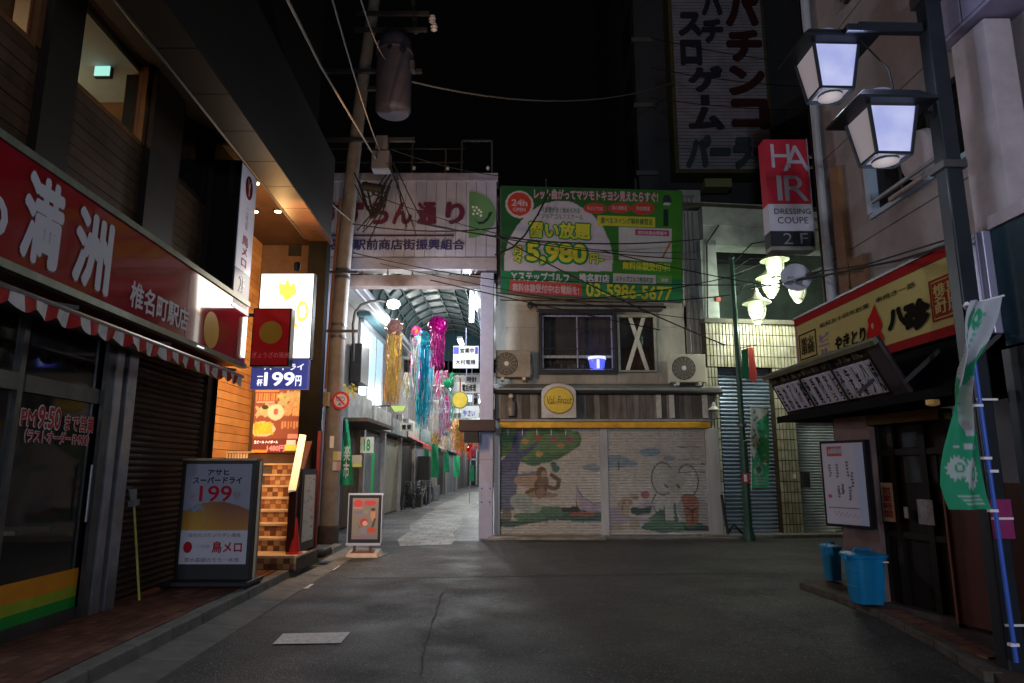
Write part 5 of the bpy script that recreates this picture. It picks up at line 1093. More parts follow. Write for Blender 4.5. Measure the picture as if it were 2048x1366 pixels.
def shutter(px0, px1, pyb, pyt, paint, n, nm):
    a0, z0 = FY.hit(px0, pyb, n); a1, z1 = FY.hit(px1, pyt, n); ns = 38; zs = []
    for i in range(ns):
        h = (z1-z0)/ns; zs += [z0 + h*i, z0 + h*(i+.2), z0 + h*(i+.55), z0 + h*(i+.9)]
    zs.append(z1); prof = [0, .03, .034, .004]
    o = SB.part(nm, painted(FY, a0, a1, z0, z1, 170, 0, paint, depth=lambda i: prof[i % 4], n=n, zs=np.array(zs)), mur)
    SB.part('bottom_bar', MB().box(FY, a0, a1, z0-.04, z0, n-.01, n+.03), jamb, parent=o)
    sl_ = MB(); h = (z1-z0)
    for k_ in range(7): 
        q = a0 + (a1-a0)*(k_+.5)/7; SB.part('latch_strip', MB().box(FY, q-.012, q+.012, z1 - h*.07, z1-.0, n+.028, n+.034), jamb, parent=o)
shutter(1001, 1203, 1068, 856, pA, -.12, 'painted_shutter'); shutter(1215, 1420, 1070, 856, pB, -.12, 'painted_shutter')
# windows of the upper floor
a0, z0 = FY.hit(1078, 748, -.2); a1, z1 = FY.hit(1230, 622, -.2)
blackf = M('frame_blackish', (.02, .02, .022), .4); lil = M('frame_lilac', (.34, .32, .42), .4, .4)
W1 = SB.part('window', MB().box(FY, a0, a0+.06, z0, z1, -.33, -.05).box(FY, a1-.06, a1, z0, z1, -.33, -.05).box(FY, a0+.06, a1-.06, z1-.08, z1, -.33, -.05).box(FY, a0+.06, a1-.06, z0, z0+.07, -.33, -.05), blackf)
SB.part('pane', MB().box(FY, a0+.06, a1-.06, z0+.07, z1-.08, -.3, -.295), M('window_dark', (.006, .008, .01), .05, alpha=.22), parent=W1)
am_ = (a0+a1)/2
for q in (a0+.08, am_-.01, a1-.1): SB.part('sash', MB().box(FY, q, q+.035, z0+.09, z1-.1, -.29, -.25), lil, parent=W1)
for q in (z0+.09, z1-.12): SB.part('sash', MB().box(FY, a0+.08, a1-.08, q, q+.03, -.289, -.251), lil, parent=W1)
for i in range(11):
    q = a0 + .09 + (a1-a0-.18)*i/10; SB.part('guard_bar', MB().box(FY, q-.004, q+.004, z0+.05, z1-.05, -.1, -.092), blackf, parent=W1)
for q in (z0+.1, z0+.55, z0+1.0): SB.part('guard_rail', MB().box(FY, a0+.06, a1-.06, q, q+.015, -.085, -.07), blackf, parent=W1)
zi = FY.hit(1100, 716, -.25)[1]
SB.part('inner_rail', MB().box(FY, a0+.1, a1-.1, zi, zi+.06, -.27, -.262), M('tape_white', (.45, .48, .46), .5, noise=.3, scale=20), parent=W1)
rr = random.Random(8)
shelf = Thing('shelf_row', 'row of boxes and books standing inside the upper window', 'shelf', FY.P(a0 + .8, z0 + .08, -.5))
q = a0 + .15
while q < a1 - .3:
    b = q + rr.uniform(.05, .14); shelf.part('box', MB().box(FY, q, b-.005, z0+.08, z0 + rr.uniform(.22, .3), -.42, -.34), M('boxes_%d' % rr.randrange(5), [(.12, .05, .03), (.05, .05, .05), (.2, .22, .2), (.1, .08, .04), (.08, .08, .12)][rr.randrange(5)], .6)); q = b
bg0, gz0 = FY.hit(1176, 742, -.29); bg1, gz1 = FY.hit(1210, 713, -.29)
bg_ = Thing('glass_bucket', 'blue glowing glass tumbler lamp on the sill of the upper window', 'lamp', FY.P((bg0+bg1)/2, gz0, -.2))
bc = FY.P((bg0+bg1)/2, gz0, -.18); rw = (bg1-bg0)/2
bg_.part('glass', MB().lathe(bc, [(rw*.8, 0), (rw*.85, .1), (rw, .28), (rw*.95, .3)], 20), M('blue_glow', (.1, .12, .8), .2, emit=(.1, .13, .9), es=.9))
bg_.part('rim_glow', MB().lathe(bc, [(rw*1.02, .24), (rw*1.03, .3)], 20), M('blue_white', (.7, .75, 1), .2, emit=(.55, .6, 1), es=1.2))
bg_.part('core', MB().box(FY, (bg0+bg1)/2-.03, (bg0+bg1)/2+.03, gz0+.02, gz0+.22, -.18+rw*.8+.01, -.18+rw*.8+.03), MATS['blue_white'])
lamp('POINT', bc + Vector((0, -.05, .35)), .35, (.25, .3, 1), .05)
a0, z0 = FY.hit(1237, 744, -.22); a1, z1 = FY.hit(1310, 630, -.22)
W2 = SB.part('window', MB().box(FY, a0, a0+.05, z0, z1, -.33, -.2).box(FY, a1-.05, a1, z0, z1, -.33, -.2).box(FY, a0+.05, a1-.05, z1-.05, z1, -.33, -.2).box(FY, a0+.05, a1-.05, z0, z0+.04, -.33, -.2), M('frame_cream', (.38, .38, .32), .6, noise=.3))
SB.part('pane', MB().box(FY, a0+.05, a1-.05, z0+.04, z1-.05, -.3, -.295), MATS['window_dark'], parent=W2)
SB.part('frame', MB().box(FY, a0+.05, a0+.08, z0+.04, z1-.05, -.29, -.25).box(FY, a1-.08, a1-.05, z0+.04, z1-.05, -.29, -.25), blackf, parent=W2)
tape = M('tape_x', (.62, .66, .62), .5, noise=.15, scale=20)
def P2(px, py, n): s, t = FY.hit(px, py, n); return FY.P(s, t, n)
W2x = SB.part('tape', MB().bar(P2(1260, 635, -.285), P2(1295, 741, -.285), .09, .006, up=(0, 1, 0)), tape, parent=W2); SB.part('tape', MB().bar(P2(1287, 635, -.276), P2(1255, 741, -.276), .09, .006, up=(0, 1, 0)), tape, parent=W2)
SB.part('room_chest', MB().box(FY, a0+.1, a1-.1, z0+.05, z0+.62, -.6, -.5), M('wood_chest', (.14, .07, .04), .6, noise=.3)); 
jar = solo('jar', 'pale jar on the chest behind the taped window', 'jar', MB().lathe(FY.P(a1-.3, z0+.63, -.55), [(.07, 0), (.09, .05), (.09, .22), (.05, .26), (.05, .3)], 16), M('jar_pale', (.3, .36, .3), .4))
SB.part('room_back', MB().box(FY, X0+.2, XU1-.2, ZL+.02, ZR-1, -1.6, -1.5), M('room_dark', (.03, .03, .03), .8)) if 0 else None
# cut through the wall face: dark recess boxes behind the panes are part of the wall line
a0, z0 = FY.hit(1074, 620, -.1); a1, z1 = FY.hit(1325, 608, -.1)
SB.part('window_eave', MB().box(FY, a0, a1, z0, z1, -.34, .02), M('eave_grey', (.17, .16, .15), .6, noise=.3)); SB.part('awning_roll', MB().tube([FY.P(a0-.15, (z0+z1)/2 + .02, 0), FY.P(a1+.05, (z0+z1)/2 - .03, 0)], .035, 8), blackf); SB.part('roll_cap', MB().lathe(FY.P(a0-.15, (z0+z1)/2+.02, -.03), [(.02, 0), (.08, .01), (.08, .06), (.02, .07)], 14, ax=FY.n), blackf)
for px in (1372, 1379, 1388): s, t = FY.hit(px, 500, -.3); SB.part('conduit', MB().tube([FY.P(s, ZL+.1, -.3), FY.P(s, ZR, -.3)], .018, 6), ledge)
SB.part('roof_cap', MB().box(FY, X0, XU1+.05, ZR, ZR+.06, -6, -.3), ledge)
# air conditioners
def aircon(label, px0, px1, py0, py1, fanpx, col, bracket=True):
    a0, z0 = FY.hit(px0, py0, .1); a1, z1 = FY.hit(px1, py1, .1); T = Thing('air_conditioner', label, 'air conditioner', FY.P((a0+a1)/2, z0, -.05), 'outdoor air conditioner units on the ledge')
    T.part('case', MB().box(FY, a0, a1, z0, z1, -.2, .08), col, bevel=.015)
    c = FY.hit(fanpx, (py0+py1)/2, .1); r = (z1-z0)*.42
    T.part('fan_recess', MB().lathe(FY.P(c[0], c[1], .079), [(r, 0), (r, .004)], 28, ax=FY.n), M('fan_dark', (.05, .05, .045), .6))
    gr = MB()
    for k_ in range(1, 8): 
        pts = [FY.P(c[0] + r*k_/8*math.cos(t), c[1] + r*k_/8*math.sin(t), .088) for t in np.linspace(0, 6.2832, 25)]; gr.tube(pts, .0045, 4, False)
    for k_ in range(14): t = k_*.4488; gr.bar(FY.P(c[0] + .03*math.cos(t), c[1] + .03*math.sin(t), .09), FY.P(c[0] + r*math.cos(t), c[1] + r*math.sin(t), .09), .006)
    T.part('fan_grille', gr, M('grille_beige', (.4, .39, .33), .5), kind='stuff'); T.part('hub', MB().lathe(FY.P(c[0], c[1], .085), [(.05, 0), (.05, .015), (.02, .02)], 16, ax=FY.n), M('hub_white', (.75, .75, .68), .5))
    T.part('side_cover', MB().box(FY, a1+.001, a1+.035, z0+.06, z0+.3, -.15, .02), col, bevel=.01)
    for q in (a0+.12, a1-.18): T.part('foot', MB().box(FY, q, q+.07, z0-.07, z0-.001, -.2, .1), whp)
cream = M('ac_cream', (.55, .53, .44), .5, noise=.15, scale=4); creamd = M('ac_old', (.32, .30, .26), .6, noise=.3, scale=4)
aircon('cream outdoor unit at the right end of the ledge', 1342, 1411, 764, 708, 1368, cream)
aircon('dingy outdoor unit at the left end of the ledge', 991, 1061, 754, 700, 1013, creamd)
# little bell lamp at the corner, pale hanging figure lamp at left
bl = P2(1428, 820, .25); BLm = Thing('bell_lamp', 'small white enamel bell lamp on the right corner of the plank fascia', 'lamp', bl)
BLm.part('shade', MB().lathe(bl, [(.13, 0), (.12, .02), (.045, .08), (.03, .16), (.01, .18)], 18), M('enamel', (.6, .62, .56), .4)); BLm.part('arm', MB().tube([bl + Vector((0, 0, .16)), bl + Vector((.02, 0, .32)), bl + Vector((-.02, .2, .36))], .014, 6), blackf)
bl2 = P2(1022, 832, .1); Fg = Thing('wall_lamp', 'pale bottle-shaped lamp against the left planks', 'lamp', bl2)
Fg.part('bottle', MB().lathe(bl2, [(.09, 0), (.1, .15), (.09, .28), (.04, .34), (.035, .4)], 16), M('smoke_glass', (.2, .19, .18), .3)); Fg.part('cap', MB().lathe(bl2, [(.05, .4), (.06, .44), (.02, .5)], 14), M('enamel', (.6, .62, .56), .4))
# ---------------------------------------------------------------- green billboard
BBf = front(14.62)
BB = Thing('billboard', 'large green golf school billboard over the shuttered shop', 'billboard', BBf.P(*BBf.hit(1180, 600)))
c00, c10, c01, c11 = [Vector((*BBf.hit(*p), 0)) for p in ((1003, 584), (1364, 603), (1002, 372), (1364, 382))]
def bbw(a, z, n=0):
    """a, z in 0..1 over the sagging sheet"""
    q = c00*(1-a)*(1-z) + c10*a*(1-z) + c01*(1-a)*z + c11*a*z; return BBf.P(q.x, q.y, n)
bw = M('bb_frame', (.1, .1, .1), .5, .4)
for p, q in (((0, 0), (1, 0)), ((0, 1), (1, 1)), ((0, 0), (0, 1)), ((1, 0), (1, 1)), ((.33, 0), (.33, 1)), ((.66, 0), (.66, 1))): BB.part('frame_bar', MB().bar(bbw(*p, -.06), bbw(*q, -.06), .05), bw)
def bpx(px, py):
    s, t = BBf.hit(px, py); z = .5
    for _ in range(6):
        xl = c00.x*(1-z) + c01.x*z; xr = c10.x*(1-z) + c11.x*z; a = (s-xl)/(xr-xl); zl = c00.y*(1-a) + c10.y*a; zh = c01.y*(1-a) + c11.y*a; z = (t-zl)/(zh-zl)
    return a, z
def bground(X, Y):
    g = np.clip((X*.9 + (1-Y)*.35) - .35, 0, 1)[:, None]; return np.array([.012, .08, .018])*(1-g) + np.array([.05, .24, .014])*g
bp_ = Paint(bground)
cpx = [bpx(*p) for p in ((1009, 541), (1009, 510), (1018, 478), (1035, 450), (1058, 425), (1085, 408), (1115, 401), (1145, 404), (1180, 425), (1205, 452), (1220, 485), (1226, 515), (1224, 543))]
bp_.poly((.42, .4, .47), cpx)
x, y = bpx(1004, 540); bp_.rect((.01, .16, .06), 0, 0, 1, y-.005).rect((.03, .27, .1), .5, 0, 1, .09).rect((.02, .2, .07), .5, .09, 1, .14)
def be(c, px, py, rx, ry, rot=0): a, z = bpx(px, py); bp_.ell(c, a, z, rx/361, ry/215, rot)
be((.45, .4, .44), 1039, 409, 28, 28); be((.4, .04, .02), 1039, 408, 24, 24)
for px, py, ry in ((1190, 417, 11), (1239, 416, 10), (1286, 417, 12)): be((.42, .04, .025), px, py, 23, ry, 6)
def br(c, x0, y0, x1, y1): p = bpx(x0, y1); q = bpx(x1, y0); bp_.rect(c, p[0], p[1], q[0], q[1])
br((.45, .42, .03), 1195, 434, 1311, 450); br((.42, .42, .44), 1237, 458, 1343, 520); br((.32, .02, .08), 1271, 460, 1338, 470); br((.04, .22, .03), 1260, 524, 1342, 541); br((.06, .3, .04), 1263, 526, 1340, 540)
br((.42, .05, .04), 1020, 567, 1163, 586); br((.42, .42, .44), 1226, 551, 1312, 565); br((.1, .28, .07), 1313, 552, 1344, 566)
for i in range(5): br((.33, .36, .36), 1240 + i*20, 474, 1241 + i*20, 518)
bp_.line((.3, .13, .03), [bpx(1325, 515), bpx(1341, 485)], .006).ell((.02, .03, .03), *bpx(1334, 400), .025, .05); bp_.rect((.01, .02, .02), *bpx(1326, 452), *bpx(1337, 418)); bp_.ell((.4, .4, .44), *bpx(1334, 408), .022, .012)
A = np.linspace(0, 1, 220); Z = np.linspace(0, 1, 130); mb = MB(); mb.sheet([[bbw(a, z) for a in A] for z in Z]); U, W = np.meshgrid(A, Z); c = bp_.run(U.ravel(), W.ravel()); mb.C = np.hstack([c, np.ones((len(c), 1))])
BB.part('vinyl_sheet', mb, MV('billboard_print', .45, noise=.1))
byel = M('bb_yellow', (.45, .45, .03), .5); bgrn = M('bb_green', (.01, .17, .05), .5); bwh = M('bb_white', (.46, .45, .5), .5); bpk = M('bb_pink', (.42, .3, .34), .5); bgd = M('bb_ink', (.03, .1, .05), .5)
def bt(s, pl, pr, m, **k):
    a0, z0 = bpx(*pl); a1, z1 = bpx(*pr); text(BB, s, BBf, a0, a1, z0, z1, m, n=k.pop('n', .006), warp=bbw, **k)
bt('レット曲がってマツモトキヨシ見えたらすぐ!', (1068, 398), (1316, 384), bpk, bold=.05, out=.03, outmat=M('bb_red', (.3, .02, .03), .5))
bt('24h', (1023, 412), (1055, 399), bpk, bold=.05); bt('OPEN', (1026, 423), (1051, 416), bpk, bold=.04)
bt('月会費が安く始められる', (1082, 425), (1160, 416), bgd, bold=.01); bt('インドアゴルフスクール', (1074, 437), (1166, 429), bgd, bold=.01)
bt('習い放題', (1058, 475), (1181, 447), byel, bold=.05, out=.08, outmat=bgrn, n=.009)
bt('5,980', (1053, 527), (1173, 489), byel, bold=.05, out=.09, outmat=bgrn, n=.009); bt('円~', (1180, 527), (1208, 509), byel, bold=.04, out=.08, outmat=bgrn, n=.009); bt('月\n々', (1026, 526), (1043, 492), byel, bold=.04, out=.08, outmat=bgrn, n=.009, line=.85)
for s, x0, x1, y in (('手ぶらでOK', 1174, 1206, 421), ('初心者歓迎', 1224, 1254, 420), ('完全個室', 1272, 1300, 421)): bt(s, (x0, y), (x1, y-8), bpk, bold=.03)
bt('選べるスイング解析練習法', (1201, 447), (1305, 438), bgd, bold=.02); bt('無料体験受付中!', (1245, 539), (1340, 527), byel, bold=.04)
bt('ステップゴルフ', (1037, 562), (1138, 547), bwh, bold=.05); bt('ー', (1142, 557), (1154, 552), M('bb_red', (.3, .02, .03), .5), bold=.08); bt('椎名町店', (1158, 565), (1219, 549), bwh, bold=.05); bt('ステップゴルフ椎名町店', (1231, 563), (1306, 555), bgd, bold=.02); bt('検索', (1322, 564), (1336, 557), bwh, bold=.03)
bt('Y', (1022, 560), (1035, 546), bwh, bold=.05)
bt('無料体験受付中!お電話を!', (1025, 583), (1158, 572), bpk, bold=.04); bt('03-5986-5677', (1172, 593), (1344, 574), byel, bold=.04, out=.02, outmat=bgrn)
bt('無料体験会開催中', (1275, 469), (1334, 463), bwh, bold=.02)
SH = Thing('perch', 'short steel aerial stub on the roof above the billboard', 'aerial', BBf.P(*BBf.hit(1098, 372))); 
for px in (1094, 1278): s, t = BBf.hit(px, 372); SH.part('stub', MB().bar(BBf.P(s, t, -.4), BBf.P(s, t+.35, -.4), .03), rail)

# ================================================================ TILED BUILDING
TF = Fr((4.05, 15.05, 0), (1, .12))
TBd = Thing('tiled_building', 'old cream-tiled building with tall blue roller shutter', 'building', (5.4, 16, 0))
def tb_(nm, px0, py0, px1, py1, n0, n1, mt, th=TBd, **k):
    a0, z0 = TF.hit(px0, py0, n1); a1, z1 = TF.hit(px1, py1, n1); return th.part(nm, MB().box(TF, a0, a1, z0, z1, n0, n1), mt, **k)
grout = M('grout', (.06, .055, .04), .9, noise=.4); tilem = [M('cream_tile', (.5, .49, .37), .35, noise=.3, scale=5), M('cream_tile_b', (.42, .4, .27), .4, noise=.4, scale=5)]
S = lambda px, py=900: TF.hit(px, py)[0]
Zt = TF.hit(1500, 648)[1]; Zh = TF.hit(1500, 734)[1]
areas = [(S(1418, 1000), S(1450, 1000), .02, Zh - .02), (S(1563, 1000), S(1604, 1000), .02, Zh - .02), (S(1413, 700), S(1640, 700), Zh - .01, Zt)]
SBx = S(1700, 900)
TBd.part('wall', MB().box(TF, areas[0][0], 5.5, 0, Zt, -6, -.55), grout)
for j, (s0, s1, z0, z1) in enumerate(areas):
    w_ = TBd.part('tile_wall', MB().box(TF, s0, s1, z0, z1, -.5, -.02), grout)
    ns, nz = max(1, round((s1-s0)/.08)), max(1, round((z1-z0)/.235)); mbs = [MB(), MB()]
    for i in range(ns):
        for k_ in range(nz):
            if random.random() < .004: continue
            a_ = s0 + (s1-s0)*i/ns; z_ = z0 + (z1-z0)*k_/nz; mbs[random.random() < .3].box(TF, a_+.011, a_ + (s1-s0)/ns-.011, z_+.009, z_ + (z1-z0)/nz - .009, -.019, random.uniform(0, .002))
    for q in (0, 1): TBd.part('tiles', mbs[q], tilem[q], parent=w_, kind='stuff')
# shutters
bsh = M('shutter_blue', (.21, .27, .34), .4, .4, noise=.35, scale=4, streak=-4); wsh = M('shutter_pale', (.62, .7, .74), .45, .3, noise=.2, scale=4)
def slatshut(px0, px1, zb_, zt_, n, m, step, nm):
    s0, s1 = TF.hit(px0, 1000, n)[0], TF.hit(px1, 1000, n)[0]
    o = TBd.part(nm, MB().box(TF, s0, s1, zb_, zt_, n-.03, n-.01), MATS['shutter_back']); z = zb_
    while z < zt_ - step*.5:
        prof = [(n, z), (n+.02, z+step*.25), (n+.026, z+step*.5), (n+.014, z+step*.8), (n-.004, z+step*.98)]
        vs = [TF.P(s, zz, nn) for s in (s0, s1) for nn, zz in prof]; TBd.part('slat', MB().add(vs, [(i, i+1, i+6, i+5) for i in range(4)]), m, parent=o); z += step
slatshut(1450, 1563, .06, Zh, -.22, bsh, .085, 'blue_shutter'); slatshut(1596, 1678, .06, TF.hit(1640, 835)[1], -.3, wsh, .062, 'pale_shutter')
TBd.part('shutter_foot', MB().box(TF, S(1596, 1075), S(1684, 1075), .02, .09, -.29, -.22), whp)
TBd.part('wall', MB().box(TF, S(1604, 800), 5.5, TF.hit(1640, 836)[1], Zh, -.5, -.2), tilem[1])
tb_('switch_plate', 1607, 975, 1619, 945, -.02, .05, M('plate_grey', (.05, .055, .05), .5)); tb_('note', 1587, 957, 1592, 948, .0, .008, white_t)
struct('tiled_step', MB().box(TF, -.1, 5, 0, .07, -.2, .35), concrete, bevel=.01)
# balcony recess above
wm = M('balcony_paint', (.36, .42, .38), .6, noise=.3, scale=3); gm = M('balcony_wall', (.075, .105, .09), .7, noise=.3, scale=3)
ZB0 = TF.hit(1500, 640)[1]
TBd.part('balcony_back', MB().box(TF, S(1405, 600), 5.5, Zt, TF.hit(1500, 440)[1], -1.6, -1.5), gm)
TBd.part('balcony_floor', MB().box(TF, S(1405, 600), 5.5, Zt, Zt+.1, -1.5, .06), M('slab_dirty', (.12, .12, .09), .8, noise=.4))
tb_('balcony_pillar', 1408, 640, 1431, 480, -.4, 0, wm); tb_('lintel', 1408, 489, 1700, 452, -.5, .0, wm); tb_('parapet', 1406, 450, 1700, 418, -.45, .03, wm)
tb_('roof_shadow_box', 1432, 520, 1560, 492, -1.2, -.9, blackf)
tb_('meter', 1433, 602, 1441, 594, .0, .05, M('meter_red', (.4, .1, .06), .5))
TBd.part('roof', MB().box(TF, -.2, 6, TF.hit(1500, 417)[1]-.02, TF.hit(1500, 417)[1]+.06, -6, .05), grout)
dp = MB().tube([TF.P(S(1437, 470), TF.hit(1437, 452)[1], .04), TF.P(S(1412, 490), TF.hit(1412, 487)[1], .04), TF.P(S(1412, 600), Zt, .04)], .02, 6); TBd.part('drain_pipe', dp, alumd)
# flag and banner by the lamp post
fp_ = front(14.4)
pg = Thing('lamp_pole_green', 'green enamelled lamp post carrying three glowing bell lanterns', 'street lamp', fp_.P(*fp_.hit(1497, 1080)))
grn = M('post_green_enamel', (.035, .085, .065), .4, .2, noise=.25, scale=6)
s0 = fp_.hit(1493, 1000)[0]; zt0 = fp_.hit(1476, 520)[1]
PC = Vector((s0, 14.4, 0))
pg.part('post', MB().tube([PC, PC + Vector((0, 0, 2.0)), PC + Vector((0, 0, 2.02)), PC + Vector((0, 0, zt0))], [.085, .085, .06, .05], 14), grn)
pg.part('base', MB().lathe(PC, [(.13, 0), (.13, .05), (.09, .25)], 14), grn); pg.part('finial', MB().lathe(PC + Vector((0, 0, zt0)), [(.05, 0), (.07, .04), (.02, .15)], 12), grn)
pg.part('band', MB().lathe(PC, [(.088, 2.3), (.09, 2.33), (.088, 2.36)], 14), alumd)
q = front(14.3); pg.part('number_plate', MB().box(q, q.hit(1486, 980)[0], q.hit(1500, 980)[0], q.hit(1490, 966)[1], q.hit(1490, 946)[1], 0, .01), M('plate_red', (.4, .05, .06), .5)); pg.part('plate_mark', MB().box(q, q.hit(1489, 980)[0], q.hit(1495, 980)[0], q.hit(1490, 963)[1], q.hit(1490, 949)[1], .011, .014), white_t)
shadeg = M('shade_enamel', (.4, .46, .3), .35); bulbg = M('bulb_greenish', (1, 1, .9), .3, emit=(.96, 1, .86), es=9); cageg = M('lantern_glass', (.7, .75, .65), .1, alpha=.35, emit=(.8, .9, .6), es=.25)
def lantern(px, py, Yo, lit, dim=1):
    f = front(14.4 + Yo); a, z = f.hit(px, py); c = f.P(a, z)
    s = pg.part('lantern_shade', MB().lathe(c, [(.30, .0), (.285, .03), (.13, .13), (.07, .24), (.035, .34)], 24), shadeg)
    pg.part('glass_bowl', MB().lathe(c, [(.17, -.02), (.19, -.12), (.165, -.26), (.11, -.36)], 18), cageg, parent=s); pg.part('bulb', MB().lathe(c, [(.05, -.03), (.12, -.12), (.125, -.2), (.06, -.31)], 14), bulbg if lit > .6 else M('bulb_dim', (.6, .62, .5), .3, emit=(1, 1, .8), es=.5), parent=s); pg.part('bottom_cap', MB().lathe(c, [(.11, -.37), (.1, -.4), (.05, -.45), (.045, -.43)], 14), shadeg, parent=s)
    cg = MB()
    for k_ in range(6): t = k_*1.0472; cg.tube([c + Vector((r*math.cos(t), r*math.sin(t), zz)) for r, zz in ((.18, -.0), (.2, -.12), (.175, -.26), (.12, -.36))], .007, 4)
    pg.part('cage_bar', cg, shadeg, parent=s); top = c + Vector((0, 0, .34))
    pg.part('arm', MB().tube([top, top + Vector((0, 0, .12)), (top + Vector((0, 0, .14)) + PC + Vector((0, 0, top.z + .02)))/2, PC + Vector((0, 0, min(top.z - .25, zt0-.1)))], .014, 6), M('arm_dark', (.012, .02, .016), .6))
    lamp('POINT', c - Vector((0, .0, .48)), 75*lit, (.95, 1, .84), .12); return c
lantern(1513, 607, 0, 1.0); lantern(1549, 521, -.25, 1.0); lantern(1540, 556, .25, .9); lantern(1594, 566, .35, .2)
# pennant and fabric banner at the post
pn = Thing('pennant', 'small green and red street pennant on the green lamp post', 'pennant', fp_.P(*fp_.hit(1500, 765)))
f = front(14.3)
def pq(*pts): return [f.hit(*p) for p in pts]
pn.part('green_half', MB().prism(f, pq((1483, 700), (1496, 696), (1497, 762), (1484, 752)), 0, .01), M('pennant_green', (.03, .2, .1), .7)); pn.part('red_half', MB().add([f.P(*f.hit(1496, 696), .012), f.P(*f.hit(1509, 693), -.1), f.P(*f.hit(1518, 745), -.12), f.P(*f.hit(1513, 766), -.05), f.P(*f.hit(1498, 760), .012)], [(0,1,2,3,4)]), M('pennant_red', (.45, .05, .04), .7)); pn.part('rod', MB().bar(f.P(*f.hit(1478, 697), .02), f.P(*f.hit(1512, 690), .02), .015), dkmetal)
nb = Thing('banner', 'green and white banner hung flat against the blue shutter', 'banner', f.P(*f.hit(1520, 978)))
mb = MB(); A = np.linspace(0, 1, 30); Z = np.linspace(0, 1, 60); rows = []; q0 = f.hit(1504, 976), f.hit(1539, 976), f.hit(1502, 813), f.hit(1536, 818)
for z in Z: rows.append([f.P(q0[0][0]*(1-a)*(1-z) + q0[1][0]*a*(1-z) + q0[2][0]*(1-a)*z + q0[3][0]*a*z, (q0[0][1]*(1-a) + q0[1][1]*a)*(1-z) + (q0[2][1]*(1-a) + q0[3][1]*a)*z, .03*math.sin(a*5 + z*4)) for a in A])
mb.sheet(rows); mb.smooth = True; bpn = Paint((.05, .42, .2)); bpn.poly((.6, .68, .64), [(0, 1), (1, 1), (1, .96), (.3, .8), (.5, .62), (.35, .5), (.1, .35), (0, .4)]).ell((.4, .45, .42), .4, .22, .3, .07).ell((.03, .28, .13), .4, .22, .18, .04)
for i in range(18): bpn.ell((.4, .5, .45), rr.uniform(.15, .85), rr.uniform(.3, .9), .06, .015).ell((.03, .26, .12), rr.uniform(.1, .8), rr.uniform(.45, .95), .07, .018)
for i in range(3): bpn.rect((.35, .45, .4), .15, .05 + i*.03, .85, .06 + i*.03)
U, W = np.meshgrid(A, Z); c = bpn.run(U.ravel(), W.ravel()); mb.C = np.hstack([c, np.ones((len(c), 1))]); nb.part('cloth', mb, MV('banner_print', .8, noise=.08)); nb.part('rod', MB().bar(f.P(*f.hit(1498, 812), .02), f.P(*f.hit(1540, 816), .02), .012), white_t); nb.part('rod', MB().bar(f.P(*f.hit(1501, 812), .02), f.P(*f.hit(1502, 980), .02), .012), white_t)
junk = MB(); junk.tube([(4.5, 14.75, .1), (4.62, 14.7, .3), (4.8, 14.72, .12), (4.95, 14.7, .1)], .03, 8); junk.tube([(4.5, 14.7, .1), (4.45, 14.72, .5), (4.42, 14.74, .9)], .03, 8)
solo('hose', 'coiled black hose in the corner between the two buildings', 'hose', junk, blackf)

# ================================================================ DARK BUILDING AND PACHINKO SIGN BEHIND
BD = Thing('rear_tower', 'dark tall building carrying the big pachinko sign', 'building', (7, 26, 0))
bdm = M('tower_dark', (.05, .05, .055), .8, noise=.3, scale=1)
PFm = front(20)
q0, q1 = PFm.hit(1352, 345), PFm.hit(1552, 345)
BD.part('wall', MB().wbox(q0[0]-1.0, q1[0] + 2.2, 20.8, 30, 0, 26), bdm)
for i in range(9):
    BD.part('window', MB().wbox(q0[0]-1.012, q0[0]-1.0, 21.3, 23, 4 + i*2.4, 5.4 + i*2.4), M('tower_glass', (.02, .02, .025), .1))
    BD.part('ledge', MB().wbox(q0[0]-1.1, q0[0]-.4, 20.7, 20.8, 3.6 + i*2.4, 3.75 + i*2.4), M('tower_ledge', (.1, .1, .09), .8))
PK = Thing('pachinko_sign', 'huge unlit vertical pachinko sign of white slatted panels', 'sign', PFm.P((q0[0]+q1[0])/2, q0[1]))
pz0 = q0[1] + .12; pz1 = pz0 + 9.5; ps0, ps1 = q0[0] + .12, q1[0] - .1
PK.part('frame', MB().box(PFm, q0[0], q1[0], q0[1], pz1+.2, -.7, -.03), M('sign_frame_ochre', (.09, .08, .03), .7, noise=.3)); 
z = pz0; psl = M('neon_slat', (.29, .275, .32), .6, noise=.3, scale=2)
while z < pz1: PK.part('slat', MB().box(PFm, ps0, ps1, z, z+.095, -.03, 0), psl); z += .115
lred = M('pk_red', (.05, .012, .012), .6); lblk = M('pk_black', (.03, .03, .035), .6); lgr = M('pk_grey', (.05, .07, .075), .6)
for ch, pl, pr in (('パ', (1452, 52), (1516, -12)), ('チ', (1455, 123), (1522, 60)), ('ン', (1459, 190), (1528, 131)), ('コ', (1464, 258), (1536, 198))): ptext(PK, ch, PFm, pl, pr, lred, bold=.07, n=.03, thick=.05)
for ch, pl, pr in (('ス', (1358, 72), (1402, 25)), ('ロ', (1362, 130), (1402, 80)), ('パ', (1404, 30), (1444, -18)), ('チ', (1405, 86), (1445, 38)), ('ゲ', (1378, 184), (1444, 132)), ('ー', (1402, 211), (1418, 190)), ('ム', (1378, 260), (1447, 214))): ptext(PK, ch, PFm, pl, pr, lblk, bold=.07, n=.03, thick=.05)
ptext(PK, 'パーラー', PFm, (1372, 338), (1542, 270), lgr, bold=.09, n=.03, thick=.05, slant=.12)
q = PFm.hit(1412, 371); q2 = PFm.hit(1465, 354); PK.part('foot_panel', MB().box(PFm, q[0], q2[0], q[1], q2[1], -.6, -.1), M('foot_ochre', (.25, .24, .1), .6))
BD.part('roof_steel', MB().wbox(3.9, 9, 19, 19.2, 7.8, 8.6), bdm)
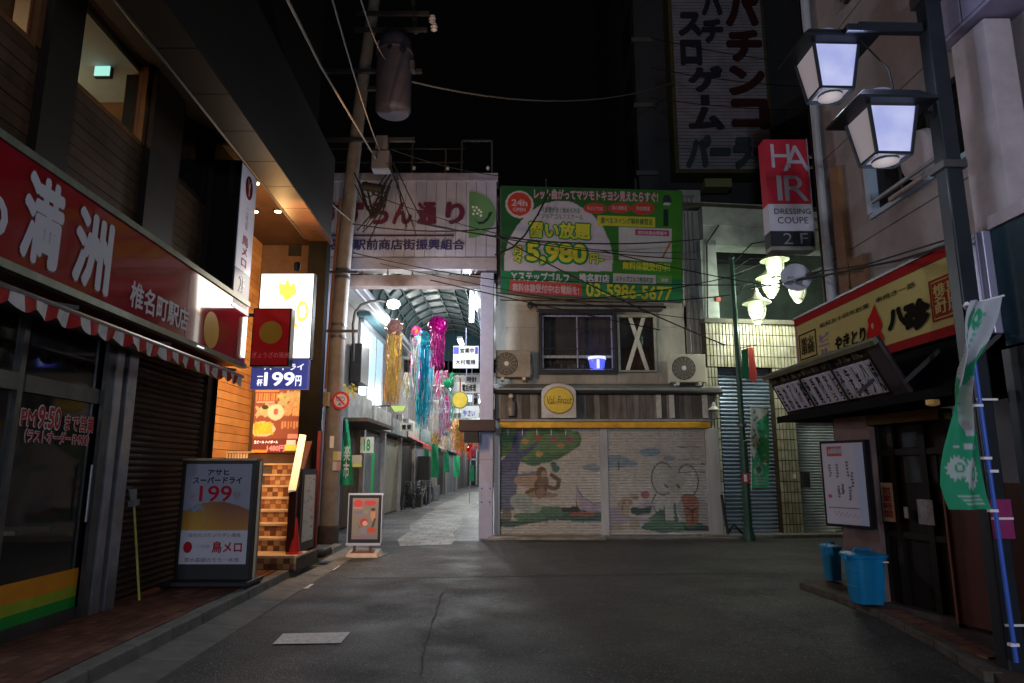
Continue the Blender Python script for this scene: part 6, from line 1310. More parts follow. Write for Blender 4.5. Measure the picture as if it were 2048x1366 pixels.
# gap buildings behind
ob = Thing('rear_building', 'low dark building mass behind the arcade and shops', 'building', (0, 30, 0)); ob.part('wall', MB().wbox(-.2, 4.2, 21.2, 40, 0, 7.4), bdm); ob.part('roof', MB().wbox(-.3, 4.3, 21.1, 40, 7.4, 7.5), bdm)
ob = Thing('side_building', 'dark building mass behind the tiled building', 'building', (12, 24, 0)); ob.part('wall', MB().wbox(9.8, 20, 20, 36, 0, 10), bdm); ob.part('roof', MB().wbox(9.7, 20, 19.9, 36, 10, 10.1), bdm)
# ================================================================ RIGHT BUILDING (grill restaurant)
RW = right(4.15)
pink = M('pink_render', (.33, .285, .285), .85, noise=.22, scale=1.8, bump=.35, bscale=50)
RB = Thing('grill_building', 'pinkish rendered building with a grill restaurant on the right', 'building', (5, 6, 0))
def rp(a, Y, z): return Vector((a - .032*Y, Y, z))
def rbox(a0, a1, y0, y1, z0, z1, mb=None): return lbox(a0, a1, y0, y1, z0, z1, mb)
Y_END = -RW.hit(1683, 600)[0]
YE = 8.15
# upper wall with a window opening
wa, wz0 = RW.hit(1745, 435); wb2, wz1 = RW.hit(1885, 270); yA, yB = -wb2, -wa     # near, far
wz0 = RW.hit(1745, 430)[1]; wz1 = RW.hit(1850, 205)[1]
yA = 5.3
UPm = MB()
for (y0, y1, z0, z1) in ((-3, yA, 3.28, 9.5), (yB, YE, 3.28, 9.5), (yA, yB, 3.28, wz0), (yA, yB, wz1, 9.5)): rbox(4.15, 4.4, y0, y1, z0, z1, UPm)
RBw = RB.part('wall', UPm, pink)
RB.part('wall', rbox(4.41, 9, YE-.25, YE, 0, 9.5), pink)
for z in (3.9, 5.2, 6.6): RB.part('panel_joint', rbox(4.146, 4.149, 1, YE, z, z+.012), M('joint_dark', (.1, .08, .08), .8), parent=RBw)
wf_ = MB(); fl_ = M('frame_paleblue', (.4, .5, .62), .4)
rbox(4.1, 4.2, yB-.09, yB, wz0, wz1, wf_)
rbox(4.12, 4.2, yA, yB, wz0-.05, wz0, wf_)
wo = RB.part('window', wf_, fl_)
RB.part('frame', rbox(4.13, 4.18, yA, yB-.09, wz1-.06, wz1, MB()), dkmetal, parent=wo); RB.part('mullion', rbox(4.13, 4.17, yB-.62, yB-.57, wz0, wz1), dkmetal, parent=wo); RB.part('mullion', rbox(4.13, 4.17, yB-1.1, yB-1.06, wz0, wz1), dkmetal, parent=wo)
RB.part('pane', rbox(4.19, 4.195, yA, yB, wz0, wz1), M('dark_glass2', (.02, .02, .02), .06, alpha=.5), parent=wo)
RB.part('room_back', rbox(5.0, 5.1, yA, yB, wz0-.5, wz1+.5), M('room_brown', (.09, .06, .05), .8, noise=.4, scale=3))
for i in range(4): RB.part('room_curtain', rbox(4.45, 4.47, yB-.3-i*.26, yB-.14-i*.26, wz0, wz1), M('curtain_dim', (.14, .11, .1), .8, noise=.3))
for (p0, p1) in (((1745, 405), (1895, 402)),):
    s0, t0 = RW.hit(*p0, .25); s1, t1 = RW.hit(*p1, .25); RB.part('guard_rail', MB().bar(RW.P(s0, t0, .25), RW.P(s1, t0 + .0, .25), .03), alum)
RB.part('downpipe', MB().tube([rp(4.08, 7.95, 3.3), rp(4.08, 7.95, 9.4)], .05, 8), M('pipe_white', (.4, .4, .42), .5))
RB.part('downpipe', MB().tube([rp(4.1, 8.1, 3.0), rp(4.1, 8.1, 9.4)], .025, 8), dkmetal)
RB.part('corner_board', rbox(4.09, 4.149, 7.55, 7.75, 3.3, 4.95), M('corner_brown', (.22, .11, .05), .7, noise=.4, scale=3)); RB.part('corner_board', rbox(4.09, 4.149, 7.2, 7.5, 3.3, 3.75), MATS['corner_brown'])
# upper lattice window, pier, balcony box
lw = MB()
for i in range(10): lw.box(RW, -(7.0) , -5.9, 7.2 + i*.09, 7.23 + i*.09, .02, .04)
lo = RB.part('lattice_window', rbox(4.1, 4.149, 5.7, 7.1, 6.75, 8.1), M('lattice_back', (.03, .03, .03), .6))
for i in range(14): RB.part('lattice_bar', rbox(4.07, 4.09, 5.72 + i*.1, 5.745 + i*.1, 6.75, 8.1), alumd, parent=lo)
for i in range(10): RB.part('lattice_bar', rbox(4.055, 4.069, 5.7, 7.1, 6.78 + i*.14, 6.8 + i*.14), alumd, parent=lo)
pier = M('pier_render', (.45, .38, .4), .8, noise=.25, scale=3, bump=.4, bscale=50)
RB.part('pier', rbox(3.88, 4.1, 4.83, 5.22, 3.25, 4.92), pier, bevel=.015)
RB.part('balcony', rbox(3.8, 4.149, 4.2, 5.3, 4.93, 5.9), M('balcony_lilac', (.3, .26, .36), .6, noise=.15))
for i in range(3): RB.part('balcony_panel', rbox(3.785, 3.8, 4.22 + i*.36, 4.56 + i*.36, 4.96, 5.88), MATS['balcony_lilac'])
RB.part('cornice', rbox(3.95, 4.149, 1, 3.7, 5.75, 5.85), pier)
rl2 = MB().bar(rp(4.05, 5.3, 4.75), rp(4.05, 4.6, 5.2), .05); RB.part('slanted_rail', MB().bar(RW.P(RW.hit(1800, 400)[0], RW.hit(1800, 400)[1], .1), RW.P(RW.hit(1868, 355)[0], RW.hit(1868, 355)[1], .1), .04), M('rail_pale', (.45, .36, .34), .6))
RB.part('round_vent', MB().lathe(RW.P(*RW.hit(1850, 310)), [(.22, 0), (.25, .03), (.23, .1), (.1, .16)], 18, ax=RW.n), pier)
# teal shutter corner at far right
teal = M('teal_panel', (.02, .055, .075), .5, .2, noise=.2)
RB.part('corner_post', rbox(3.74, 3.83, 4.96, 5.1, 2.4, 3.2), M('post_lilac', (.38, .36, .5), .4, .5), bevel=.008)
RB.part('corner_post_ridge', rbox(3.73, 3.74, 5.02, 5.04, 2.4, 3.2), M('post_lilac', (.38, .36, .5), .4, .5))
RB.part('teal_wall', rbox(3.8, 4.0, 1.5, 4.95, 2.3, 3.2), teal); RB.part('upper_band', rbox(3.78, 4.0, 1.5, 4.95, 3.2, 3.3), pier)
RB.part('door_frame', rbox(3.80, 3.95, 1.5, 5.0, .1, 2.28), M('dark_navy', (.02, .022, .028), .4)); 
for y in (2.6, 3.5, 4.2): RB.part('door_stile', rbox(3.785, 3.80, y, y+.06, .1, 2.28), alumd)
RB.part('wall_band', rbox(3.68, 3.799, 1.5, 4.3, 1.2, 1.5), pink); RB.part('wall_lower', rbox(3.66, 3.799, 1.5, 4.25, .05, 1.0), M('lower_brown', (.16, .08, .05), .7, noise=.3))
# yellow restaurant fascia
YF = right(3.78); YFz0, YFz1 = 2.48, 3.24
YG = Thing('restaurant_fascia', 'yellow restaurant fascia sign with red borders and brush lettering', 'sign', rp(3.8, 6.8, 2.48))
YFar = -YF.hit(1591, 660)[0]; yn = 5.2
YFz1 = YF.hit(1591, 640)[1]; YFz0 = YF.hit(1918, 667)[1]
YG.part('box', rbox(3.785, 4.1, yn, YFar, YFz0, YFz1), M('fascia_dark', (.1, .07, .05), .6)); YG.part('face', rbox(3.78, 3.785, yn, YFar-.02, YFz0, YFz1), M('fascia_yellow', (.46, .38, .13), .6, noise=.08, scale=2, spec=.05))
rb_ = M('fascia_redband', (.3, .012, .012), .7, spec=.03)
YG.part('border', rbox(3.772, 3.779, yn, YFar, YFz1-.085, YFz1), rb_); YG.part('border', rbox(3.772, 3.779, yn, YFar, YFz0, YFz0+.085), rb_); YG.part('border', rbox(3.772, 3.779, YFar-.035, YFar, YFz0+.086, YFz1-.086), M('border_mauve', (.3, .12, .16), .5)); YG.part('top_rail', rbox(3.76, 3.8, yn, YFar+.02, YFz1+.002, YFz1+.025), alumd)
ik = M('brush_ink', (.012, .01, .006), .8, spec=.03); im = M('brush_ink_thin', (.04, .03, .012), .8, spec=.03); rk = M('brush_red', (.45, .01, .01), .7, spec=.03); stp = M('stamp_brown', (.28, .03, .02), .8, spec=.03)
def sp(px, py): return YF.hit(px, py)
def yt(s, pl, pr, m, **k): ptext(YG, s, YF, pl, pr, m, n=.008, **k)
yt('昭和五十四年創業', (1640, 657), (1737, 605), im, bold=.01, slant=.0); yt('串焼き一筋', (1752, 607), (1829, 562), im, bold=.01)
yt('やきとり', (1670, 705), (1728, 652), ik, bold=.05, slant=.15)
s0, t0 = sp(1640, 716); s1, t1 = sp(1659, 662); text(YG, 'ビ\nー\nル', YF, s0, s1, t0, t1, M('purple_l', (.2, .1, .3), .6), bold=.04, n=.008, line=.8)
yt('八', (1776, 664), (1812, 607), ik, bold=.09); yt('珍', (1812, 668), (1857, 588), ik, bold=.09)
fs = [sp(*p) for p in ((1734, 709), (1737, 688), (1735, 668), (1739, 652), (1737, 640), (1743, 628), (1750, 609), (1756, 626), (1763, 640), (1766, 652), (1762, 662), (1769, 674), (1768, 690), (1764, 701))]
YG.part('flame_mark', MB().prism(YF, fs, .006, .01), rk)
for p in ((1747, 652), (1749, 690)): q = sp(*p); YG.part('flame_hole', MB().prism(YF, disc(q[0], q[1], .02, .03, 10), .0105, .012), M('fascia_yellow', (.43, .34, .11), .45))
def stamp(pl, pr, col, txt, fill):
    s0, t0 = sp(*pl); s1, t1 = sp(*pr); w_ = .014; m_ = MB()
    for b in ((s0, s1, t1-w_, t1), (s0, s1, t0, t0+w_), (s0, s0+w_, t0+w_, t1-w_), (s1-w_, s1, t0+w_, t1-w_)): m_.box(YF, *b, .003, .007)
    YG.part('stamp_frame', m_, col)
    if fill: YG.part('stamp_field', MB().box(YF, s0+.03, s1-.03, t0+.03, t1-.03, .003, .006), col)
    text(YG, txt, YF, s0+.05, s1-.05, t0+.05, t1-.05, MATS['fascia_yellow'] if fill else im, bold=.03, n=.009, line=.85)
stamp((1867, 645), (1925, 535), stp, '椎東\n名口\n町店', True); stamp((1602, 722), (1631, 657), im, '炭火\n串焼', False)
# menu plaque eave
tA, tB = rp(3.36, 8.25, 2.53), rp(3.36, 5.85, 2.53); bA, bB = rp(3.80, 8.7, 2.07), rp(3.80, 6.15, 2.07)
KE = Thing('plaque_awning', 'sloping wooden rack of white menu plaques under the yellow fascia', 'sign rack', (tA + tB)/2)
wdk = M('wood_dark', (.04, .03, .026), .7, noise=.4, scale=6)
nrm = (tB - tA).cross(bA - tA).normalized(); nrm = nrm if nrm.x < 0 else -nrm
def kq(u, v, h=0): return tA*(1-u)*(1-v) + tB*u*(1-v) + bA*(1-u)*v + bB*u*v + nrm*h
def kbox(u0, u1, v0, v1, h0, h1): return MB().hexa([kq(u0,v0,h0), kq(u1,v0,h0), kq(u1,v1,h0), kq(u0,v1,h0), kq(u0,v0,h1), kq(u1,v0,h1), kq(u1,v1,h1), kq(u0,v1,h1)])
KE.part('board', kbox(0, 1, 0, 1, -.05, 0), wdk); KE.part('top_rail', kbox(-.01, 1.01, -.03, .05, .0, .05), M('rail_mossy', (.2, .19, .12), .7, noise=.3)); KE.part('end_board', kbox(.93, 1.02, .052, 1, .001, .03), M('end_mauve', (.08, .06, .07), .7))
plq = M('plaque_white', (.8, .77, .92), .6, noise=.2, scale=6); names = ['もも', 'かわ', 'つくね', 'レバー', '砂肝', 'ねぎま', '手羽先', '豚バラ', 'なんこつ', 'ししとう', 'うずら', '牛すじ', 'しそ巻', 'ハツ', 'ぼん']
n_ = 15
for i in range(n_):
    u0 = .03 + .89*i/n_; u1 = u0 + .89/n_ - .008; pq_ = KE.part('plaque', kbox(u0, u1, .27, .86, .002, .016), plq)
    if i % 5 == 4: KE.part('divider', kbox(u1, u1+.008, .06, .9, .002, .03), wdk)
    co, fcs = glyphs('\n'.join(names[i]), .03, 2, 1, .85); lo, hi = co.min(0), co.max(0); mb = MB(); 
    for v in co:
        uu = (v[0]-lo[0])/(hi[0]-lo[0]); vv = (v[1]-lo[1])/(hi[1]-lo[1]); mb.V.append(kq(u0 + (u1-u0)*(.2 + .6*uu), .84 - .54*vv, .018))
    mb.F = fcs; KE.raw('lettering', mesh_of(mb, KE.loc, False), blk, parent=pq_)
ru = random.Random(4); stones_ = MB()
for i in range(46): u = ru.random()*.92; KE.part('lamp_tip', kbox(u, u+.012, .08 + .1*ru.random(), .2, .0, .02), [M('tip_a', (.2, .15, .08), .6), M('tip_b', (.08, .07, .06), .6)][i % 2])
# dark canopy underneath and ground floor front
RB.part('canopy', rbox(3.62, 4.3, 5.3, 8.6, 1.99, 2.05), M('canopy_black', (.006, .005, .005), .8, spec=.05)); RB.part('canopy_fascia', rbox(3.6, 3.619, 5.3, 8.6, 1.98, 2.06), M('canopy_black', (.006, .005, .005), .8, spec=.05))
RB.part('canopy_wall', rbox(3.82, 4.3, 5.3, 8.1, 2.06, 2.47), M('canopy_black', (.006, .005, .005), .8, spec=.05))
for y in (5.0, 5.7, 6.4): RB.part('canopy_bracket', MB().bar(rp(3.47, y, 2.12), rp(3.8, y, 2.4), .03), alumd)
DF = Fr((3.72, 7.15, 0), (.2, -.98))   # slightly turned door front, u runs towards the camera
def dfp(px, py, n=0): return DF.hit(px, py, n)
w0, w1 = DF.hit(1680, 1000)[0], DF.hit(1752, 1000)[0]; d1 = DF.hit(1893, 1000)[0]
wall2 = M('wall_mauve_brown', (.19, .125, .115), .8, noise=.2, scale=3, bump=.3, bscale=50)
RB.part('wall', MB().box(DF, w0, w1, .05, 1.97, -.2, 0), wall2)
dw = M('door_wood_dark', (.008, .006, .005), .7, noise=.3, scale=5)
RB.part('door_lintel', MB().box(DF, w1, d1+.05, 1.86, 1.96, -.12, .03), M('lintel_bronze', (.09, .06, .02), .5, .3))
DR = RB.part('door', MB().box(DF, w1, d1, .12, 1.86, -.16, -.1), dw)
for px0, px1 in ((1748, 1754), (1775, 1786), (1838, 1850), (1884, 1894)): RB.part('door_stile', MB().box(DF, DF.hit(px0, 1000)[0], DF.hit(px1, 1000)[0], .12, 1.85, -.099, -.06), M('door_wood', (.011, .008, .007), .7), parent=DR)
for z in (.75, 1.55): RB.part('door_rail', MB().box(DF, w1+.01, d1-.01, z, z+.06, -.098, -.065), MATS['door_wood'], parent=DR)
dg = M('door_glass', (.06, .075, .085), .12, noise=.4, scale=4)
for a, b in (((1790, 895), (1836, 862)), ((1795, 965), (1855, 910))): s0, t0 = dfp(*a); s1, t1 = dfp(*b); RB.part('pane', MB().box(DF, s0, s1, t0, t1, -.097, -.09), dg, parent=DR)
for lab, a, b, c in (('pale paper strip notice with red writing on the dark door', (1768, 1042), (1783, 966), (.6, .45, .36)), ('black and white flyer taped to the dark door', (1838, 1048), (1864, 1000), (.34, .34, .38)), ('small white card stuck on the dark door', (1809, 1036), (1815, 1014), (.45, .44, .46))):
    s0, t0 = dfp(*a, -.05); s1, t1 = dfp(*b, -.05); nt_ = Thing('door_notice', lab, 'notice', DF.P((s0+s1)/2, t0, -.05)); nt_.part('sheet', MB().box(DF, s0, s1, t0, t1, -.058, -.05), M('notice_%d' % int(a[0]), c, .7, noise=.4 if a[0] == 1838 else .1, scale=25))
    if a[0] == 1768: text(nt_, '営\n業\n時\n間', DF, s0+.015, s1-.015, t0+.04, t1-.04, stp, bold=.02, n=-.046)
solo('ceiling_light', 'small amber canopy lamp above the dark door', 'lamp', MB().lathe(rp(3.6, 5.55, 1.965), [(.05, 0), (.05, -.04), (.02, -.05)], 12), M('amber_dim', (.5, .3, .1), .4, emit=(.6, .35, .12), es=.12))
red_panel = M('maroon_board', (.09, .03, .025), .5, noise=.3, scale=3, streak=5)
s0, t0 = dfp(1896, 1230); RB.part('side_panel', MB().box(DF, d1+.02, d1 + 1.0, .1, 1.3, -.12, .02), red_panel); RB.part('side_panel_post', MB().box(DF, d1+.0, d1 + .02, .1, 1.3, -.1, .04), M('copper_trim', (.3, .12, .08), .5))
# menu light box
MF = Fr((3.66, 7.35, 0), (.45, -.89)); 
a0, z0 = MF.hit(1650, 1046, .12); a1, z1 = MF.hit(1728, 888, .12); z0 = MF.hit(1690, 1049, .12)[1]; z1 = MF.hit(1690, 886, .12)[1]
ML = Thing('menu_lightbox', 'white framed menu light box hanging on the brown wall', 'sign', MF.P((a0+a1)/2, z0)); 
ML.part('case', MB().box(MF, a0, a1, z0-.03, z1+.03, .0, .11), M('case_black', (.015, .015, .02), .4), bevel=.006)
mp = Paint((.42, .39, .46)); mp.rect((.33, .38, .52), .8, 0, 1, 1).rect((.34, .06, .05), .13, .84, .5, .96).rect((.3, .28, .32), .16, .87, .47, .93).rect((.1, .09, .1), .02, .8, .8, .806).rect((.1, .09, .1), .05, .2, .8, .206)
for x, y, h in ((.17, .66, .13), (.35, .66, .14), (.6, .68, .16), (.7, .55, .16), (.45, .43, .1), (.35, .4, .12), (.62, .38, .14)):
    for k_ in range(5): mp.ell((.1, .07, .12), x + .01*ru.uniform(-1, 1), y - h/2 + h*k_/4, .03, .014)
mp.ell((.4, .06, .08), .12, .34, .05, .025)
for k_ in range(12): mp.ell((.16, .12, .17), .2 + .05*k_, .15 - .03*(k_ % 2) - .002*k_, .015, .01)
ML.part('face', painted(MF, a0+.03, a1-.025, z0, z1, 60, 90, mp, n=.115), MV('menu_face', .4, es=.06, noise=.04)); ptext(ML, 'MENU', MF, (1663, 906), (1682, 895), bwh, bold=.03, n=.122)
# right pavement
gp = [ground(px, py) for px, py in ((1608, 1176), (1678, 1200), (1772, 1238), (1884, 1296), (1990, 1366))]
poly_ = [(p.x, p.y) for p in gp]; far = [(4.2, 9.2), (4.6, 12)]
pts = poly_ + [(3.1, 3.2), (8, 3.0), (8, 9.3), (4.4, 9.25)]
rpv = struct('right_pavement', MB().add([(x, y, -.0) for x, y in pts] + [(x, y, .06) for x, y in pts], [tuple(range(len(pts))), tuple(range(len(pts), 2*len(pts)))] + [(i, (i+1) % len(pts), (i+1) % len(pts)+len(pts), i+len(pts)) for i in range(len(pts))]), M('pavement_brown', (.085, .06, .05), .8, noise=.4, scale=4, bump=.4, bscale=60))
for i in range(len(poly_)-1):
    A_, B_ = Vector((*poly_[i], 0)), Vector((*poly_[i+1], 0)); d = (B_-A_); L = d.length; d.normalize(); nn = max(1, round(L/.55))
    for k_ in range(nn):
        p, q = A_ + d*(L*k_/nn + .006), A_ + d*(L*(k_+1)/nn - .006); s_ = Vector((-d.y, d.x, 0))*-.0
        link('kerb_stone', mesh_of(MB().bar(p + Vector((0, 0, .025)), q + Vector((0, 0, .025)), .12, .09), Vector()), M('kerb_mossy', (.1, .085, .07), .85, noise=.5, scale=6, bump=.4, bscale=60), rpv, bevel=.01)
# brick edging by the door
em = brick[1]
for i in range(16):
    p = Vector((3.66 - .012*i, 7.05 - .115*i, .092)); link('tile', mesh_of(MB().wbox(p.x-.055, p.x+.1, p.y-.05, p.y+.05, .055, .075), Vector()), random.choice(brick), rpv)
RB.part('threshold', MB().box(DF, w1, d1, .05, .115, -.15, .02), M('threshold', (.07, .06, .055), .7))
# blue buckets
bl_ = M('bucket_blue', (.012, .24, .52), .45, noise=.12, scale=5)
def bucket(label, x, y, w_, d_, h, rot, lid=True):
    T = Thing('bucket', label, 'bucket', (x, y, .02)); ca, sa = math.cos(rot), math.sin(rot)
    def q(u, v, z): return Vector((x + u*ca - v*sa, y + u*sa + v*ca, z))
    z0 = .09; n_ = 20
    def ring(s, z): 
        r = []
        for i in range(n_):
            t = 6.2832*i/n_; c_, s_ = math.cos(t), math.sin(t); r.append(q(w_*s*math.copysign(abs(c_)**.55, c_), d_*s*math.copysign(abs(s_)**.55, s_), z))
        return r
    def body(rs_):
        m_ = MB(); k = len(rs_); m_.V = [p for r in rs_ for p in r]; m_.F = [(i*n_+j, i*n_+(j+1) % n_, (i+1)*n_+(j+1) % n_, (i+1)*n_+j) for i in range(k-1) for j in range(n_)]; m_.F += [tuple(range(n_))[::-1], tuple(range((k-1)*n_, k*n_))]; m_.smooth = True; return m_
    T.part('body', body([ring(.40, z0), ring(.41, z0+.01), ring(.48, z0+h*.86), ring(.52, z0+h*.87), ring(.53, z0+h*.92)]), bl_)
    for zz_ in (.3, .62): T.part('moulded_rib', body([ring(.405 + .08*zz_, z0+h*zz_), ring(.418 + .08*zz_, z0+h*(zz_+.01)), ring(.418 + .08*zz_, z0+h*(zz_+.03)), ring(.405 + .08*zz_, z0+h*(zz_+.04))]), bl_)
    if lid: T.part('lid', body([ring(.56, z0+h*.9), ring(.57, z0+h*.94), ring(.5, z0+h*.97), ring(.3, z0+h*.985), ring(.05, z0+h*.99)]), bl_); T.part('handle', MB().tube([q(-.3*w_, 0, z0+h*.97), q(-.25*w_, 0, z0+h*1.04), q(.25*w_, 0, z0+h*1.04), q(.3*w_, 0, z0+h*.97)], .014, 6), bl_)
    for s in (-1, 1): T.part('clasp', MB().bar(q(s*w_*.56, 0, z0+h*.84), q(s*w_*.56, 0, z0+h*.93), .05, .02), bl_)
    T.part('tag', MB().bar(q(w_*.25, -d_*.535, z0+h*.82), q(w_*.4, -d_*.535, z0+h*.82), .012, .03, up=(0, 1, 0)), white_t)
    return T
bucket('large lidded blue plastic bucket in front of the restaurant door', 3.60, 7.28, .36, .34, .50, .05); bucket('narrow blue plastic bin round the corner of the brown wall', 3.93, 8.75, .17, .3, .42, 0)

# ================================================================ LANTERN POST
lpost = M('post_bluegreen', (.028, .034, .042), .45, .3, noise=.2, scale=6); roofm = M('lantern_roof', (.025, .032, .042), .5, .3)
LPx, LPy = 3.44, 5.05
def lantern_post(T, ox, oy, full=True):
    o = Vector((ox, oy, 0)); u = Vector((1, .032, 0)).normalized(); v = LU
    def w(a, b, z): return o + u*a + v*b + Vector((0, 0, z))
    def bx(a0, a1, b0, b1, z0, z1): return MB().hexa([w(a0,b0,z0), w(a1,b0,z0), w(a1,b1,z0), w(a0,b1,z0), w(a0,b0,z1), w(a1,b0,z1), w(a1,b1,z1), w(a0,b1,z1)])
    T.part('post', bx(-.055, .08, -.065, .065, .0, 6.2), lpost, bevel=.012)
    T.part('collar', bx(-.09, .1, -.095, .095, 3.72, 3.78), alumd); T.part('collar', bx(-.082, .092, -.087, .087, 5.2, 5.3), alumd)
    for i, (cx_, cy_, z) in enumerate(((-.72, .3, 4.95), (-.49, .0, 4.22))):
        cy0, cy1 = cy_ - .26, cy_ + .26
        rf = T.part('lantern_roof', MB().hexa([w(cx_-.31,cy0,z), w(cx_+.31,cy0,z), w(cx_+.31,cy1,z), w(cx_-.31,cy1,z), w(cx_-.22,cy0+.09,z+.1), w(cx_+.22,cy0+.09,z+.1), w(cx_+.22,cy1-.09,z+.1), w(cx_-.22,cy1-.09,z+.1)]), roofm)
        T.part('roof_edge', bx(cx_-.315, cx_+.315, cy0-.005, cy1+.005, z-.022, z-.001), lpost, parent=rf); T.part('roof_cap', MB().lathe(w(cx_-.02, cy_, z+.1), [(.13, 0), (.12, .05), (.03, .08)], 14), M('cap_lilac', (.4, .4, .5), .5), parent=rf)
        top = (.19, .17); bot = (.137, .122); zt2, zb2 = z-.03, z-.41
        def cr(s, sx, sy, zz, k=1): return w(cx_ + s[0]*sx*k, cy_ + s[1]*sy*k, zz)
        cs_ = [(-1,-1), (1,-1), (1,1), (-1,1)]
        for j in range(4): T.part('corner_bar', MB().bar(cr(cs_[j], *top, zt2), cr(cs_[j], *bot, zb2), .022), roofm, parent=rf)
        for k_, (zz, (sx, sy)) in enumerate(((zb2, bot),)):
            for j in range(4): T.part('bottom_bar', MB().bar(cr(cs_[j], sx, sy, zz), cr(cs_[(j+1) % 4], sx, sy, zz), .024), roofm, parent=rf)
        for j in range(4):
            a_, b_ = cs_[j], cs_[(j+1) % 4]; q = [cr(a_, *top, zt2-.005, .97), cr(b_, *top, zt2-.005, .97), cr(b_, *bot, zb2+.01, .97), cr(a_, *bot, zb2+.01, .97)]
            m_ = M('lantern_front', (.5, .55, .8), .4, emit=(.42, .48, .92), es=.78) if j == 0 else M('lantern_side', (.5, .46, .5), .5, emit=(.45, .39, .42), es=.3)
            T.part('glass_panel', MB().add(q, [(0,1,2,3)]), m_, parent=rf)
        T.part('bottom_plate', MB().lathe(w(cx_, cy_, zb2-.02), [(.1, 0), (.1, .02)], 16), M('plate_pale', (.14, .11, .1), .6), parent=rf)
        if i == 0: T.part('arm', bx(-.6, -.075, -.03+.0, .03, z-.02, z+.06), lpost); T.part('arm', bx(-.7, -.6, -.03, .1, z-.02, z+.04), lpost)
        else: T.part('arm', bx(-.12, -.074, -.03, .03, z+.0, z+.08), lpost)
        lamp('AREA', w(cx_, cy_ - .27, (zt2+zb2)/2), LE, (.62, .68, 1), .35, rot=(.0, -1, -.1)); lamp('POINT', w(cx_, cy_, zb2-.16), LP2, (.78, .86, 1), .1)
    wr_ = MB().tube([w(-.8, .2, 4.9), w(-.55, .1, 4.95), w(-.38, .0, 4.6), w(-.35, 0, 4.3)], .008, 5); T.part('wire', wr_, blackf)
lfm = M('lantern_front', (.5, .52, .7), .4, emit=(.42, .46, .85), es=.66)
_t = lfm.node_tree; _n = _t.nodes.new('ShaderNodeTexNoise'); _n.inputs['Scale'].default_value = 3.2; _n.inputs['Detail'].default_value = 3; _c = _t.nodes.new('ShaderNodeTexCoord'); _t.links.new(_c.outputs['Object'], _n.inputs['Vector']); _r = _t.nodes.new('ShaderNodeValToRGB'); _r.color_ramp.elements[0].position = .35; _r.color_ramp.elements[1].position = .68; _r.color_ramp.elements[0].color = (.33, .37, .74, 1); _r.color_ramp.elements[1].color = (.62, .64, .92, 1); _t.links.new(_n.outputs[0], _r.inputs[0]); _t.links.new(_r.outputs[0], _t.nodes['Principled BSDF'].inputs['Emission Color'])
LE, LP2 = 9, 5
SLp = Thing('street_lamp', 'square dark lamp post holding two glowing four-sided lanterns', 'street lamp', (LPx, LPy, .08)); lantern_post(SLp, LPx, LPy)
for z in (1.06, .35, 1.9): SLp.part('tie_band', MB().wbox(LPx-.062, LPx+.09, LPy-.1, LPy-.088, z, z+.015), white_t)
pkc = MB().wbox(LPx-.06, LPx+.09, LPy-.092, LPy-.083, .93, 1.2); solo('pink_sticker', 'magenta notice with a yellow flower taped on the dark lamp post', 'notice', pkc, M('sticker_magenta', (.3, .03, .14), .6, noise=.2, scale=20))
# banner with blue pole
bp0 = Vector((3.37, 4.86, .09)); bf = front(4.85)
NB = Thing('banner', 'twisted green and white banner on a blue pole beside the dark lamp post', 'banner', bp0)
b_l = bf.hit(2033, 1325); b_u = bf.hit(1944, 690); 
NB.part('pole', MB().tube([bf.P(*b_l), bf.P(*b_u), bf.P(b_u[0], b_u[1]+.28)], [.015, .015, .011], 10), M('pole_blue', (.06, .14, .6), .35))
NB.part('cross_rod', MB().tube([bf.P(*bf.hit(1930, 612)), bf.P(*bf.hit(2008, 591))], .008, 6), white_t); NB.part('knob', MB().lathe(bf.P(*bf.hit(1934, 612)), [(.01, -.03), (.03, 0), (.01, .03)], 10), white_t)
for px, py in ((1955, 812), (1972, 917), (1985, 943), (1985, 1022), (2026, 1290)): q = bf.hit(px, py); NB.part('clip', MB().box(bf, q[0]-.028, q[0]+.03, q[1]-.007, q[1]+.012, -.016, .02), white_t)
rows_px = [(604, 1934, 1998), (625, 1925, 1992), (650, 1921, 1983), (680, 1922, 1972), (705, 1926, 1960), (735, 1921, 1945), (770, 1917, 1938), (800, 1914, 1935), (830, 1910, 1946), (850, 1906, 1952), (870, 1902, 1959), (900, 1895, 1964), (935, 1889, 1970), (970, 1886, 1977), (1000, 1893, 1983), (1019, 1899, 1990)]
cf = front(4.765); ys = [r[0] for r in rows_px]; Z = np.linspace(604, 1019, 110); A = np.linspace(0, 1, 48); rows = []
for y in Z:
    l = np.interp(y, ys, [r[1] for r in rows_px]); r = np.interp(y, ys, [r[2] for r in rows_px]); tw = math.exp(-((y-760)/70)**2)
    rr_ = []
    for a in A:
        s, t = cf.hit(l + (r-l)*a, y - 8*(a if y < 640 else 0)*(640-y)/36); rr_.append(cf.P(s, t, .045*math.sin(a*6.0 + y*.012) + .05*tw*math.sin(a*12) + .006*math.sin(a*15 + y*.02)))
    rows.append(rr_)
mb = MB().sheet(rows); mb.smooth = True
gB, wB = (.025, .30, .15), (.5, .5, .56)
def bbase(X, Y):   # Y 0 top .. 1 bottom
    c = np.tile(gB, (X.size, 1)); top = Y < .30 + .22*(0.55 - X); c[top] = wB
    wbk = (Y > .36) & (Y < .62) & (X > .62 - .35*(Y-.36)/.26) & (Y < .40 + .5*X); c[wbk] = (.36, .34, .38); return c
pb = Paint(bbase); pb.ell(gB, .25, .1, .18, .055).ell(wB, .22, .1, .07, .02).ell(gB, .58, .08, .14, .05).ell(wB, .56, .075, .05, .012).ell(gB, .35, .05, .09, .02).ell(gB, .15, .17, .12, .02)
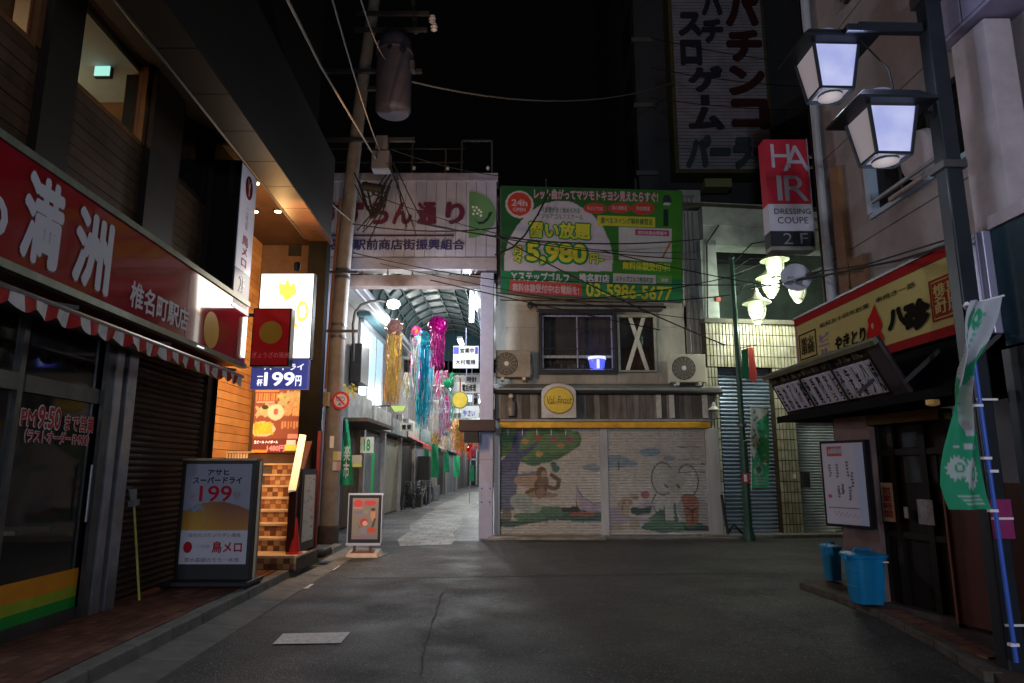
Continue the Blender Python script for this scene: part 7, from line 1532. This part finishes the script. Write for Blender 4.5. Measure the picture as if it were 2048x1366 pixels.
for i in range(9): pb.ell((.15, .4, .3), .74 - .05*i, .06 + .03*i, .05, .009)
for i in range(7): pb.ell((.12, .35, .22), .35, .22 + .02*i, .1, .006)
for i in range(4): pb.line((.4, .5, .44), [(.42, .42 + i*.045), (.62, .425 + i*.045), (.58, .445 + i*.045)], .02)
pb.rect(wB, .45, .615, .62, .65)
for x, y, rx, ry in ((.28, .80, .16, .05), (.62, .83, .2, .07)):
    for k_ in range(14): t = k_*.449; pb.poly((.45, .5, .5), [(x + rx*math.cos(t-.14), y + ry*math.sin(t-.14)), (x + 1.3*rx*math.cos(t), y + 1.3*ry*math.sin(t)), (x + rx*math.cos(t+.14), y + ry*math.sin(t+.14))])
    pb.ell((.45, .5, .5), x, y, rx, ry).ell(gB, x + .05, y, rx*.55, ry*.5).ell((.45, .5, .5), x + .05, y, rx*.3, ry*.3)
for i in range(3): pb.rect((.35, .5, .42), .22 + .06*i, .93 + .02*i, .85 + .03*i, .936 + .02*i)
pb.rect(wB, .2, .69, .34, .705).rect(wB, .42, .685, .58, .715).rect(wB, .64, .69, .78, .708)
U, W = np.meshgrid(A, (Z-604)/(1019-604)); c = pb.run(U.ravel(), W.ravel()); mb.C = np.hstack([c, np.ones((len(c), 1))])
NB.part('cloth', mb, MV('banner_cloth', .75, noise=.08))
# ================================================================ HAIR SALON SIGN
HF = front(8.3); h0 = HF.hit(1543, 499); h1 = HF.hit(1625, 279)
HS = Thing('salon_sign', 'red white and black hair salon box sign bracketed to the pink wall', 'sign', HF.P((h0[0]+h1[0])/2, h0[1]))
hz = lambda py: HF.hit(1590, py)[1]; hx0, hx1 = h0[0], HF.hit(1632, 500)[0] - .01
for nm, y0, y1, c, em in (('red_panel', 408, 279, (.33, .018, .035), .1), ('white_panel', 462, 408, (.46, .44, .52), .08), ('black_panel', 492, 462, (.03, .035, .04), 0)):
    HS.part(nm, MB().box(HF, hx0, hx1, hz(y0), hz(y1), -.2, 0), M('hair_' + nm, c, .4, emit=c if em else None, es=em))
HS.part('bottom_tray', MB().box(HF, hx0, hx1, hz(500), hz(492)-.003, -.2, -.0), M('tray_grey', (.3, .3, .26), .5)); HS.part('edge', MB().box(HF, hx1+.001, hx1+.012, hz(499), hz(278), -.21, .01), M('hair_edge', (.5, .5, .62), .4, .3))
pw = M('hair_letters', (.48, .45, .52), .5)
for ch, pl, pr in (('H', (1544, 335), (1578, 288)), ('A', (1567, 342), (1616, 291)), ('I', (1556, 401), (1562, 351)), ('R', (1571, 402), (1615, 351))): ptext(HS, ch, HF, pl, pr, pw, bold=-.0, n=.008 + (.004 if ch in 'AR' else 0))
ptext(HS, 'DRESSING', HF, (1549, 428), (1621, 417), blk, bold=.0); ptext(HS, 'COUPE', HF, (1556, 447), (1616, 434), blk, bold=.0); ptext(HS, '2 F', HF, (1568, 488), (1615, 466), M('hair_grey', (.3, .3, .33), .5))
for y in (318, 330+115): 
    a, z = HF.hit(1632, y+12); a2, z2 = HF.hit(1684, y+12); b = MB()
    for zz in (z, z + .15): b.box(HF, hx1+.013, a2, zz, zz+.03, -.12, -.09)
    b.box(HF, a2-.03, a2-.001, z+.031, z+.149, -.12, -.09); b.box(HF, hx1+.013, hx1+.04, z+.031, z+.149, -.12, -.09); HS.part('bracket', b, M('bracket_lilac', (.35, .35, .5), .4, .5))
# satellite dish
SD = front(8.6); c = SD.hit(1590, 558); sd = Thing('satellite_dish', 'small white satellite dish with slanted feed arm under the salon sign', 'satellite dish', SD.P(*c))
dn = Vector((-.15, -1, .1)).normalized(); cc = SD.P(*c); rD = SD.hit(1619, 558)[0] - c[0]
sd.part('reflector', MB().lathe(cc, [(rD*.01, -.0), (rD*.4, .012), (rD*.75, .035), (rD, .065), (rD*1.01, .06), (rD*.7, .02), (rD*.3, -.01)], 30, ax=dn), M('dish_white', (.7, .69, .8), .5, noise=.1))
p0, p1 = SD.P(*SD.hit(1558, 570), .16), SD.P(*SD.hit(1630, 549), .14); sd.part('feed_arm', MB().bar(p0, p1, .03, .02), M('arm_pale', (.6, .6, .62), .4)); sd.part('feed_horn', MB().bar(p1, p1 + Vector((.05, 0, .01)), .05), MATS['arm_pale'])
sd.part('bracket', MB().bar(cc + Vector((.05, .05, 0)), rp(4.1, 8.1, cc.z), .04), alumd)
ptext(sd, 'BS·CS', SD, (1574, 566), (1604, 553), M('dish_print', (.16, .15, .2), .6), bold=.02, n=.12, slant=.2)
# tangle of bright wires by the dish
# ================================================================ OVERHEAD CABLES
def cable(label, pts, r=.012, sag=0, m=None, group='overhead cables in front of the arcade sign'):
    P = [Vector(p) for p in pts]
    if len(P) == 2:
        n_ = 14; P = [P[0].lerp(P[1], i/n_) - Vector((0, 0, sag*4*(i/n_)*(1-i/n_))) for i in range(n_+1)]
    solo('cable', label, 'cable', MB().tube(P, r, 6), m or cabm, group=group)
cabm = M('cable_black', (.02, .02, .02), .6); cabg = M('cable_grey', (.16, .14, .12), .6)
def W(px, py, Y): return CAM + ray(px, py)*(Y/ray(px, py).y)
U1 = 'overhead cables in front of the arcade sign'
cable('thick pale cable running from the upper left to the transformer pole', [W(575, 0, 5.2), W(640, 130, 7.5), W(752, 318, 13.3)], .016, 0, cabg)
cable('thin cable from the top edge to the switch box', [W(665, 0, 6), W(760, 302, 13.3)], .01, .1, cabg); cable('thin cable just right of the pale one at the top edge', [W(722, 0, 6.5), W(772, 120, 13.2)], .01, .1, cabg)
cable('long sagging cable across the night sky to the pachinko sign', [W(822, 163, 13.5), W(1348, 165, 19.8)], .02, .55, cabg)
cable('cable from the dark eave sagging to the pole clamp', [W(512, 290, 8.2), W(600, 355, 10), W(700, 440, 13.4)], .012, 0, cabg)
seg = [('topmost cable crossing the gate sign', (760, 290), (1000, 352), 0.1), ('cable grazing the bottom of the gate sign', (705, 505), (995, 560), .05), ('cable passing over the arcade name', (705, 448), (1000, 455), .12), ('cable crossing the half disc emblem', (760, 395), (1365, 505), .35), ('cable crossing the large price numerals', (820, 440), (1405, 520), .15), ('cable crossing the golf lettering', (840, 447), (1405, 478), .25), ('lowest cable over the cross beam', (760, 527), (1405, 640), .1), ('cable ending above the taped window', (860, 560), (1320, 660), .02), ('cable from the gate corner to the tile wall', (990, 470), (1450, 690), .1)]
for i, (l, a, b, s) in enumerate(seg): cable(l, [W(*a, 13.4 + .04*i), W(*b, 14.4 - .03*i)], .009 + .003*(i % 3), s)
cable('thick black cable looping down across the billboard', [W(1098, 385, 14.1), W(1075, 430, 14.05), W(1050, 470, 14.0), W(1025, 495, 14.0), W(990, 510, 14.0)], .022)
for i, (l, a, b, s) in enumerate((('low cable along the foot of the billboard', (992, 585), (1460, 590), .18), ('cable along the lower billboard edge to the green lamp', (1000, 555), (1480, 570), .05), ('upper of the cables towards the satellite dish', (1200, 500), (1560, 575), .05), ('cable meeting the green lamp post', (1000, 600), (1495, 545), .2))): cable(l, [W(*a, 14.2), W(*b, 13.9 + .05*i)], .012, s)
cable('black cable sagging from the dish to the dark lamp post', [W(1480, 580, 13.9), W(1600, 560, 8.4), W(1680, 545, 7.4), W(1800, 520, 6), W(1900, 490, 5.1)], .012)
cable('cable hugging the pink wall below the lamp post', [W(1625, 545, 8.2), W(1730, 530, 6.8), W(1892, 480, 5.1)], .008)
for i in range(3): cable(['upper', 'middle', 'lower'][i] + ' faint cable in front of the pachinko sign', [W(1300, 75 + i*60, 17), W(1640, 130 + i*45, 15)], .012, .1)
# drooping loops beneath the switch box
lpz = MB(); rl_ = random.Random(33)
for k_ in range(7):
    x0, x1 = rl_.uniform(700, 735), rl_.uniform(765, 795); y0 = rl_.uniform(345, 372); y1 = y0 + rl_.uniform(-20, 25); d = rl_.uniform(25, 75)
    lpz.tube([W(x0 + (x1-x0)*t, y0 + (y1-y0)*t + d*math.sin(t*3.14)*(1 + .3*math.sin(t*5)), 13.15) for t in np.linspace(0, 1, 10)], rl_.uniform(.01, .022), 5)
for k_ in range(5):
    xa, xb = 765 + k_*5, rl_.uniform(712, 745); yb = rl_.uniform(455, 505)
    lpz.tube([W(xa + (xb-xa)*t**1.6 + 6*math.sin(t*4 + k_), 372 + (yb-372)*t, 13.15 + .2*t) for t in np.linspace(0, 1, 9)], rl_.uniform(.008, .02), 5)
for k_ in range(5):
    xa, xb = 772 + k_*4, rl_.uniform(812, 850); yb = rl_.uniform(430, 480)
    lpz.tube([W(xa + (xb-xa)*t**.8, 325 + (yb-325)*t + 8*math.sin(t*3.1), 13.15 + .3*t) for t in np.linspace(0, 1, 9)], rl_.uniform(.007, .013), 5)
solo('cable_bundle', 'tangle of drooping black cables beneath the pole switch box', 'cable', lpz, cabm, kind='stuff')
br_ = Thing('cable_splice', 'black cable splice canister in front of the arcade sign', 'cable', W(720, 470, 13.2)); br_.part('canister', MB().tube([W(765, 378, 13.1), W(725, 372, 13.1)], .09, 12), cabm)
# ================================================================ ADDED LAMPS BEHIND THE VIEWER, UNSEEN, TO LIGHT THE FACADES
LE, LP2 = 45, 300
S2 = Thing('street_lamp', 'added unseen two-lantern street lamp further back along the right kerb, behind the viewer', 'street lamp', (3.5, -5.5, .0)); 
lantern_post(S2, 3.5, -5.5)
S3 = Thing('street_lamp', 'another added unseen two-lantern lamp far back along the left kerb, behind the viewer', 'street lamp', (-3.35, -17, .0)); LE, LP2 = 60, 1950
lantern_post(S3, -3.35, -17)
BK = Thing('street_building_behind', 'plain building front closing the street behind the viewer', 'building', (0, -26, 0)); BK.part('wall', MB().wbox(-14, 14, -27, -26, 0, 9), pink)
